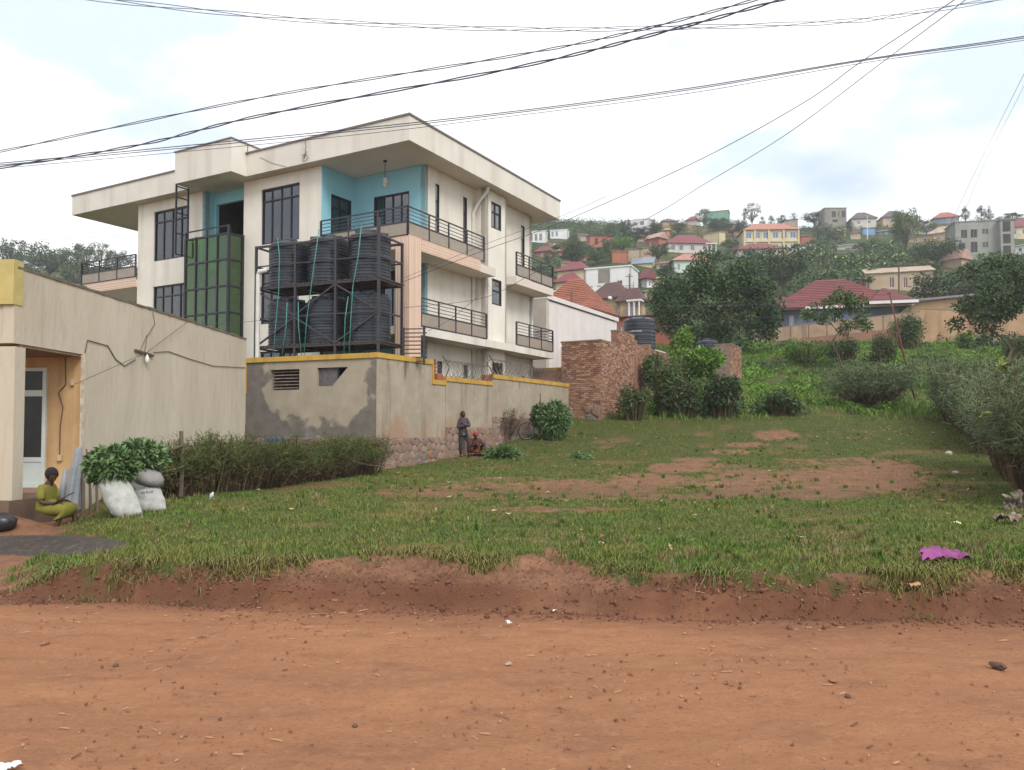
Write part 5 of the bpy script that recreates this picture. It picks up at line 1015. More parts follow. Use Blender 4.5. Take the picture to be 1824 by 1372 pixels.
for a in (('mud_house', 'low brick house with rusty roof below the open brick shell', 1024, 1050, 466, 455, 450, 'brick', 'pink'), ('brown_hut', 'brown house half hidden between the ridge trees', 1030, 1050, 430, 420, 413, 'beige', 'dbrown'), ('narrow_brick_house', 'narrow stacked brick house left of the crimson roof', 1180, 1198, 424, 410, 406, 'brick', 'pink'), ('earth_house', 'earth coloured house just left of the yellow building', 1302, 1326, 446, 434, 428, 'tan', 'maroon'),
        ('grey_house', 'low grey-blue house right of the blue shed', 1564, 1602, 420, 411, 407, 'blue', 'grey'), ('mud_house', 'brown mud house on the slope under the concrete shell', 1484, 1510, 422, 411, 405, 'tan', 'beige'), ('yellow_hut', 'tiny ochre hut with red front left of the blue shed', 1516, 1537, 426, 416, 411, 'yellow', 'maroon'), ('tan_row_house', 'long tan house under the blue-windowed house', 1628, 1676, 432, 421, 417, 'tan', 'pink'), ('porch_house', 'small house with dark porch beside the grey block', 1688, 1710, 444, 432, 427, 'beige', 'dbrown'),
        ('white_cottage', 'white cottage right below the grey block edge', 1806, 1840, 452, 438, 432, 'white', 'grey'), ('tan_house', 'tan walled house right of the red gabled house', 1160, 1190, 514, 497, 490, 'tan', 'beige'), ('yellow_hut', 'yellow hut with flat roof at the foot of the white modern house', 1144, 1166, 540, 520, 518, 'yellow', 'grey'), ('grey_roof_house', 'grey roofed house above the small red-roofed house', 978, 1008, 440, 432, 427, 'beige', 'dbrown'), ('side_shed', 'brown shed left of the beige farmhouse', 1536, 1566, 518, 500, 492, 'brick', 'dbrown'), ('terracotta_hut', 'terracotta hut between ridge villa and brick gable', 1130, 1152, 432, 422, 417, 'brick', 'orange'), ('maroon_roof_house', 'maroon roofed house under the orange cottage', 1000, 1032, 480, 470, 462, 'cream', 'maroon'),
        ('stone_house', 'small beige house at the left end of the salmon roof', 1170, 1194, 482, 470, 465, 'beige', 'pink'), ('rust_roof_house', 'rust roofed house above the boxy yellow house', 1286, 1312, 414, 406, 400, 'tan', 'maroon'), ('tan_house', 'tan house right of the brick hut on the ridge slope', 1452, 1474, 410, 402, 397, 'tan', 'pink'), ('ridge_cabin', 'low cabin on the bare ridge above the yellow building', 1400, 1424, 398, 391, 388, 'beige', 'brown')):
    house(*a, 'mono' if len(a[0]) % 2 else 'hip', rot=random.Random(a[2]).uniform(-22, 22), ratio=.7, over=.3, wins=two((.3, .65), .09, .25, .75))
# long walls in front of the red tile house
def wall_px(name, label, pts, d0, d1, wm, th=.25, capm=None, brickfrom=None):
    (xa, ta, ba), (xb, tb, bb_) = pts; A, B = at(xa, ba, d0), at(xb, bb_, d1); At, Bt = at(xa, ta, d0), at(xb, tb, d1)
    Rr = root(name, label, 'wall', (A[0], A[1], 0)); m = MB(); off = Vector((A[0], A[1], 0)); dv = Vector((B[0] - A[0], B[1] - A[1], 0)).normalized(); nv = Vector((dv.y, -dv.x, 0))
    P = lambda p, z: Vector((p[0], p[1], z)) - off
    def pan(p0, p1, z0a, z0b, z1a, z1b, t, mtl, nm):
        m = MB(); q = [P(p0, z0a), P(p1, z0b), P(p1, z1b), P(p0, z1a)]; m.extr(q, -nv * t); m.build(nm, mtl, Rr)
    if brickfrom is None: pan(A, B, A[2] - 1.5, B[2] - 1.5, At[2], Bt[2], th, wm, 'wall_body')
    else:
        f = brickfrom; za, zb = A[2] + (At[2] - A[2]) * f, B[2] + (Bt[2] - B[2]) * f
        pan(A, B, A[2] - 1.5, B[2] - 1.5, za, zb, th, BRM[0], 'brick_base'); n = 9
        for k in range(n):
            p0 = A + (B - A) * ((k + .03) / n); p1 = A + (B - A) * ((k + .97) / n); z0 = za + (zb - za) * k / n; z1 = za + (zb - za) * (k + 1) / n; t0 = At[2] + (Bt[2] - At[2]) * k / n; t1 = At[2] + (Bt[2] - At[2]) * (k + 1) / n
            e = nv * .02; p0 = p0 + np.array(e); p1 = p1 + np.array(e); pan(p0, p1, z0 + .004, z1 + .004, t0, t1, th, wm, 'block_panel')
            p2 = A + (B - A) * ((k + 1.03) / n); pan(p1 - np.array(e) * .5, p2 - np.array(e) * .5, z0 + .004, z1 + .004, t0 - .03, t1 - .03, th * .8, BRM[2], 'brick_pier')
    pan(A - np.array([0, 0, 0]), B, At[2] + .003, Bt[2] + .003, At[2] + .12, Bt[2] + .12, th + .08, capm or CAPM, 'coping')
    return Rr
BLK = mat('cement_block', (170, 146, 122), (150, 126, 104), scale=1.2, rough=.95, streak=((104, 88, 74), 1.5, .8))
wall_px('garden_wall', 'long wall of cement blocks on red brick in front of the red tiled house', ((1345, 590, 625), (1642, 556, 596)), 78., 74., BLK, brickfrom=.38)
wall_px('compound_wall', 'high streaked tan wall beyond the bushes at the right', ((1640, 552, 600), (1900, 560, 612)), 74., 70., mat('streaked_tan', (184, 152, 118), (168, 136, 106), scale=.7, rough=.95, streak=((120, 84, 64), 1.2, .8)), brickfrom=None)
house('tan_outhouse', 'tan outhouse with sloping dark roof above the high streaked wall', 1640, 1760, 556, 532, 520, 'tan', 'dbrown', 'mono', rot=-14, ratio=.4, d=84.)
house('brick_cottage', 'reddish house with wall of pierced blocks behind the black lettered tank', 1100, 1215, 612, 562, 556, 'brick', 'maroon', 'mono', rot=-18, ratio=.4, d=72., wins=[(.1, .2, .3, .7)])
# ------------------------------------------------------------------ vegetation
LEAF = {'dark': mat('leaf_dark', (58, 77, 45), (72, 92, 53), scale=.6, rough=.55, island=.35, spec=.35), 'mid': mat('leaf_mid', (74, 96, 54), (86, 104, 58), scale=.6, rough=.6, island=.3, spec=.3), 'pale': mat('leaf_pale', (92, 108, 74), (106, 120, 80), scale=.6, rough=.65, island=.25, spec=.2),
        'bright': mat('leaf_bright', (110, 144, 58), (96, 130, 53), scale=.5, rough=.6, island=.3, spec=.25), 'banana': mat('leaf_banana', (116, 144, 82), (132, 156, 94), scale=1, rough=.5, island=.25, spec=.3), 'fresh': mat('leaf_fresh', (80, 108, 62), (108, 132, 84), scale=3, rough=.5, island=.4, spec=.4)}
BARK = mat('bark', (96, 82, 68), (74, 62, 52), scale=6, rough=.95, bump=.4)
TWIGG = mat('twig_green', (108, 120, 86), (90, 104, 72), scale=1.2, rough=.7, island=.4, spec=.2); TWIGB = mat('twig_brown', (84, 70, 54), (104, 90, 70), scale=1.5, rough=.9, island=.45, spec=.1); TWIGY = mat('twig_olive', (104, 108, 58), (88, 92, 52), scale=1.2, rough=.8, island=.35, spec=.1)
def tree_mesh(seed, kind, leaf):
    """unit-height tree: returns (trunk mesh, crown mesh). width is about 1 unit too, scale per tree"""
    r = np.random.default_rng(seed); P = {'broad': (46, 60, .30, .42, .055, .5), 'round': (34, 60, .22, .40, .06, .55), 'tall': (30, 42, .30, .30, .05, .4), 'sparse': (15, 34, .50, .30, .05, .35), 'column': (30, 50, .16, .26, .05, .4), 'cone': (34, 45, .14, .30, .045, .35)}[kind]
    nc, nl, zb, rad, L, asp = P; C = []
    while len(C) < nc:
        u = r.uniform(-1, 1, 3); q = np.linalg.norm(u)
        if q > 1 or q < .35: continue
        z = zb + (1 - zb) * (u[2] * .5 + .5); k = 1.0
        if kind == 'cone': k = 1.15 - .95 * (z - zb) / (1 - zb)
        if kind == 'broad': k = 1.0 + .1 * sin(seed + 5 * u[0])
        if kind == 'sparse': k = .5 + .8 * r.random()
        C.append([u[0] * rad * k * 1.15, u[1] * rad * k * 1.15, zb + .06 + (1 - zb - .10) * (u[2] * .5 + .5)])
    C = np.array(C); Pn = []; out = []; s = .105 if kind in ('broad', 'round') else .075
    for c in C:
        q = r.normal(size=(nl, 3)); q /= np.linalg.norm(q, axis=1)[:, None]; rr = r.random(nl) ** .45
        sc = s * r.uniform(.7, 1.35); Pn.append(c + q * rr[:, None] * np.array([sc * 1.2, sc * 1.2, sc * .8])); out.append(q)
    V, F = leaf_np(np.concatenate(Pn), L, asp, up=-.05, rng=r, out=np.concatenate(out), outw=1.0)
    crown = np_mesh('crown', V, F, LEAF[leaf])
    m = MB(); top = Vector((r.uniform(-.03, .03), r.uniform(-.03, .03), zb + (.1 if kind != 'cone' else .7)))
    m.tube([(0, 0, -.06), (.01, 0, zb * .5), top], [.026, .02, .013], 6)
    for c in C[:: 2 if nc > 20 else 1]:
        b = Vector((0, 0, zb * r.uniform(.6, 1.1))) if kind != 'cone' else Vector((0, 0, c[2] * .95)); cc = Vector(c); mid = b.lerp(cc, .5) + Vector((0, 0, .03)); m.tube([b, mid, cc], [.012, .008, .004], 4, cap=False)
    return m.mesh('trunk', BARK), crown
TREES = {}
def tree_var(kind, leaf, v):
    k = (kind, leaf, v)
    if k not in TREES: TREES[k] = tree_mesh(hash((kind, leaf)) % 1000 * 0 + sum(map(ord, kind + leaf)) + v * 17, kind, leaf)
    return TREES[k]
TBOX = []
def tree(name, label, pc, yb, yt, wpx, kind='broad', leaf='dark', v=0, d=None, group=None):
    g = ground(pc, yb) if d is None else None
    if g is None:
        dd = d or 310.; p = at(pc, yb, dd); g = np.array([p[0], p[1], hgt(p[0], p[1])]) if d else p
    D = g[1]; top = at(pc, yt, D)[2]; h = max(top - g[2], 1.0); w = wpx / FPX * D
    t = root(name, label, 'tree', (g[0], g[1], g[2]), random.uniform(0, 6.28), group); a, b = tree_var(kind, leaf, v)
    rad = {'broad': .42, 'round': .40, 'tall': .30, 'sparse': .30, 'column': .26, 'cone': .30}[kind] * 2.25
    t.scale = (w / rad, w / rad, h); obj('trunk', a, t); obj('crown', b, t); TBOX.append((pc, yt, D)); return t
SKY = 'trees on the skyline'; HT = 'trees on the hillside'
T = [
 ('broad', 'dark', 18, 500, 427, 60, 'dark broad tree at the far left above the shop roof', SKY), ('round', 'dark', 52, 505, 452, 40, 'low rounded tree just above the shop roof edge', SKY), ('broad', 'dark', 88, 505, 434, 70, 'large dark tree with wide crown above the shop wall', SKY), ('broad', 'mid', 116, 505, 445, 60, 'lighter green tree merging with the large dark one', SKY),
 ('broad', 'dark', 154, 500, 433, 46, 'dark round-headed tree left of the far balcony', SKY), ('sparse', 'mid', 180, 490, 427, 34, 'thin bare-stemmed tree with umbrella top against the sky', SKY), ('cone', 'dark', 190, 495, 444, 16, 'small pointed conifer beside the umbrella tree', SKY), ('broad', 'dark', 212, 500, 446, 44, 'bushy dark tree behind the far balcony railing', SKY), ('round', 'mid', 135, 515, 470, 60, 'low green tree in front of the dark skyline trees', SKY), ('round', 'dark', 195, 515, 472, 60, 'low dark shrubby tree behind the left balcony rails', SKY),
 ('cone', 'dark', 1024, 440, 404, 16, 'slim dark tree on the ridge right of the glass villa', SKY), ('broad', 'dark', 1020, 470, 425, 42, 'dense dark tree below the glass villa', HT), ('round', 'dark', 1000, 452, 432, 30, 'small dark tree between the villas', HT), ('tall', 'pale', 1066, 430, 405, 24, 'pale wispy tree on the ridge above the brick shell', SKY), ('broad', 'mid', 1088, 432, 398, 26, 'rounded ridge tree left of the white two-storey villa', SKY), ('broad', 'dark', 1112, 425, 392, 26, 'dark ridge tree touching the white two-storey villa', SKY),
 ('broad', 'dark', 1132, 440, 408, 48, 'spreading dark tree under the white two-storey villa', HT), ('round', 'bright', 1108, 452, 420, 50, 'bright yellow-green bushy tree above the brick ruin', HT), ('round', 'dark', 1085, 462, 425, 24, 'dark tree hiding the left side of the brick ruin', HT), ('column', 'mid', 978, 475, 442, 22, 'dark tree in front of the small red-roofed house', HT), ('round', 'mid', 1020, 470, 446, 50, 'grey-green trees patch right of the orange cottage', HT), ('round', 'mid', 1062, 472, 442, 46, 'leafy tree below the brick shell', HT), ('round', 'pale', 1040, 460, 436, 36, 'pale green tree between orange cottage and brick shell', HT),
 ('round', 'dark', 1165, 420, 398, 40, 'dark tree right of the white two-storey villa', HT), ('broad', 'dark', 1172, 470, 436, 40, 'dark tree left of the salmon roofed house', HT), ('broad', 'mid', 1208, 420, 396, 34, 'green tree above the crimson roof ridge', HT), ('tall', 'mid', 1254, 408, 371, 32, 'tall tree half covering the green netted building', SKY), ('broad', 'dark', 1278, 415, 390, 46, 'dark tree below the green netted building', HT), ('broad', 'dark', 1305, 425, 393, 44, 'dark bluish tree left of the yellow building', HT), ('tall', 'pale', 1340, 408, 362, 32, 'tall airy eucalyptus on the ridge above the yellow building', SKY), ('cone', 'dark', 1326, 412, 380, 12, 'small dark cypress left of the tall eucalyptus', SKY), ('cone', 'dark', 1358, 408, 384, 14, 'tiny conifer right of the tall eucalyptus', SKY), ('cone', 'mid', 1374, 408, 380, 16, 'small pointed tree on the bare ridge', SKY), ('round', 'mid', 1392, 406, 383, 18, 'little round tree on the bare ridge', SKY), ('sparse', 'dark', 1414, 404, 378, 12, 'small stick-like tree on the bare ridge', SKY), ('broad', 'mid', 1450, 404, 378, 44, 'hedge-like trees left of the concrete shell', SKY),
 ('column', 'dark', 1457, 438, 390, 18, 'dark upright tree right of the yellow building', HT), ('column', 'dark', 1475, 440, 396, 18, 'second dark upright tree right of the yellow building', HT), ('column', 'dark', 1516, 420, 390, 14, 'slender dark tree below the dark hip roof', HT), ('round', 'mid', 1490, 432, 408, 34, 'leafy tree in front of the concrete shell slope', HT), ('broad', 'pale', 1614, 462, 372, 56, 'tall pale feathery tree standing above the banana plot', HT), ('broad', 'dark', 1668, 480, 424, 74, 'big round dark tree left of the grey block', HT), ('round', 'mid', 1650, 420, 394, 30, 'tree behind the small blue-windowed house', HT), ('column', 'dark', 1720, 400, 367, 16, 'narrow dark tree left above the grey block', SKY), ('cone', 'dark', 1748, 402, 362, 22, 'spiky dark tree rising behind the grey block', SKY), ('cone', 'dark', 1762, 402, 366, 18, 'second spiky tree rising behind the grey block', SKY), ('broad', 'dark', 1800, 402, 382, 46, 'dark flat-topped tree right of the grey block', SKY),
 ('broad', 'dark', 1690, 562, 482, 118, 'large dark tree between farmhouse and tan outhouse', HT), ('broad', 'mid', 1790, 530, 455, 110, 'wide green tree below the grey block', HT), ('round', 'mid', 1655, 505, 462, 40, 'bright tree at the end of the farmhouse roof', HT), ('broad', 'mid', 1745, 500, 460, 60, 'tree in front of the faded pink roof', HT), ('broad', 'dark', 1395, 530, 440, 96, 'dark leafy tree behind the big mango crown', HT), ('round', 'dark', 1350, 500, 440, 60, 'rounded dark tree beside the low red roof', HT), ('round', 'mid', 1590, 500, 470, 24, 'small tree beside the farmhouse gable', HT), ('column', 'dark', 1620, 500, 470, 20, 'thin dark tree before the farmhouse wall', HT), ('round', 'dark', 1540, 450, 432, 34, 'dark bush-like tree at the top of the banana plot', HT), ('round', 'mid', 1446, 452, 428, 30, 'tree in front of the white hut', HT), ('round', 'dark', 1186, 500, 470, 34, 'dark tree left of the mint green house', HT), ('round', 'mid', 1290, 470, 448, 34, 'tree at the right end of the salmon roof', HT), ('round', 'mid', 1300, 446, 428, 30, 'small tree right of the boxy yellow house', HT)]
for k, (kind, leaf, pc, yb, yt, w, lab, grp) in enumerate(T): tree('tree' if kind != 'cone' else 'conifer_tree', lab, pc, yb, yt, w, kind, leaf, k % 3, group=grp)

# big near trees, built leaf by leaf
def big_tree(name, label, base, trunk_pts, clumps, nl, L, asp, leaf, cs=(1, 1, .8), limb=.05, seed=1):
    """trunk_pts and clumps in metres relative to base"""
    r = np.random.default_rng(seed); t = root(name, label, 'tree', tuple(base)); m = MB(); n = len(trunk_pts); m.tube(trunk_pts, [limb * 2.2 * (1 - .5 * k / max(1, n - 1)) for k in range(n)], 8); m.build('trunk', BARK, t, smooth=True)
    m = MB(); nodes = [(Vector(trunk_pts[-1]), 1.0), (Vector(trunk_pts[-1]).lerp(Vector(trunk_pts[-2]), .5), 1.0)]
    for c in sorted(clumps, key=lambda c: (Vector(c[:3]) - Vector(trunk_pts[-1])).length):
        cc = Vector(c[:3]); b, k = min(nodes, key=lambda n: (n[0] - cc).length + (.6 * (1 - n[1])))
        mid = b.lerp(cc, .5) + Vector((r.uniform(-.1, .1), r.uniform(-.1, .1), .10)) * (cc - b).length * .5; m.tube([b, mid, cc], [limb * k, limb * k * .8, limb * k * .6], 5, cap=False); nodes += [(cc, k * .62), (mid, k * .8)]
    m.build('limbs', BARK, t); P = []; O = []
    for c in clumps:
        k = int(nl * (c[3] ** 2)); q = r.normal(size=(k, 3)); q /= np.linalg.norm(q, axis=1)[:, None]; rr = r.random(k) ** .4; P.append(np.array(c[:3]) + q * (rr * c[3])[:, None] * np.array(cs)); O.append(q)
    V, F = leaf_np(np.concatenate(P), L, asp, up=-.25, rng=r, out=np.concatenate(O), outw=.8); obj('crown', np_mesh('crown', V, F, LEAF[leaf]), t); return t
D1 = 60.; p = at(1285, 620, D1); gz = hgt(p[0], D1); r1 = np.random.default_rng(5); sc = D1 / FPX
cl = []
for (cx, cy, rx, ry, n) in ((1280, 545, 100, 62, 40), (1225, 545, 52, 58, 18), (1340, 550, 52, 58, 18), (1290, 480, 62, 36, 16), (1350, 500, 46, 36, 10), (1235, 500, 46, 34, 10), (1190, 535, 22, 40, 7), (1385, 560, 18, 36, 7), (1290, 590, 90, 26, 12)):
    for _ in range(n):
        a = r1.uniform(0, 2 * pi); q = r1.random() ** .5; x, y = cx + rx * q * cos(a), cy + ry * q * sin(a); cl.append(((x - 1285) * sc, r1.uniform(-3.0, 3.5) * (1 - .4 * q), (at(x, y, D1)[2] - gz), r1.uniform(.55, 1.05)))
big_tree('mango_tree', 'huge dark leafy tree with dense round crown in the middle distance', (p[0], D1 + 1, gz), [(0, 0, -.5), (.1, 0, 1.2), (0, .1, 2.6)], cl, 230, .30, .42, 'dark', limb=.12, seed=11)
# sapling
D2 = 52.; p = at(1497, 614, D2); gz = hgt(p[0], D2); sc = D2 / FPX; r1 = np.random.default_rng(6); cl = []
for (cx, cy, rx, ry, n) in ((1478, 548, 48, 20, 13), (1520, 555, 30, 22, 9), (1450, 562, 26, 16, 6), (1500, 530, 36, 10, 6), (1515, 585, 16, 10, 3), (1535, 575, 10, 12, 3)):
    for _ in range(n):
        a = r1.uniform(0, 2 * pi); q = r1.random() ** .5; x, y = cx + rx * q * cos(a), cy + ry * q * sin(a); cl.append(((x - 1497) * sc, r1.uniform(-1.0, 1.0), at(x, y, D2)[2] - gz, r1.uniform(.25, .42)))
big_tree('young_tree', 'slender young tree with open airy crown in front of the red tiled roof', (p[0], D2, gz), [(.25, 0, -.3), (.0, 0, .6), (-.35, 0, 1.5), (-.5, .05, 2.0)], cl, 520, .24, .40, 'mid', limb=.04, seed=12)
# right-hand tree
D3 = 44.; p = at(1800, 640, D3); gz = hgt(p[0], D3); sc = D3 / FPX; r1 = np.random.default_rng(8); cl = []
for (cx, cy, rx, ry, n) in ((1795, 520, 60, 42, 26), (1760, 560, 50, 28, 14), (1745, 540, 30, 30, 8), (1850, 530, 60, 50, 22), (1780, 478, 36, 16, 7), (1730, 572, 24, 14, 5)):
    for _ in range(n):
        a = r1.uniform(0, 2 * pi); q = r1.random() ** .5; x, y = cx + rx * q * cos(a), cy + ry * q * sin(a); cl.append(((x - 1800) * sc, r1.uniform(-1.6, 1.6), at(x, y, D3)[2] - gz, r1.uniform(.32, .6)))
big_tree('leafy_tree', 'curved-trunk leafy tree above the right hedge, cut by the picture edge', (p[0], D3, gz), [(-.25, 0, -.4), (-.35, 0, .6), (-.2, 0, 1.6), (.1, 0, 2.4)], cl, 420, .23, .42, 'dark', limb=.065, seed=13)

# banana plants
def banana_mesh(seed):
    r = np.random.default_rng(seed); V = []; F = []
    for k in range(10):
        a = 2 * pi * k / 10 + r.uniform(-.3, .3); L = r.uniform(1.6, 2.4); up = r.uniform(.5, 1.35); d = np.array([cos(a), sin(a), 0]); s = np.array([-sin(a), cos(a), 0]); n0 = len(V); seg = 6
        for j in range(seg + 1):
            f = j / seg; x = L * f * cos(up * (1 - .3 * f)); z = 1.5 + L * (sin(up) * f - .75 * f * f * (1.3 - up * .4)); w = .26 * math.sin(pi * min(.97, .12 + f * .88)) ** .7; c = d * x + np.array([0, 0, z]); V += [c + s * w + np.array([0, 0, -.10 * w]), c, c - s * w + np.array([0, 0, -.10 * w])]
        for j in range(seg): b = n0 + j * 3; F += [(b, b + 3, b + 4, b + 1), (b + 1, b + 4, b + 5, b + 2)]
    m = MB(); m.tube([(0, 0, -.5), (.03, 0, .8), (0, 0, 1.65)], [.14, .12, .07], 7); return np_mesh('leaves', np.array(V), np.array(F), LEAF['banana']), m.mesh('stem', mat('banana_stem', (112, 112, 74), (92, 88, 62), scale=4))
BAN = [banana_mesh(s) for s in range(4)]; rb = random.Random(12); nb = 0
while nb < 90:
    reg = rb.choice([(1425, 1610, 452, 500)] * 7 + [(1440, 1560, 500, 520), (1745, 1800, 455, 480), (1690, 1720, 455, 475), (1470, 1600, 440, 455)]); px, py = rb.uniform(reg[0], reg[1]), rb.uniform(reg[2], reg[3]); g = ground(px, py)
    if g is None: continue
    t = root('banana_plant', 'banana plant with long arching pale leaves in the hillside plot', 'banana plant', tuple(g), rb.uniform(0, 6.28), 'banana plants on the hillside'); s = rb.uniform(.75, 1.25); t.scale = (s, s, s * rb.uniform(.9, 1.2)); q = rb.choice(BAN); obj('leaves', q[0], t); obj('stem', q[1], t); nb += 1

# bushes filling the hillside: one mass
def fill_mass(name, label, N, yr, sx, leafk, L, nl, seed, keep=None, szr=(1.0, 2.6), bright=None):
    r = np.random.default_rng(seed); k = 0; P = []; O = []
    Y = np.sqrt(r.uniform(yr[0] ** 2, yr[1] ** 2, N)); X = r.uniform(-1, 1, N) * Y * sx[1] + sx[0] * Y; Z = height(X, Y); S = r.uniform(szr[0], szr[1], N)
    for x, y, z, s in zip(X, Y, Z, S):
        px, py = proj(x, y, z); sp_ = s / y * FPX
        if keep and not keep(px, py, y): continue
        bad = False
        for a, b, t, bt, D in HBOX:
            if D > y - 2 and px + sp_ > a and px - sp_ < b and py - sp_ * 1.5 < bt - (bt - t) * .12 and py > t: bad = True; break
        if bad: continue
        q = r.normal(size=(nl, 3)); q /= np.linalg.norm(q, axis=1)[:, None]; q[:, 2] = np.abs(q[:, 2]); rr = r.random(nl) ** .4; P.append(np.array([x, y, z - .1]) + q * rr[:, None] * np.array([s, s, s * 1.1])); O.append(q)
    V, F = leaf_np(np.concatenate(P), L, .55, rng=r, out=np.concatenate(O), outw=.9); return tag(obj(name, np_mesh(name, V, F, leafk)), label, None, kind='stuff')
fill_mass('hillside_bushes', 'mass of green bushes and undergrowth covering the hillside', 2300, (92, 318), (.30, .42), LEAF['mid'], .55, 46, 41)
fill_mass('hillside_undergrowth', 'darker green undergrowth between the hillside houses', 1700, (92, 318), (.30, .42), LEAF['dark'], .55, 50, 42, szr=(1.2, 3.0))
fill_mass('ridge_undergrowth', 'green trees and bushes on the left hill behind the shop', 500, (150, 320), (-.5, .25), LEAF['dark'], .6, 46, 43, szr=(1.5, 3.4))
fill_mass('valley_bushes', 'dark bushes along the foot of the hill behind the walls', 420, (64, 96), (.28, .40), LEAF['dark'], .35, 70, 44, keep=lambda px, py, y: not (1330 < px < 1660 and y < 92) and px < 1900, szr=(.7, 1.7))
# ------------------------------------------------------------------ near vegetation: weeds on the slope, shrubs, hedges
def weeds():
    r = np.random.default_rng(61); P = []; O = []; N = 5200
    Y = r.uniform(37.5, 76, N); X = r.uniform(.10, .72, N) * Y; Z = height(X, Y)
    px, py = proj(X, Y, Z); n1 = nz(X, Y, 2.2, 62)
    for x, y, z, a, b, q in zip(X, Y, Z, px, py, n1):
        if a < 1085 + max(0, (735 - b)) * .35 and b > 640: continue
        if a < 1310 and b < 640: continue
        if q < -.25 or (1540 < a < 1660 and b > 640 and q < .3): continue
        s = r.uniform(.22, .55) * (1.25 if q > .5 else .9); k = 34; v = r.normal(size=(k, 3)); v /= np.linalg.norm(v, axis=1)[:, None]; v[:, 2] = np.abs(v[:, 2]); P.append(np.array([x, y, z - .05]) + v * (r.random(k) ** .5)[:, None] * np.array([s, s, s * .95])); O.append(v)
    P = np.concatenate(P); O = np.concatenate(O); V, F = leaf_np(P, .17, .5, up=.3, rng=r, out=O, outw=.6)
    mi = (nz(P[:, 0], P[:, 1], 4, 63) > .25).astype(int)
    return tag(obj('weeds', np_mesh('weeds', V, F, [LEAF['bright'], LEAF['mid']], midx=mi)), 'lush green weeds covering the slope behind the plot', None, kind='stuff')
weeds()
TALLG = mat('tall_grass', (116, 146, 62), (100, 126, 56), scale=.5, rough=.7, island=.35, spec=.2)
def dens_slope(x, y, g):
    px, py = proj(x, y, gsamp('z', x, y)); return np.where((px > 1040 + np.maximum(0, 735 - py) * .4) & (y > 36), .9 * sm(-.8, .1, nz(x, y, 3, 64)), 0.0)
tag(grass('slope_grass', 120000, (35, 72), lambda x, y: .22 + .18 * sm(0, 1, nz(x, y, 2, 65)), lambda y: .018 + .0003 * y, TALLG, 66, pw=1.0, dens=dens_slope), 'tall bright grass on the rising slope', None, kind='stuff')
def shrub(name, label, px0, px1, yt, yb, leaf, n, L=.15, asp=.5, seed=1, d=None, lumps=9, flat=1.0, group='shrubs at the back of the plot', twigs=200):
    pc = (px0 + px1) / 2; g = ground(pc, yb) if d is None else at(pc, yb, d); D = g[1]; w = (px1 - px0) / FPX * D / 2; h = (yb - yt) / FPX * D; r = np.random.default_rng(seed)
    t = root(name, label, 'shrub', tuple(g), 0, group); P = []; O = []
    for k in range(lumps):
        a = r.uniform(0, 2 * pi); q = r.random() ** .5 * .7; c = np.array([w * q * cos(a), w * q * sin(a) * .8, h * r.uniform(.25, .72)]); s = np.array([w * .42, w * .42, h * .30 * flat]) * r.uniform(.7, 1.2); k_ = n // lumps; v = r.normal(size=(k_, 3)); v /= np.linalg.norm(v, axis=1)[:, None]; P.append(c + v * (r.random(k_) ** .4)[:, None] * s); O.append(v)
    P = np.concatenate(P); P[:, 2] = np.maximum(P[:, 2], .02); V, F = leaf_np(P, L, asp, up=.1, rng=r, out=np.concatenate(O), outw=.8); obj('foliage', np_mesh('foliage', V, F, LEAF[leaf]), t)
    A = np.stack([r.uniform(-.4, .4, twigs) * w, r.uniform(-.3, .3, twigs) * w, np.zeros(twigs)], 1); B = A * 1.8 + np.stack([r.normal(0, .1, twigs), r.normal(0, .1, twigs), r.uniform(.5, 1.0, twigs) * h], 1); V, F = stick_np(A, B, .022, r); obj('stems', np_mesh('stems', V, F, TWIGB), t); return t
shrub('shrub', 'dark bushy shrub against the slope right of the brick wall', 1150, 1232, 632, 742, 'mid', 3800, .16, .5, 71, lumps=16)
shrub('shrub', 'low leafy shrub at the foot of the brick wall', 1095, 1165, 690, 748, 'mid', 2000, .16, .5, 72)
shrub('shrub', 'dense dark shrub left of the glossy bush', 1180, 1262, 668, 744, 'dark', 3600, .16, .5, 73, lumps=14)
shrub('shrub', 'glossy dark green bush nearest the field edge', 1245, 1326, 664, 744, 'dark', 3800, .18, .5, 74, lumps=14)
shrub('shrub', 'small dark shrub with a gap before the twiggy round bush', 1348, 1432, 694, 740, 'dark', 2400, .15, .5, 75)
shrub('weed_mound', 'high mound of climbing weeds spilling over the brick wall end', 1190, 1296, 618, 672, 'bright', 4200, .20, .6, 76, lumps=16, d=43.)
shrub('shrub', 'leafy green shrub covering the middle of the brick wall', 1140, 1200, 630, 690, 'mid', 2600, .18, .5, 77, lumps=12, d=40.)
shrub('shrub', 'dark round shrub at the foot of the young tree', 1462, 1540, 596, 645, 'dark', 2200, .16, .5, 78, lumps=10)
shrub('shrub', 'tall green shrub against the long block wall', 1575, 1655, 560, 625, 'mid', 3000, .2, .5, 79, lumps=12)
shrub('shrub', 'bright weed clump in the middle of the slope', 1395, 1470, 612, 650, 'bright', 2200, .18, .5, 80)
shrub('shrub', 'leafy bush beside the leaning red pole', 1548, 1600, 590, 650, 'mid', 1900, .16, .5, 81)
shrub('shrub', 'green bush under the curved-trunk tree', 1780, 1850, 590, 650, 'mid', 2600, .16, .5, 82)
shrub('shrub', 'low bush in front of the high streaked wall', 1700, 1740, 590, 622, 'bright', 1000, .16, .5, 83)
shrub('shrub', 'yellow-green shrub behind the two black tanks', 1185, 1240, 585, 640, 'bright', 1800, .2, .5, 84, d=50.)
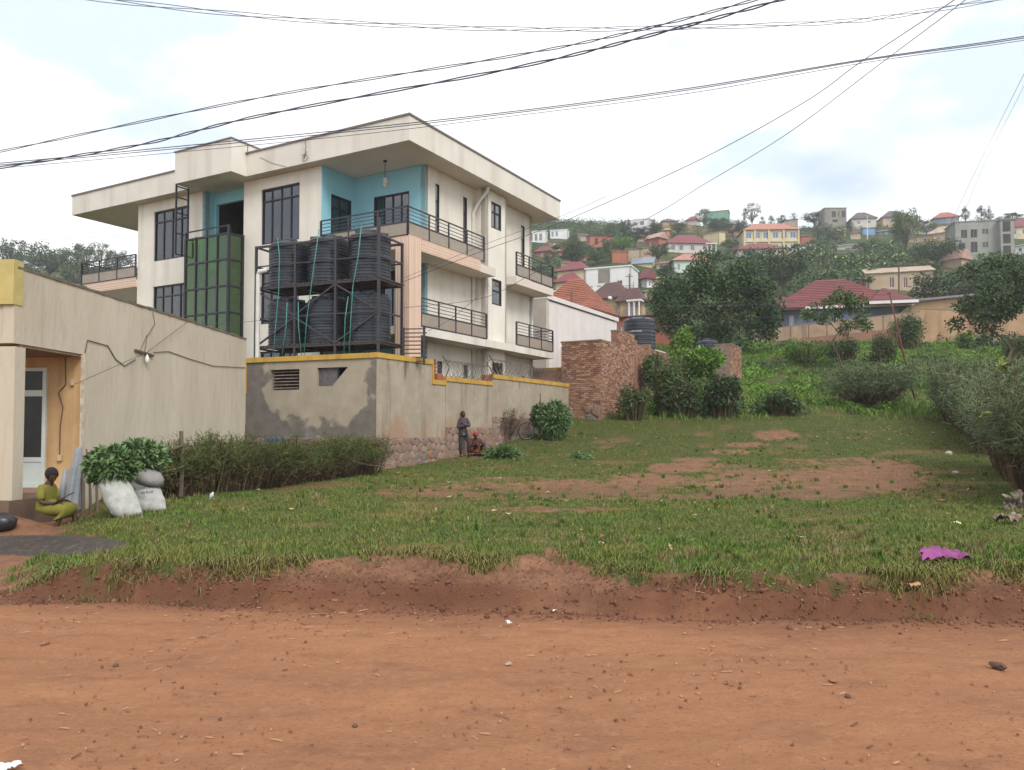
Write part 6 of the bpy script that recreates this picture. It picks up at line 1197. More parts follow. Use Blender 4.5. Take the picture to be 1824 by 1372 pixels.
def twig_bush(name, label, line, width, hts, stems, twigs, mats, seed, tw=.014, tl=(.10, .26), group=None, cat='hedge', low=.25, flare=.5):
    """line: world polyline (x,y); hts: height at each vertex"""
    r = np.random.default_rng(seed); line = np.array(line, float); seg = np.r_[0, np.cumsum(np.linalg.norm(np.diff(line, axis=0), axis=1))]
    def pos(t): return np.stack([np.interp(t, seg, line[:, 0]), np.interp(t, seg, line[:, 1])], 1), np.interp(t, seg, hts)
    o = np.array([line[0, 0], line[0, 1], hgt(line[0, 0], line[0, 1])]); t = r.uniform(0, seg[-1], stems); p, h = pos(t); dd = np.gradient(line, axis=0); nrm = np.array([-(line[-1] - line[0])[1], (line[-1] - line[0])[0]]); nrm = nrm / (np.linalg.norm(nrm) + 1e-9)
    if len(line) == 2 and np.linalg.norm(line[1] - line[0]) < .4: off = r.normal(0, width * .3, (stems, 2))
    else: off = nrm * r.uniform(-.35, .35, stems)[:, None] * width
    A = np.concatenate([p + off * (1 - flare * .5), height(p[:, 0], p[:, 1])[:, None]], 1); hh = h * r.uniform(.55, 1.08, stems) * (1 + .15 * nz(p[:, 0], p[:, 1], .8, seed)); B = A + np.concatenate([off * flare * 1.6 + r.normal(0, .10, (stems, 2)), hh[:, None]], 1)
    R_ = root(name, label, cat, tuple(o), 0, group); V, F = stick_np(A - o, B - o, .028, r); obj('stems', np_mesh('stems', V, F, mats[1]), R_)
    i = r.integers(0, stems, twigs); f = r.beta(2.2, 1.3, twigs) * (1 - low) + low; C = A[i] + (B[i] - A[i]) * f[:, None] + r.normal(0, width * .10, (twigs, 3)) * np.array([1, 1, .3]); d = r.normal(size=(twigs, 3)) * np.array([.9, .9, .7]); d[:, 2] += .5; d /= np.linalg.norm(d, axis=1)[:, None]; E_ = C + d * r.uniform(tl[0], tl[1], twigs)[:, None]
    V, F = stick_np(C - o, E_ - o, tw, r); k = len(mats); mi = np.where(f > .45, 0, 1) if k == 2 else np.where(f < .35 + .45 * r.random(twigs), 1, np.where(r.random(twigs) < .45, 2, 0)); obj('twigs', np_mesh('twigs', V, F, mats, midx=mi), R_); return R_
TWD = mat('twig_shaded', (70, 60, 46), (92, 80, 58), scale=2, rough=.9, island=.4)
twig_bush('hedge', 'dry twiggy hedge running along the shop wall to the grey wall corner', [(-7.25, 15.6), (-6.6, 16.6), (-5.8, 18.0), (-4.9, 20.6), (-3.95, 23.3)], .95, [1.05, 1.12, 1.05, 1.0, 1.05], 620, 44000, [mat('twig_hedge_green', (80, 94, 56), (68, 80, 48), scale=1.2, rough=.75, island=.4, spec=.1), TWIGB, TWIGY], 90, tw=.011, tl=(.07, .24), low=.08)
HR = 'segments of the tall pencil hedge on the right'
twig_bush('hedge', 'nearest stretch of tall grey-green pencil hedge, cut by the picture edge', [(9.9, 13.0), (10.6, 15.6), (12.0, 18.6)], 1.6, [2.5, 2.7, 2.8], 520, 21000, [TWIGG, TWIGB], 91, tw=.016, tl=(.14, .34), group=HR, low=.28)
twig_bush('hedge', 'second stretch of tall pencil hedge behind the leaning bare trunks', [(12.6, 19.4), (14.6, 23.0), (16.0, 25.6)], 2.0, [2.9, 3.1, 3.0], 420, 17000, [TWIGG, TWIGB], 92, tw=.02, tl=(.16, .38), group=HR, low=.2)
twig_bush('hedge', 'far stretch of pencil hedge beside the leaning red pole', [(17.2, 28.0), (19.0, 32.0), (20.6, 37.5)], 2.4, [2.9, 2.9, 2.7], 420, 17000, [TWIGG, TWIGB], 93, tw=.026, tl=(.18, .4), group=HR, low=.15)
g = ground(1562, 728)
twig_bush('pencil_bush', 'round isolated twiggy pencil bush at the back of the plot', [(g[0] - .1, g[1] + .6), (g[0] + .1, g[1] + .6)], 1.9, [2.2, 2.2], 240, 13000, [TWIGG, TWIGB], 94, tw=.024, tl=(.18, .42), cat='bush', low=.10, flare=.7)
g = ground(893, 790)
twig_bush('dry_weed', 'dry grey weed clump against the wall behind the bicycle', [(g[0] - .05, g[1] + .2), (g[0] + .05, g[1] + .2)], .6, [1.3, 1.2], 60, 1800, [TWIGB, TWIGB], 95, tw=.016, tl=(.1, .25), cat='weed', low=.1, flare=.8)
# bare leaning trunks inside the right hedge
for k, (x, y, dx, h, lab) in enumerate(((10.75, 16.0, -.35, 1.6, 'thick bare leaning trunk at the near hedge base'), (11.9, 18.3, -.2, 1.7, 'bare trunk behind the thick leaning one in the hedge'), (10.2, 14.6, -.3, 1.4, 'bare stem nearest the rag in the hedge'))):
    m = MB(); z = hgt(x, y); m.tube([(x, y, z - .2), (x + dx * .3, y, z + h * .5), (x + dx, y, z + h)], [.10, .08, .05], 8); tag(m.build('leaning_stem', BARK, None, smooth=True), lab, 'trunk', 'bare trunks in the right hedge')
g = ground(1632, 712); p = at(1584, 522, g[1]); m = MB(); m.tube([(g[0], g[1], g[2] - .3), ((g[0] + p[0]) / 2 - .06, g[1], (g[2] + p[2]) / 2), (p[0], g[1], p[2])], [.055, .05, .04], 8); m.beam((p[0] - .12, g[1], p[2] - .05), (p[0] + .1, g[1], p[2] - .02), .06)
tag(m.build('pole', mat('rusty_pole', (112, 62, 52), (92, 54, 48), scale=8, rough=.8), None, smooth=True), 'leaning rusty red pole in front of the slope', 'pole')
# yellow leafy sprig in the hedge
def sprig(label, px, py, d, n, L, leaf):
    c = at(px, py, d); r = np.random.default_rng(int(px)); V, F = leaf_np(np.zeros((n, 3)) + r.normal(0, .02, (n, 3)), L, .4, up=-.1, rng=r); t = root('leaf_sprig', label, 'leaves', tuple(c)); obj('leaves', np_mesh('leaves', V, F, leaf), t); m = MB(); m.tube([(0, 0, 0), (.06, .25, -.9)], .014, 5); m.build('stalk', TWIGG, t)
YLF = mat('leaf_yellow', (140, 146, 58), (118, 130, 54), scale=3, rough=.5)
sprig('bright yellow leaf sprig sticking out above the right hedge', 1783, 650, 15.2, 10, .19, YLF); sprig('small yellow-green leaf sprig low in the right hedge', 1748, 738, 16.5, 12, .16, YLF)
# wooden fence rails in the hedge
FW = root('wooden_fence', 'weathered pole fence with two sagging rails in front of the hedge', 'fence', tuple(ground(322, 885)))
fo = np.array(FW.location)
WOOD = mat('weathered_wood', (112, 98, 82), (86, 74, 62), scale=8, rough=.95, bump=.4, stretch=(1, 1, .2))
for px, yt, yb, d in ((322, 768, 885, 15.9), (236, 788, 890, 15.2), (680, 835, 850, 22.6)):
    m = MB(); a, b = at(px, yb, d) - fo, at(px + 1, yt, d) - fo; m.tube([a, (a + b) / 2 + [.02, 0, 0], b], [.05, .045, .04], 7); m.build('post', WOOD, FW) if px < 600 else None
for (xa, ya, da), (xb, yb, db) in (((255, 810, 15.2), (328, 794, 15.9)), ((266, 846, 15.2), (330, 830, 15.9)), ((634, 824, 21.5), (682, 832, 22.8))):
    m = MB(); a, b = at(xa, ya, da) - fo, at(xb, yb, db) - fo; m.tube([a, (a + b) / 2 + [0, 0, -.015], b], [.035, .03, .025], 6); m.build('rail', WOOD, FW)
m = MB(); p0 = at(492, 788, 22.0); m.box(-.28, .3, -.2, .2, 0, .05); m.ball((0, 0, .05), .3, 2, (1, .8, .35), .1); o = m.build('tarpaulin', mat('blue_tarp', (52, 76, 120), (44, 62, 98), scale=5, rough=.5), None); o.location = tuple(p0); tag(o, 'scrap of blue tarpaulin lying on the hedge below the grey wall', 'tarpaulin')
# ------------------------------------------------------------------ people and things
def skin(name, nodes, edges, m, parent, root_i=0, sub=2):
    me = bpy.data.meshes.new(name); me.from_pydata([n[0] for n in nodes], edges, []); o = bpy.data.objects.new(name, me); COL.objects.link(o); o.modifiers.new('s', 'SKIN'); sd = o.modifiers.new('u', 'SUBSURF'); sd.levels = sub; sd.render_levels = sub
    for i, n in enumerate(nodes):
        r = n[1] if isinstance(n[1], tuple) else (n[1], n[1]); me.skin_vertices[0].data[i].radius = r; me.skin_vertices[0].data[i].use_root = (i == root_i)
    dg = bpy.context.evaluated_depsgraph_get(); dg.update(); new = bpy.data.meshes.new_from_object(o.evaluated_get(dg)); bpy.data.objects.remove(o); new.name = name; new.materials.clear(); new.materials.append(m); new.polygons.foreach_set('use_smooth', [True] * len(new.polygons)); return obj(name, new, parent)
def loft(rings, n=18, fold=0, fr=5, cap=False):
    """rings: (center, u, v) full vectors"""
    m = MB(); vs = []
    for j, (c, u, v) in enumerate(rings):
        c, u, v = Vector(c), Vector(u), Vector(v)
        for k in range(n):
            a = 2 * pi * k / n; s = 1 + fold * (j / (len(rings) - 1)) * cos(fr * a + .3 * j); vs.append(c + u * cos(a) * s + v * sin(a) * s)
    fs = [(j * n + k, j * n + (k + 1) % n, (j + 1) * n + (k + 1) % n, (j + 1) * n + k) for j in range(len(rings) - 1) for k in range(n)]
    if cap: fs += [tuple(range(n))[::-1], tuple((len(rings) - 1) * n + k for k in range(n))]
    m._add(vs, fs); return m
SKIN = mat('dark_skin', (84, 56, 44), (72, 48, 38), scale=4, rough=.55, spec=.4); HAIR = mat('black_hair', (26, 22, 22), rough=.85, bump=.6, bscale=90)
def fingers(nodes, edges, iw, wrist, tip, up):
    """palm vertex and five curled fingers"""
    w, t, u = Vector(wrist), Vector(tip), Vector(up).normalized(); d = (t - w).normalized(); s = d.cross(u).normalized(); ip = len(nodes); pc = w + d * .06; nodes.append((pc, (.032, .016))); edges.append((iw, ip))
    for k, (o, L) in enumerate(((-.030, .060), (-.011, .072), (.010, .068), (.029, .055))):
        a = len(nodes); nodes.append((pc + d * .035 + s * o, .0095)); nodes.append((pc + d * (.035 + L * .6) + s * o * 1.1 - u * .012, .0085)); nodes.append((pc + d * (.035 + L * .8) + s * o * 1.1 - u * .034, .007)); edges += [(ip, a), (a, a + 1), (a + 1, a + 2)]
    a = len(nodes); nodes.append((w + d * .035 - s * .034, .011)); nodes.append((w + d * .075 - s * .05 - u * .015, .009)); edges += [(ip, a), (a, a + 1)]
def person(label, loc, rz, J, scale=1.0, top=None, topm=None, legm=None, legs_to='an', face=(0, -1, 0), hair=None, headwrap=None, shoe=None, barefeet=True):
    R_ = root('person', label, 'person', loc, rz); R_.scale = (scale,) * 3; V = lambda k: Vector(J[k])
    N = [(V('pe'), (.125, .10)), (V('sp'), (.115, .09)), (V('ch'), (.135, .10)), (V('nk'), .052), (V('hd') + Vector((0, 0, -.06)), .062)]; E = [(0, 1), (1, 2), (2, 3), (3, 4)]
    def ch(par, ks, rs):
        p = par
        for k, r in zip(ks, rs): N.append((V(k), r)); E.append((p, len(N) - 1)); p = len(N) - 1
        return p
    for s in 'RL':
        w = ch(2, ['sh' + s, 'el' + s, 'wr' + s], [.055, .040, .026]); ha = (V('wr' + s) - V('el' + s)).normalized(); fingers(N, E, w, V('wr' + s), V('wr' + s) + ha * .1, Vector((0, .3, 1)) if abs(ha.z) < .8 else Vector((0, 1, 0)))
        ch(0, ['hi' + s, 'kn' + s, 'an' + s, 'to' + s], [.082, .056, .036, (.04, .024)])
    skin('body', N, E, SKIN, R_)
    hd = V('hd'); f = Vector(face).normalized(); rt = f.cross(Vector((0, 0, 1))).normalized(); up = rt.cross(f)
    m = MB(); B0 = MB(); B0.ball((0, 0, 0), 1, 3); vs = []
    for v in B0.v:
        x, y, z = v; w = .074 * (1 - .18 * max(0, -z)); jaw = .012 * max(0, -z) * max(0, y); p = rt * x * w + f * (y * .092 + jaw) + up * z * .118; vs.append(hd + p)
    m._add(vs, B0.f); HD = m.build('head', SKIN, R_, smooth=True)
    m = MB(); c = hd + f * .092 - up * .012; m._add([c + up * .03, c - rt * .018 - up * .015, c + rt * .018 - up * .015, c + f * .022 - up * .012], [(0, 1, 3), (0, 3, 2), (1, 2, 3)]); m.build('nose', SKIN, HD)
    for s in (-1, 1):
        m = MB(); c = hd + f * .080 + rt * .030 * s + up * .012; m.ball(tuple(c), .013, 1, (1, 1, .7)); m.build('eye', mat('eye_dark', (40, 30, 28), rough=.3), HD)
        m = MB(); c = hd + rt * .076 * s - f * .005; m.ball(tuple(c), .026, 1, (.5, .8, 1.2)); m.build('ear', SKIN, HD)
    m = MB(); c = hd + f * .088 - up * .052; m.ball(tuple(c), .024, 1, (1, .5, .4)); m.build('mouth', mat('lips', (96, 56, 50), rough=.5), HD)
    if hair or headwrap:
        a, rr = hair or headwrap; m = MB(); B0 = MB(); B0.ball((0, 0, 0), 1, 3, jit=.03); vs = [hd - f * .022 + up * .034 + rt * v[0] * rr[0] + f * v[1] * rr[1] + up * v[2] * rr[2] for v in B0.v]; fs = [q for q in B0.f if not all((B0.v[i][1] > .45 and B0.v[i][2] < .30) or B0.v[i][2] < -.75 for i in q)]; m._add(vs, fs); m.build('hair' if hair else 'headscarf', a, R_, smooth=True)
    if top:
        N = [(V('pe') + Vector((0, 0, top.get('drop', 0))), (.155, .125)), (V('sp'), (.145, .115)), (V('ch'), (.165, .125)), (V('nk') - Vector((0, 0, .03)), .075)]; E = [(0, 1), (1, 2), (2, 3)]
        for s in 'RL':
            a = len(N); N.append((V('sh' + s), .075)); E.append((2, a)); sl = top.get('sleeve', 1.0)
            if sl <= .5: N.append((V('sh' + s).lerp(V('el' + s), sl * 2 * .9), .068)); E.append((a, a + 1))
            else: N.append((V('el' + s), .060)); N.append((V('el' + s).lerp(V('wr' + s), .92), .045)); E += [(a, a + 1), (a + 1, a + 2)]
        skin(top.get('name', 'jacket'), N, E, topm, R_, 1)
    if legm:
        N = [(V('pe'), (.148, .12))]; E = []
        for s in 'RL': a = len(N); N += [(V('hi' + s), .102), (V('kn' + s), .076), (V('kn' + s).lerp(V('an' + s), .92), .064)]; E += [(0, a), (a, a + 1), (a + 1, a + 2)]
        skin('trousers', N, E, legm, R_)
    if shoe:
        for s in 'RL': m = MB(); a, b = V('an' + s), V('to' + s); d = (b - a); d.z = 0; d.normalize(); c = a.lerp(b, .5); c.z = min(a.z, b.z) - .012; q = d.orthogonal(); q = Vector((-d.y, d.x, 0)); m.extr([c + d * .14 + q * .03, c + d * .10 + q * .045, c - d * .11 + q * .036, c - d * .11 - q * .036, c + d * .10 - q * .045, c + d * .14 - q * .03], (0, 0, .022)); m.build('sandal', shoe, R_)
    return R_
YD = mat('yellow_dress', (126, 121, 44), (112, 108, 40), scale=4, rough=.85, bump=.2, bscale=18)
wx, wy = -7.78, 13.42; wz = 0.02
Jw = dict(pe=(-.05, .02, .36), sp=(-.06, .02, .48), ch=(-.02, .0, .66), nk=(.02, -.01, .79), hd=(.07, -.03, .91), shR=(-.03, -.16, .725), elR=(.0, -.21, .48), wrR=(.20, -.16, .47), shL=(-.03, .16, .725), elL=(.06, .20, .49), wrL=(.26, .06, .49),
          hiR=(-.0, -.09, .35), knR=(.33, -.14, .38), anR=(.26, -.20, .06), toR=(.40, -.27, .02), hiL=(0, .10, .35), knL=(.36, .08, .40), anL=(.46, .04, .07), toL=(.58, -.04, .03))
wom = person('woman-like seated person in a yellow-green dress looking down at a dark tablet'.replace('woman-like seated person', 'person seated on the porch edge'), (wx, wy, wz), 0, Jw, 1.0, dict(sleeve=.5, name='dress_top'), YD, None, face=(.80, -.50, -.42), hair=(HAIR, (.100, .112, .115)), shoe=mat('sandal_brown', (66, 48, 42)))
m = loft([((-.06, .02, .50), (.13, 0, .02), (0, .16, 0)), ((-.04, .02, .40), (.16, 0, .08), (0, .19, 0)), ((.10, .0, .37), (.06, 0, .13), (0, .21, 0)), ((.26, -.02, .37), (.04, 0, .13), (0, .21, 0)), ((.37, -.03, .36), (.09, 0, .09), (0, .20, 0)), ((.36, -.04, .30), (.11, 0, .03), (0, .20, 0)), ((.28, -.05, .21), (.13, 0, .04), (0, .21, 0))], 22, .05, 6); m.build('skirt', YD, wom, smooth=True)
m = MB(); m.extr([(.18, -.24, .46), (.42, -.12, .62), (.39, .08, .64), (.15, -.04, .48)], (.012, -.008, -.012)); tb = m.build('tablet', mat('dark_tablet', (44, 32, 34), rough=.4), None); tb.location = (wx, wy, wz); tag(tb, 'dark folder-like tablet held by the seated person in yellow', 'tablet')
# leaning standing person and seated person by the grey wall
g = ground(829, 812)
Jm = dict(pe=(0, 0, .88), sp=(0, 0, 1.05), ch=(.01, -.02, 1.26), nk=(.03, -.03, 1.42), hd=(.05, -.05, 1.55), shR=(-.17, -.01, 1.36), elR=(-.20, -.14, 1.10), wrR=(.04, -.25, 1.13), shL=(.19, -.01, 1.36), elL=(.24, -.13, 1.10), wrL=(.0, -.22, 1.19),
          hiR=(-.09, 0, .86), knR=(-.13, -.06, .47), anR=(-.15, .0, .08), toR=(-.18, -.16, .03), hiL=(.09, 0, .86), knL=(.16, -.12, .48), anL=(.13, -.03, .08), toL=(.17, -.19, .03))
man = person('person in purple-grey jacket and dark trousers leaning against the grey wall, arms crossed', tuple(np.array([g[0], g[1] - .28, hgt(g[0], g[1] - .28) - .01])), .15, Jm, .985, dict(sleeve=1, drop=.02), mat('purple_jacket', (76, 58, 66), (60, 46, 54), scale=3, rough=.85, streak=((140, 130, 140), 2, .5)), mat('dark_trousers', (44, 40, 44), (58, 50, 50), scale=6, rough=.9), face=(.35, -.95, 0), hair=(HAIR, (.079, .098, .10)), shoe=mat('sandal_brown', (66, 48, 42)))
man.rotation_euler = (radians(-3), radians(-4), .25)
m = loft([((0, 0, .80), (.17, 0, 0), (0, .14, 0)), ((0, 0, .90), (.165, 0, 0), (0, .135, 0))], 16); m.build('shirt_hem', mat('pale_shirt', (160, 178, 186), rough=.9), man, smooth=True)
g = ground(848, 806); g[1] -= .45; g[2] = hgt(g[0], g[1])
Js = dict(pe=(0, .10, .14), sp=(.0, .10, .28), ch=(.0, .04, .44), nk=(.01, -.0, .57), hd=(.0, -.05, .68), shR=(-.16, .04, .52), elR=(-.20, -.08, .32), wrR=(-.02, -.26, .36), shL=(.17, .04, .52), elL=(.30, -.08, .36), wrL=(.30, -.26, .40),
          hiR=(-.08, .05, .13), knR=(.06, -.30, .42), anR=(.14, -.36, .07), toR=(.18, -.50, .03), hiL=(.09, .05, .13), knL=(.28, -.26, .40), anL=(.38, -.36, .07), toL=(.44, -.48, .03))
OR = mat('orange_wrap', (176, 92, 44), (156, 78, 40), scale=5, rough=.9)
sit = person('person with red headscarf and orange wrap sitting on the grass by the wall', tuple(g), .1, Js, 1.02, dict(sleeve=.5, name='blouse'), mat('maroon_blouse', (104, 56, 50), (88, 48, 44), scale=4, rough=.9), None, face=(.15, -.98, -.1), headwrap=(mat('red_scarf', (178, 40, 48), (150, 34, 42), scale=6, rough=.85), (.094, .108, .108)))
m = loft([((0, .1, .30), (.15, 0, 0), (0, .13, 0)), ((0, .06, .16), (.19, 0, 0), (0, .19, .02)), ((.04, -.10, .18), (.19, 0, 0), (0, .06, .12)), ((.08, -.22, .22), (.17, 0, 0), (0, .05, .12))], 16); m.build('wrap', OR, sit, smooth=True)
m = MB(); gp = np.array(g); m._add([(-.28 + .07 * i + .02 * sin(i * 3 + j), -.25 + .07 * j, .03 + .025 * abs(sin(i * 1.7 + j * 2.3))) for j in range(6) for i in range(9)], [(j * 9 + i, j * 9 + i + 1, (j + 1) * 9 + i + 1, (j + 1) * 9 + i) for j in range(5) for i in range(8)]); o = m.build('white_cloth', mat('white_cloth', (196, 196, 196), (170, 172, 176), scale=6), None, smooth=True); o.location = tuple(gp + [.05, -.05, 0]); tag(o, 'white cloth spread under the person with the red headscarf', 'cloth')
# bicycle with a huge bundle of greens
g = ground(945, 779); BO = np.array([g[0], g[1] - .75, hgt(g[0], g[1] - .75)]); BI = root('bicycle', 'old black bicycle parked by the grey wall under a load of greens', 'bicycle', tuple(BO), radians(8))
BM = mat('bike_black', (52, 46, 44), (84, 62, 50), scale=20, rough=.55)
for x in (-.18, .90):
    W_ = obj('wheel', None, BI); m = MB(); m.tube([(x + .335 * cos(a), 0, .35 + .335 * sin(a)) for a in np.linspace(0, 2 * pi, 33)], .019, 6, cap=False); m.build('tyre', mat('tyre_rubber', (40, 38, 38), rough=.9), W_); m = MB()
    m.tube([(x + .31 * cos(a), 0, .35 + .31 * sin(a)) for a in np.linspace(0, 2 * pi, 33)], .009, 5, cap=False)
    for k in range(18): a = 2 * pi * k / 18; m.beam((x, .02 * (-1) ** k, .35), (x + .31 * cos(a), 0, .35 + .31 * sin(a)), .004)
    m.build('rim', mat('rim_steel', (128, 124, 120), rough=.4, metal=.7), W_)
for n_, pts, r in (('frame_tube', [(-.18, 0, .35), (-.05, 0, .75), (-.0, 0, .95)], .016), ('frame_tube', [(-.03, 0, .83), (.52, 0, .86)], .016), ('frame_tube', [(-.05, 0, .76), (.42, 0, .30)], .018), ('frame_tube', [(.42, 0, .30), (.53, 0, .92)], .016), ('frame_tube', [(.42, 0, .30), (.90, .04, .35)], .011), ('frame_tube', [(.52, 0, .82), (.90, .04, .35)], .010), ('handlebar', [(.05, -.27, 1.0), (-.06, -.2, 1.03), (-.02, 0, 1.01), (-.06, .2, 1.03), (.05, .27, 1.0)], .013), ('crank', [(.42, -.09, .18), (.42, -.05, .30), (.42, .05, .30), (.42, .09, .42)], .012), ('carrier', [(.55, -.09, .76), (1.15, -.09, .76), (1.15, .09, .76), (.55, .09, .76)], .010), ('kickstand', [(1.05, -.05, .35), (1.12, -.2, .0)], .012)):
    m = MB(); m.tube(pts, r, 6); m.build(n_, BM, BI)
for s in (-1, 1): m = MB(); m.box(.36, .48, s * .09 - .04, s * .09 + .04, .17 + (s + 1) * .12, .20 + (s + 1) * .12); m.build('pedal', BM, BI)
m = MB(); m.ball((.53, 0, .95), .12, 2, (1.1, .7, .3)); m.build('saddle', BM, BI, smooth=True)
def greens(name, label, c, ell, n, L, asp, leaf, seed, core=True, droop=-.5, cat='leaves', group=None, half=False):
    r = np.random.default_rng(seed); t = root(name, label, cat, tuple(c), 0, group); q = r.normal(size=(n, 3)); q /= np.linalg.norm(q, axis=1)[:, None]
    if half: q[:, 2] = np.abs(q[:, 2])
    lump = 1 + .13 * nz(q[:, 0] * 2, q[:, 1] * 2 + q[:, 2], .7, seed); P = q * np.array(ell) * (lump * r.uniform(.80, 1.02, n))[:, None]; V, F = leaf_np(P, L, asp, up=droop, rng=r, out=q, outw=1.1); obj('leaves', np_mesh('leaves', V, F, LEAF[leaf]), t)
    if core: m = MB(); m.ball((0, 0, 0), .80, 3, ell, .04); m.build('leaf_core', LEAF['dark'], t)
    return t
p0 = at(985, 747, BO[1]); greens('greens_bundle', 'huge round bundle of cut green leaves tied on the bicycle', (p0[0], BO[1], p0[2]), (.62, .5, .66), 4200, .22, .26, 'fresh', 101)
p0 = at(960, 742, BO[1] + .15); greens('greens_bundle', 'smaller dark leaf sheaf on the handlebar side of the big bundle', (p0[0], p0[1], p0[2]), (.26, .3, .46), 1200, .16, .26, 'dark', 102)
m = MB(); a, b = at(965, 775, BO[1] - .35), at(962, 701, BO[1] - .3); m.tube([a, (a + b) / 2 + [.02, 0, 0], b], [.022, .024, .018], 6); tag(m.build('stick', WOOD, None), 'upright wooden stick propping the bundle of greens', 'stick')
g = ground(896, 817); greens('leaf_heap', 'heap of cut green leaf stalks on the grass beside the seated person', tuple(g + [0, .25, .0]), (.56, .36, .30), 2400, .24, .20, 'fresh', 103, droop=-.1, half=True)
g = ground(1035, 816); greens('leaf_heap', 'small scatter of cut leaves lying alone on the grass', tuple(g + [0, .0, .0]), (.35, .25, .07), 260, .2, .22, 'fresh', 104, core=False, droop=-.1, half=True)
# sacks with leaves
SACK = mat('woven_sack', (186, 187, 182), (160, 160, 154), scale=7, streak=((128, 122, 112), 5, .5), rough=.8, bump=.9, bscale=9); SACKG = mat('woven_sack_grey', (150, 148, 146), (132, 128, 126), scale=5, rough=.8, bump=.3, bscale=35)
def sack_pt(th, h, H, r, lean, wob):
    f = h / H; rr = r * (.86 + .26 * sin(pi * min(1, f * .95 + .12)) - .30 * max(0, f - .82) / .18) * (1 + .03 * sin(3 * th + wob) + .02 * sin(7 * f * 3 + th * 2)); rr *= (1 - .25 * max(0, .08 - f) / .08)
    return (rr * cos(th) + lean[0] * 1.15 * f, rr * .8 * sin(th) + lean[1] * f, h)
def sack(label, base, H, r, lean, wob, m_):
    S_ = root('sack', label, 'sack', tuple(base), 0, 'white sacks of cut leaves'); n, k = 28, 22; vs = [sack_pt(2 * pi * i / n, H * j / k, H, r, lean, wob) for j in range(k + 1) for i in range(n)]; mb = MB(); mb._add(vs, [(j * n + i, j * n + (i + 1) % n, (j + 1) * n + (i + 1) % n, (j + 1) * n + i) for j in range(k) for i in range(n)] + [tuple(range(n))[::-1], tuple(k * n + i for i in range(n))]); mb.build('sack_body', m_, S_, smooth=True); return S_
g1, g2 = ground(216, 922), ground(262, 913)
g1 = g1 + [0, .22, -.02]; g2 = g2 + [0, .22, -.02]
sack('plump white woven sack stuffed with leaves, the left one', g1, .74, .225, (-.34, .12), 1., SACK)
S2 = sack('white woven sack printed with weight lettering, the right one', g2, .56, .215, (-.20, .1), 2.2, SACK)
m = loft([((-.12, .08, .48), (.235, 0, -.06), (0, .20, .02)), ((-.14, .09, .57), (.26, 0, -.04), (0, .215, 0)), ((-.18, .10, .66), (.235, 0, -.02), (0, .19, 0)), ((-.22, .12, .73), (.15, 0, .0), (0, .13, 0)), ((-.24, .12, .84), (.10, 0, .0), (0, .09, 0))], 22, .04, 5, cap=True); m.build('rolled_top', SACKG, S2, smooth=True)
INK = mat('blue_black_ink', (62, 66, 84), rough=.8)
def on_sack(txt, size, x0, z0, tilt, parent, H=.56, r=.215, lean=(-.20, .1), wob=2.2, out=.012):
    tm = text_mesh(txt, size)
    for v in tm.vertices:
        x, z = v.co.x * cos(tilt) - v.co.y * sin(tilt) + x0, v.co.x * sin(tilt) + v.co.y * cos(tilt) + z0; th = -pi / 2 + x / r; q = sack_pt(th, z, H, r, lean, wob); n = Vector((cos(th), .9 * sin(th), 0)).normalized(); v.co = Vector(q) + n * out
    tm.materials.append(INK); return obj('lettering', tm, parent)
on_sack('NET CONTENT', .056, .03, .385, .14, S2); on_sack('100 KGS', .056, .07, .315, .14, S2)
tm = text_mesh('5', .065)
for v in tm.vertices: v.co = (v.co.x - .27, -.175, .575 + v.co.y)
tm.materials.append(INK); obj('lettering', tm, S2)
m = MB(); m.tube([(-.27 + .045 * cos(a), -.176, .60 + .045 * sin(a)) for a in np.linspace(0, 2 * pi, 20)], .005, 4, cap=False); m.build('printed_ring', INK, S2)
greens('leaf_bundle', 'bundle of large cut leaves spilling over the left sack', tuple(g1 + [-.36, .14, .78]), (.36, .28, .26), 1500, .13, .42, 'fresh', 105, droop=-.55)
greens('leaf_bundle', 'bundle of large cut leaves on top of the lettered sack', tuple(g2 + [-.30, .18, .90]), (.36, .28, .24), 1400, .13, .42, 'fresh', 106, droop=-.5)
# jacket hanging on a post
dJ = 14.3; jc = lambda px, py: at(px, py, dJ); JK = at(132, 925, dJ)
JR = root('jacket', 'long pale grey hooded jacket hung over a post beside the sacks', 'jacket', tuple(JK)); GJ = mat('grey_jacket', (146, 150, 154), (128, 132, 138), scale=4, rough=.9, bump=.3, bscale=14)
rel = lambda px, py: Vector(jc(px, py) - JK)
m = loft([(rel(141, 796), (.03, 0, 0), (0, .03, 0)), (rel(139, 802), (.06, 0, 0), (0, .07, 0)), (rel(139, 818), (.075, 0, 0), (0, .09, 0)), (rel(136, 835), (.09, 0, 0), (0, .12, 0)), (rel(133, 860), (.10, 0, 0), (0, .14, 0)), (rel(130, 885), (.11, 0, 0), (0, .16, 0)), (rel(128, 908), (.12, 0, .0), (0, .17, 0))], 42, .20, 6); m.build('cloth', GJ, JR, smooth=True)
m = MB(); m.tube([rel(130, 835) + Vector((-.05, -.14, 0)), rel(126, 865) + Vector((-.05, -.16, 0)), rel(123, 900) + Vector((-.03, -.17, 0))], [.04, .05, .045], 8); m.build('sleeve', GJ, JR, smooth=True)
m = MB(); a, b = at(148, 930, dJ + .05), at(143, 800, dJ + .05); m.tube([a, (a + b) / 2 + [.03, 0, 0], b], [.035, .03, .028], 7); tag(m.build('post', WOOD, None), 'crooked wooden post under the hanging grey jacket', 'post')
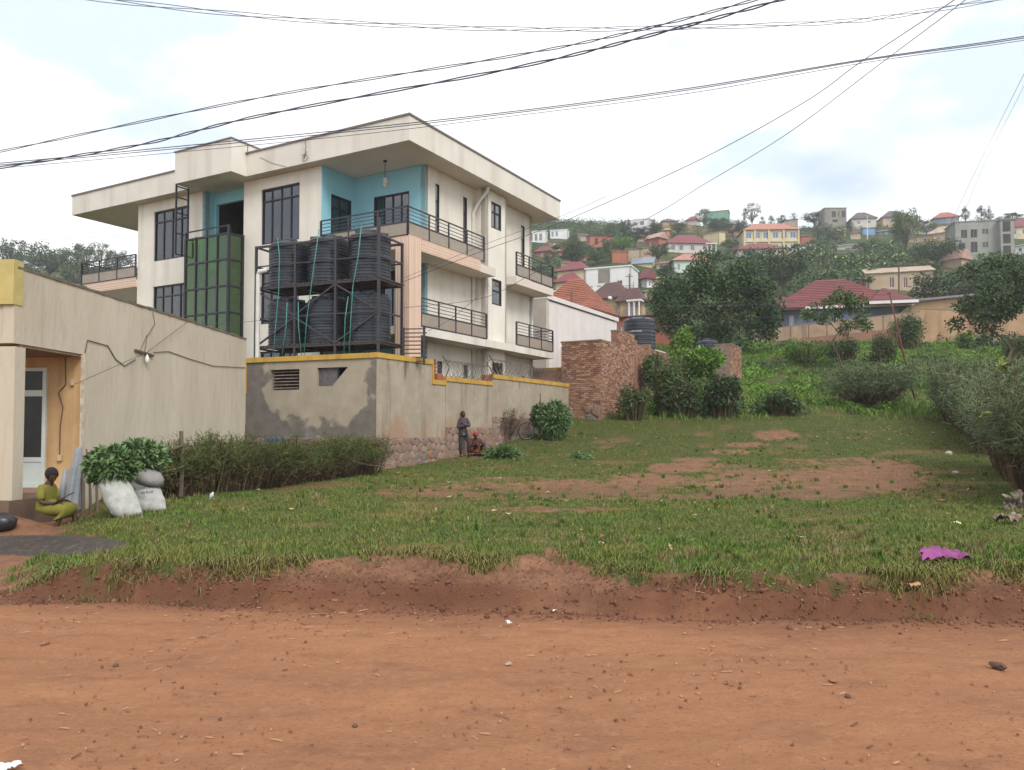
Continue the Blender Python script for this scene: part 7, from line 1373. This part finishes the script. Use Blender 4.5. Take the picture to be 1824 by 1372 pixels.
for px, yt in ((156, 800), (168, 812)):
    m = MB(); a, b = at(px + 6, 925, dJ + .3), at(px - 2, yt, dJ + .35); m.tube([a, (a + b) / 2 + [.02, 0, 0], b], [.03, .022, .014], 6); tag(m.build('post', WOOD, None), 'thin crooked stake right of the hanging jacket' if px < 160 else 'second thin stake behind the left leaf bundle', 'post')
# ground objects
def crumple(name, label, cat, c, sx, sy, m_, seed, amp=.05, n=18, up=False, rz=0.):
    r = np.random.default_rng(seed); u, v = np.meshgrid(np.linspace(-1, 1, n), np.linspace(-1, 1, n)); a = np.arctan2(v, u); rad = .78 + .16 * np.sin(3 * a + seed) + .10 * np.sin(5 * a + 2 * seed) + .05 * np.sin(9 * a); X = u * rad * sx; Y = v * rad * sy; Z = amp * (.5 + .5 * nz(X * 3, Y * 3, .18, seed)) + amp * .5 * np.abs(np.sin(7 * u + 4 * v + seed))
    V = np.stack([X, Z, Y], -1) if up else np.stack([X, Y, Z], -1); i = np.arange(n - 1)[:, None] * n + np.arange(n - 1)[None]; F = np.stack([i, i + 1, i + n + 1, i + n], -1).reshape(-1, 4); o = obj(name, np_mesh(name, V.reshape(-1, 3), F, m_, smooth=True)); o.location = tuple(c); o.rotation_euler = (0, 0, rz); return tag(o, label, cat)
PK = mat('pink_cloth', (152, 78, 134), (128, 62, 114), scale=6, rough=.8)
crumple('pink_cloth', 'crumpled pink-purple cloth lying on the grass near the bank', 'cloth', ground(1674, 1002) + [0, 0, .05], .25, .17, PK, 3, .06).rotation_euler = (radians(13), 0, 0)
crumple('rag', 'pale torn rag hanging from the right hedge', 'rag', at(1812, 905, 13.6) + [0, 0, .0], .22, .32, mat('pale_rag', (138, 126, 112), (92, 82, 74), scale=5, rough=.9), 4, .12, up=True)
crumple('rag', 'heap of dirty white rag on the grass under the right hedge', 'rag', ground(1795, 935) + [0, 0, .03], .22, .15, mat('dirty_rag', (150, 136, 118), (100, 82, 68), scale=9, rough=.9), 5, .10)
m = MB(); m.ball((0, 0, .12), .26, 3, (1.0, .8, .62), .07); o = m.build('black_bag', mat('black_plastic', (34, 34, 38), (48, 48, 54), scale=5, rough=.35), None, smooth=True); o.location = tuple(ground(4, 945) + [-.05, 0, 0]); tag(o, 'crumpled black plastic bag at the far left by the porch', 'bag')
ROCK = mat('road_rock', (150, 106, 80), (120, 86, 68), scale=20, rough=.95, bump=.5, bscale=60); ROCK2 = mat('brown_rock', (100, 76, 60), (84, 64, 52), scale=20, rough=.95, bump=.5)
def rock(label, px, py, wpx, m_=ROCK, sc=(1, .8, .7)):
    g = ground(px, py); r = wpx / FPX * g[1] / 2; mb = MB(); mb.ball((0, 0, r * .35), r, 2, sc, .16); o = mb.build('stone', m_, None); o.location = tuple(g); o.rotation_euler = (0, 0, px); tag(o, label, 'stone', 'loose stones on the ground')
for a in (('rounded tan stone on the road at the far left', 80, 1150, 16), ('small dark clod on the road below the hedge', 206, 1189, 12, ROCK2), ('angular brown stone at the right side of the road', 1777, 1193, 30, ROCK2, (1, .6, .5)), ('small brown stone in the lower middle right of the road', 1510, 1243, 11, ROCK2), ('pale flat stone in the middle of the road', 906, 1186, 17, mat('pale_rock', (170, 140, 118), (150, 124, 104), scale=9), (1, .7, .35)), ('red-brown clod near the lower middle of the road', 632, 1300, 11, ROCK2), ('tan pebble near the left road edge by the bank', 1484, 1216, 20, ROCK, (1, .7, .3)),
          ('pale round stone on the grass near the right hedge', 1690, 810, 12, mat('white_rock', (176, 164, 146), rough=.9)), ('white square stone on the grass before the hedge trunks', 1702, 845, 12, mat('white_rock', (176, 164, 146))), ('reddish stone in the grass above the bank', 1072, 958, 12, ROCK), ('tan stone lying on the bare earth patch edge', 1678, 894, 16, ROCK, (1, .6, .3))): rock(*a)
crumple('litter', 'scrap of white paper on the road in front of the bank', 'litter', ground(907, 1119) + [0, 0, .01], .032, .025, mat('white_paper', (216, 218, 222), rough=.8), 6, .03, 8)
crumple('litter', 'white paper scrap cut by the bottom left corner', 'litter', ground(6, 1378) + [0, 0, .01], .09, .05, mat('white_paper', (216, 218, 222)), 7, .03, 8)
crumple('litter', 'tiny white paper scrap at the foot of the bank', 'litter', ground(988, 1093) + [0, 0, .01], .022, .018, mat('white_paper', (216, 218, 222)), 8, .02, 6)
crumple('litter', 'yellowish wrapper in the grass near the pink cloth', 'litter', ground(1702, 942) + [0, 0, .05], .06, .05, mat('yellow_paper', (196, 196, 140), rough=.8), 9, .04, 8)
crumple('litter', 'white plastic scrap caught at the hedge foot', 'litter', ground(376, 890) + [0, 0, .06], .05, .08, mat('white_paper', (216, 218, 222)), 10, .05, 8, up=True)
crumple('litter', 'torn tan leaf scrap on the eroded bank at the right', 'litter', ground(1630, 1078) + [0, 0, .02], .07, .04, mat('tan_scrap', (184, 144, 110), rough=.9), 11, .04, 8)
# debris: chips, straw, clods nobody would count
def debris():
    r = np.random.default_rng(77); N = 3400; Y = np.where(r.random(N) < .35, np.interp(0, _fx, _fy) + r.normal(.0, .35, N), r.uniform(3.2, 7.5, N)); X = r.uniform(-.72, .72, N) * Y; Z = height(X, Y) + .003; cl = nz(X, Y, 1.0, 78); k = r.random(N) < np.clip(.30 + .75 * cl, .03, 1); X, Y, Z = X[k], Y[k], Z[k]; n = len(X)
    a = r.uniform(0, pi, n); L = np.where(r.random(n) < .25, r.uniform(.025, .085, n), r.uniform(.005, .02, n)); w = np.where(L > .024, r.uniform(.003, .008, n), L * r.uniform(.5, .9, n)); d = np.stack([np.cos(a), np.sin(a) * .8, r.normal(0, .08, n)], 1); s = np.stack([-np.sin(a), np.cos(a), np.zeros(n)], 1); C = np.stack([X, Y, Z + .003], 1); up = np.array([0, 0, 1.]) * np.minimum(w, .010)[:, None]
    B = [C - d * (L / 2)[:, None] - s * (w / 2)[:, None], C + d * (L / 2)[:, None] - s * (w / 2)[:, None], C + d * (L / 2)[:, None] + s * (w / 2)[:, None], C - d * (L / 2)[:, None] + s * (w / 2)[:, None]]; T_ = [b * .85 + C * .15 + up for b in B]; V = np.stack(B + T_, 1).reshape(-1, 3); q = np.arange(n)[:, None] * 8; F = np.concatenate([q + np.array([[4, 5, 6, 7]]), q + np.array([[0, 1, 5, 4]]), q + np.array([[1, 2, 6, 5]]), q + np.array([[2, 3, 7, 6]]), q + np.array([[3, 0, 4, 7]])], 0)
    ml = [mat('chip_tan', (172, 130, 98), rough=.9), mat('clod_red', (136, 92, 68), rough=.95), mat('chip_dark', (104, 72, 56), rough=.95)]; pick = np.where(L > .024, r.choice([0, 0, 2, 1], n), r.choice([1, 1, 1, 2, 0], n)); return tag(obj('debris', np_mesh('debris', V, F, ml, midx=np.tile(pick, 5))), 'wood chips, straw and clods scattered over the dirt road', None, kind='stuff')
debris()
def litter_grass():
    r = np.random.default_rng(79); P = []
    for cx, cy, sx, sy, n in ((1530, 772, 90, 14, 130), (1050, 850, 300, 30, 60), (1300, 800, 300, 30, 70), (1450, 880, 260, 20, 40), (700, 880, 200, 20, 40), (1200, 960, 400, 40, 50)):
        for _ in range(n):
            g = ground(cx + r.normal() * sx, min(1040, cy + r.normal() * sy))
            if g is not None and 8.5 < g[1] < 40: P.append(g + [0, 0, .06])
    P = np.array(P); V, F = leaf_np(P, .10 + .002 * P[:, 1], .22, rng=r, up=0); V[2::4, 2] = V[0::4, 2] + .01; return tag(obj('leaf_litter', np_mesh('leaf_litter', V, F, mat('dry_leaf', (186, 168, 128), (150, 128, 92), scale=9, rough=.9, island=.3))), 'dry pale leaf scraps scattered over the grass', None, kind='stuff')
litter_grass()
# ------------------------------------------------------------------ overhead cables
CAB = mat('cable_black', (70, 72, 94), rough=.5)
def spline(P, n=14):
    P = [np.array(p) for p in P]; P = [2 * P[0] - P[1]] + P + [2 * P[-1] - P[-2]]; out = []
    for i in range(1, len(P) - 2):
        for k in range(n):
            t = k / n; out.append(.5 * ((2 * P[i]) + (-P[i - 1] + P[i + 1]) * t + (2 * P[i - 1] - 5 * P[i] + 4 * P[i + 1] - P[i + 2]) * t * t + (-P[i - 1] + 3 * P[i] - 3 * P[i + 1] + P[i + 2]) * t ** 3))
    return out + [P[-2]]
def cable(label, pts, d0, d1, r=.012, twist=0, strands=1, sep=.03, group='overhead cables'):
    x0, x1 = pts[0][0], pts[-1][0]; W = [at(x, y, d0 + (d1 - d0) * (x - x0) / (x1 - x0)) for x, y in pts]; S_ = spline(W)
    if strands == 1: m = MB(); m.tube(S_, r * .75, 5); o = m.build('cable', CAB, None); return tag(o, label, 'cable', group)
    R_ = root('cable', label, 'cable', tuple(S_[0]), 0, group)
    for s in range(strands):
        m = MB(); m.tube([p - S_[0] + np.array([0, sep * cos(twist * i + 2 * pi * s / strands), sep * sin(twist * i + 2 * pi * s / strands)]) for i, p in enumerate(S_)], r * .8, 5); m.build('strand', CAB, R_)
cable('loose bundle of thin cables along the top of the picture', [(-200, -50), (178, -1), (560, 37), (912, 52), (1170, 50), (1480, 40), (1650, 20), (2000, -40)], 10, 12, .006, .35, 3, .03)
cable('upper of the two twisted cables rising to the top right', [(-300, 330), (0, 270), (460, 175), (912, 100), (1130, 56), (1345, 0), (1600, -70)], 14, 9, .009, .8, 2, .014)
cable('lower and thicker of the two twisted cables rising to the top right', [(-300, 350), (0, 299), (250, 258), (460, 207), (912, 122), (1170, 60), (1390, 0), (1650, -80)], 13.5, 8.6, .012, .8, 2, .016)
cable('highest of three close parallel cables crossing in front of the roof', [(-300, 315), (0, 291), (570, 236), (912, 199), (1230, 157), (1540, 106), (1824, 65), (2200, 0)], 15, 11, .011)
cable('middle of three close parallel cables crossing in front of the roof', [(-300, 316), (0, 294), (570, 240), (912, 202), (1230, 160), (1540, 108), (1824, 68), (2200, 4)], 15.1, 11.1, .010)
cable('lowest of three close parallel cables crossing in front of the roof', [(-300, 322), (0, 300), (570, 247), (912, 207), (1230, 166), (1540, 112), (1824, 72), (2200, 10)], 15.2, 11.2, .007)
cable('thin cable from the tank rack climbing to the right', [(716, 503), (860, 447), (1000, 396), (1240, 288), (1430, 184), (1530, 113), (1700, 0), (1900, -140)], 26, 11, .012)
cable('second cable from the tank rack climbing to the right', [(716, 549), (860, 531), (960, 482), (1150, 391), (1250, 331), (1400, 240), (1560, 120), (1720, 0), (1900, -140)], 26, 11, .010)
cable('very thin cable just above the one climbing from the rack', [(716, 497), (860, 437), (1000, 385), (1080, 350)], 26, 21, .008)
cable('thin cable dropping to the balcony from the climbing pair', [(762, 590), (800, 570), (850, 530)], 27, 26, .010)
cable('left of two steep thin cables at the right edge', [(1660, 475), (1700, 385), (1745, 290), (1800, 180), (1860, 60)], 60, 14, .010)
cable('right of two steep thin cables at the right edge', [(1672, 478), (1712, 390), (1752, 295), (1808, 185), (1868, 65)], 60, 14, .008)
cable('thin cable stretched across the big dark tree', [(990, 545), (1180, 545), (1395, 542)], 56, 54, .012)
cable('lower thin cable stretched across the big dark tree', [(1100, 582), (1200, 582), (1300, 575), (1400, 560)], 55, 53, .014)
cable('upper faint wire left of the apartment building', [(-60, 432), (20, 429), (150, 424), (270, 419)], 36, 36.5, .008)
cable('wire from the shop roof edge to the rack', [(330, 574), (380, 577), (455, 572), (480, 566)], 22, 25, .009)
# utility poles far off
def upole(label, px, yb, yt, d, m_=None):
    a, b = at(px, yb, d), at(px, yt, d); m = MB(); m.tube([a, b], [.12, .09], 8); R_ = root('utility_pole', label, 'pole', tuple(a), 0, 'utility poles on the hillside'); m = MB(); m.tube([(0, 0, -1), tuple(b - a)], [.13, .09], 8); m.build('shaft', m_ or WOOD, R_); h = b[2] - a[2]; m = MB(); m.beam((-.6, 0, h - .4), (.6, 0, h - .4), .09); m.build('crossarm', WOOD, R_)
upole('wooden utility pole before the beige farmhouse', 1601, 535, 466, 100.); upole('pale pole standing by the blue shed', 1545, 420, 384, 215., PVC); upole('wooden pole in front of the white modern house', 1121, 512, 488, 125.); upole('thin pole rising from the orange tiled roof', 1018, 545, 520, 80.)
m = MB(); p = at(1086, 532, 86.); m.lathe([(.02, 0), (.16, .03), (.26, .09)], 20); o = m.build('satellite_dish', WALLC['white'], None, smooth=True); o.location = tuple(p); o.rotation_euler = (radians(80), 0, radians(10)); tag(o, 'round white satellite dish beside the orange tiled roof', 'dish')
# ------------------------------------------------------------------ haze over the hillside
hz = bpy.data.materials.new('haze_air'); hz.use_nodes = True; hz.node_tree.nodes.clear(); ho = hz.node_tree.nodes.new('ShaderNodeOutputMaterial'); pv = hz.node_tree.nodes.new('ShaderNodeVolumePrincipled')
pv.inputs['Color'].default_value = (.93, .96, 1, 1); pv.inputs['Density'].default_value = .0005; hz.node_tree.links.new(pv.outputs[0], ho.inputs['Volume'])
m = MB(); m.box(-560, 560, -90, 760, -30, 125); tag(m.build('haze', hz, None), 'thin pale haze in the air', None, kind='stuff')
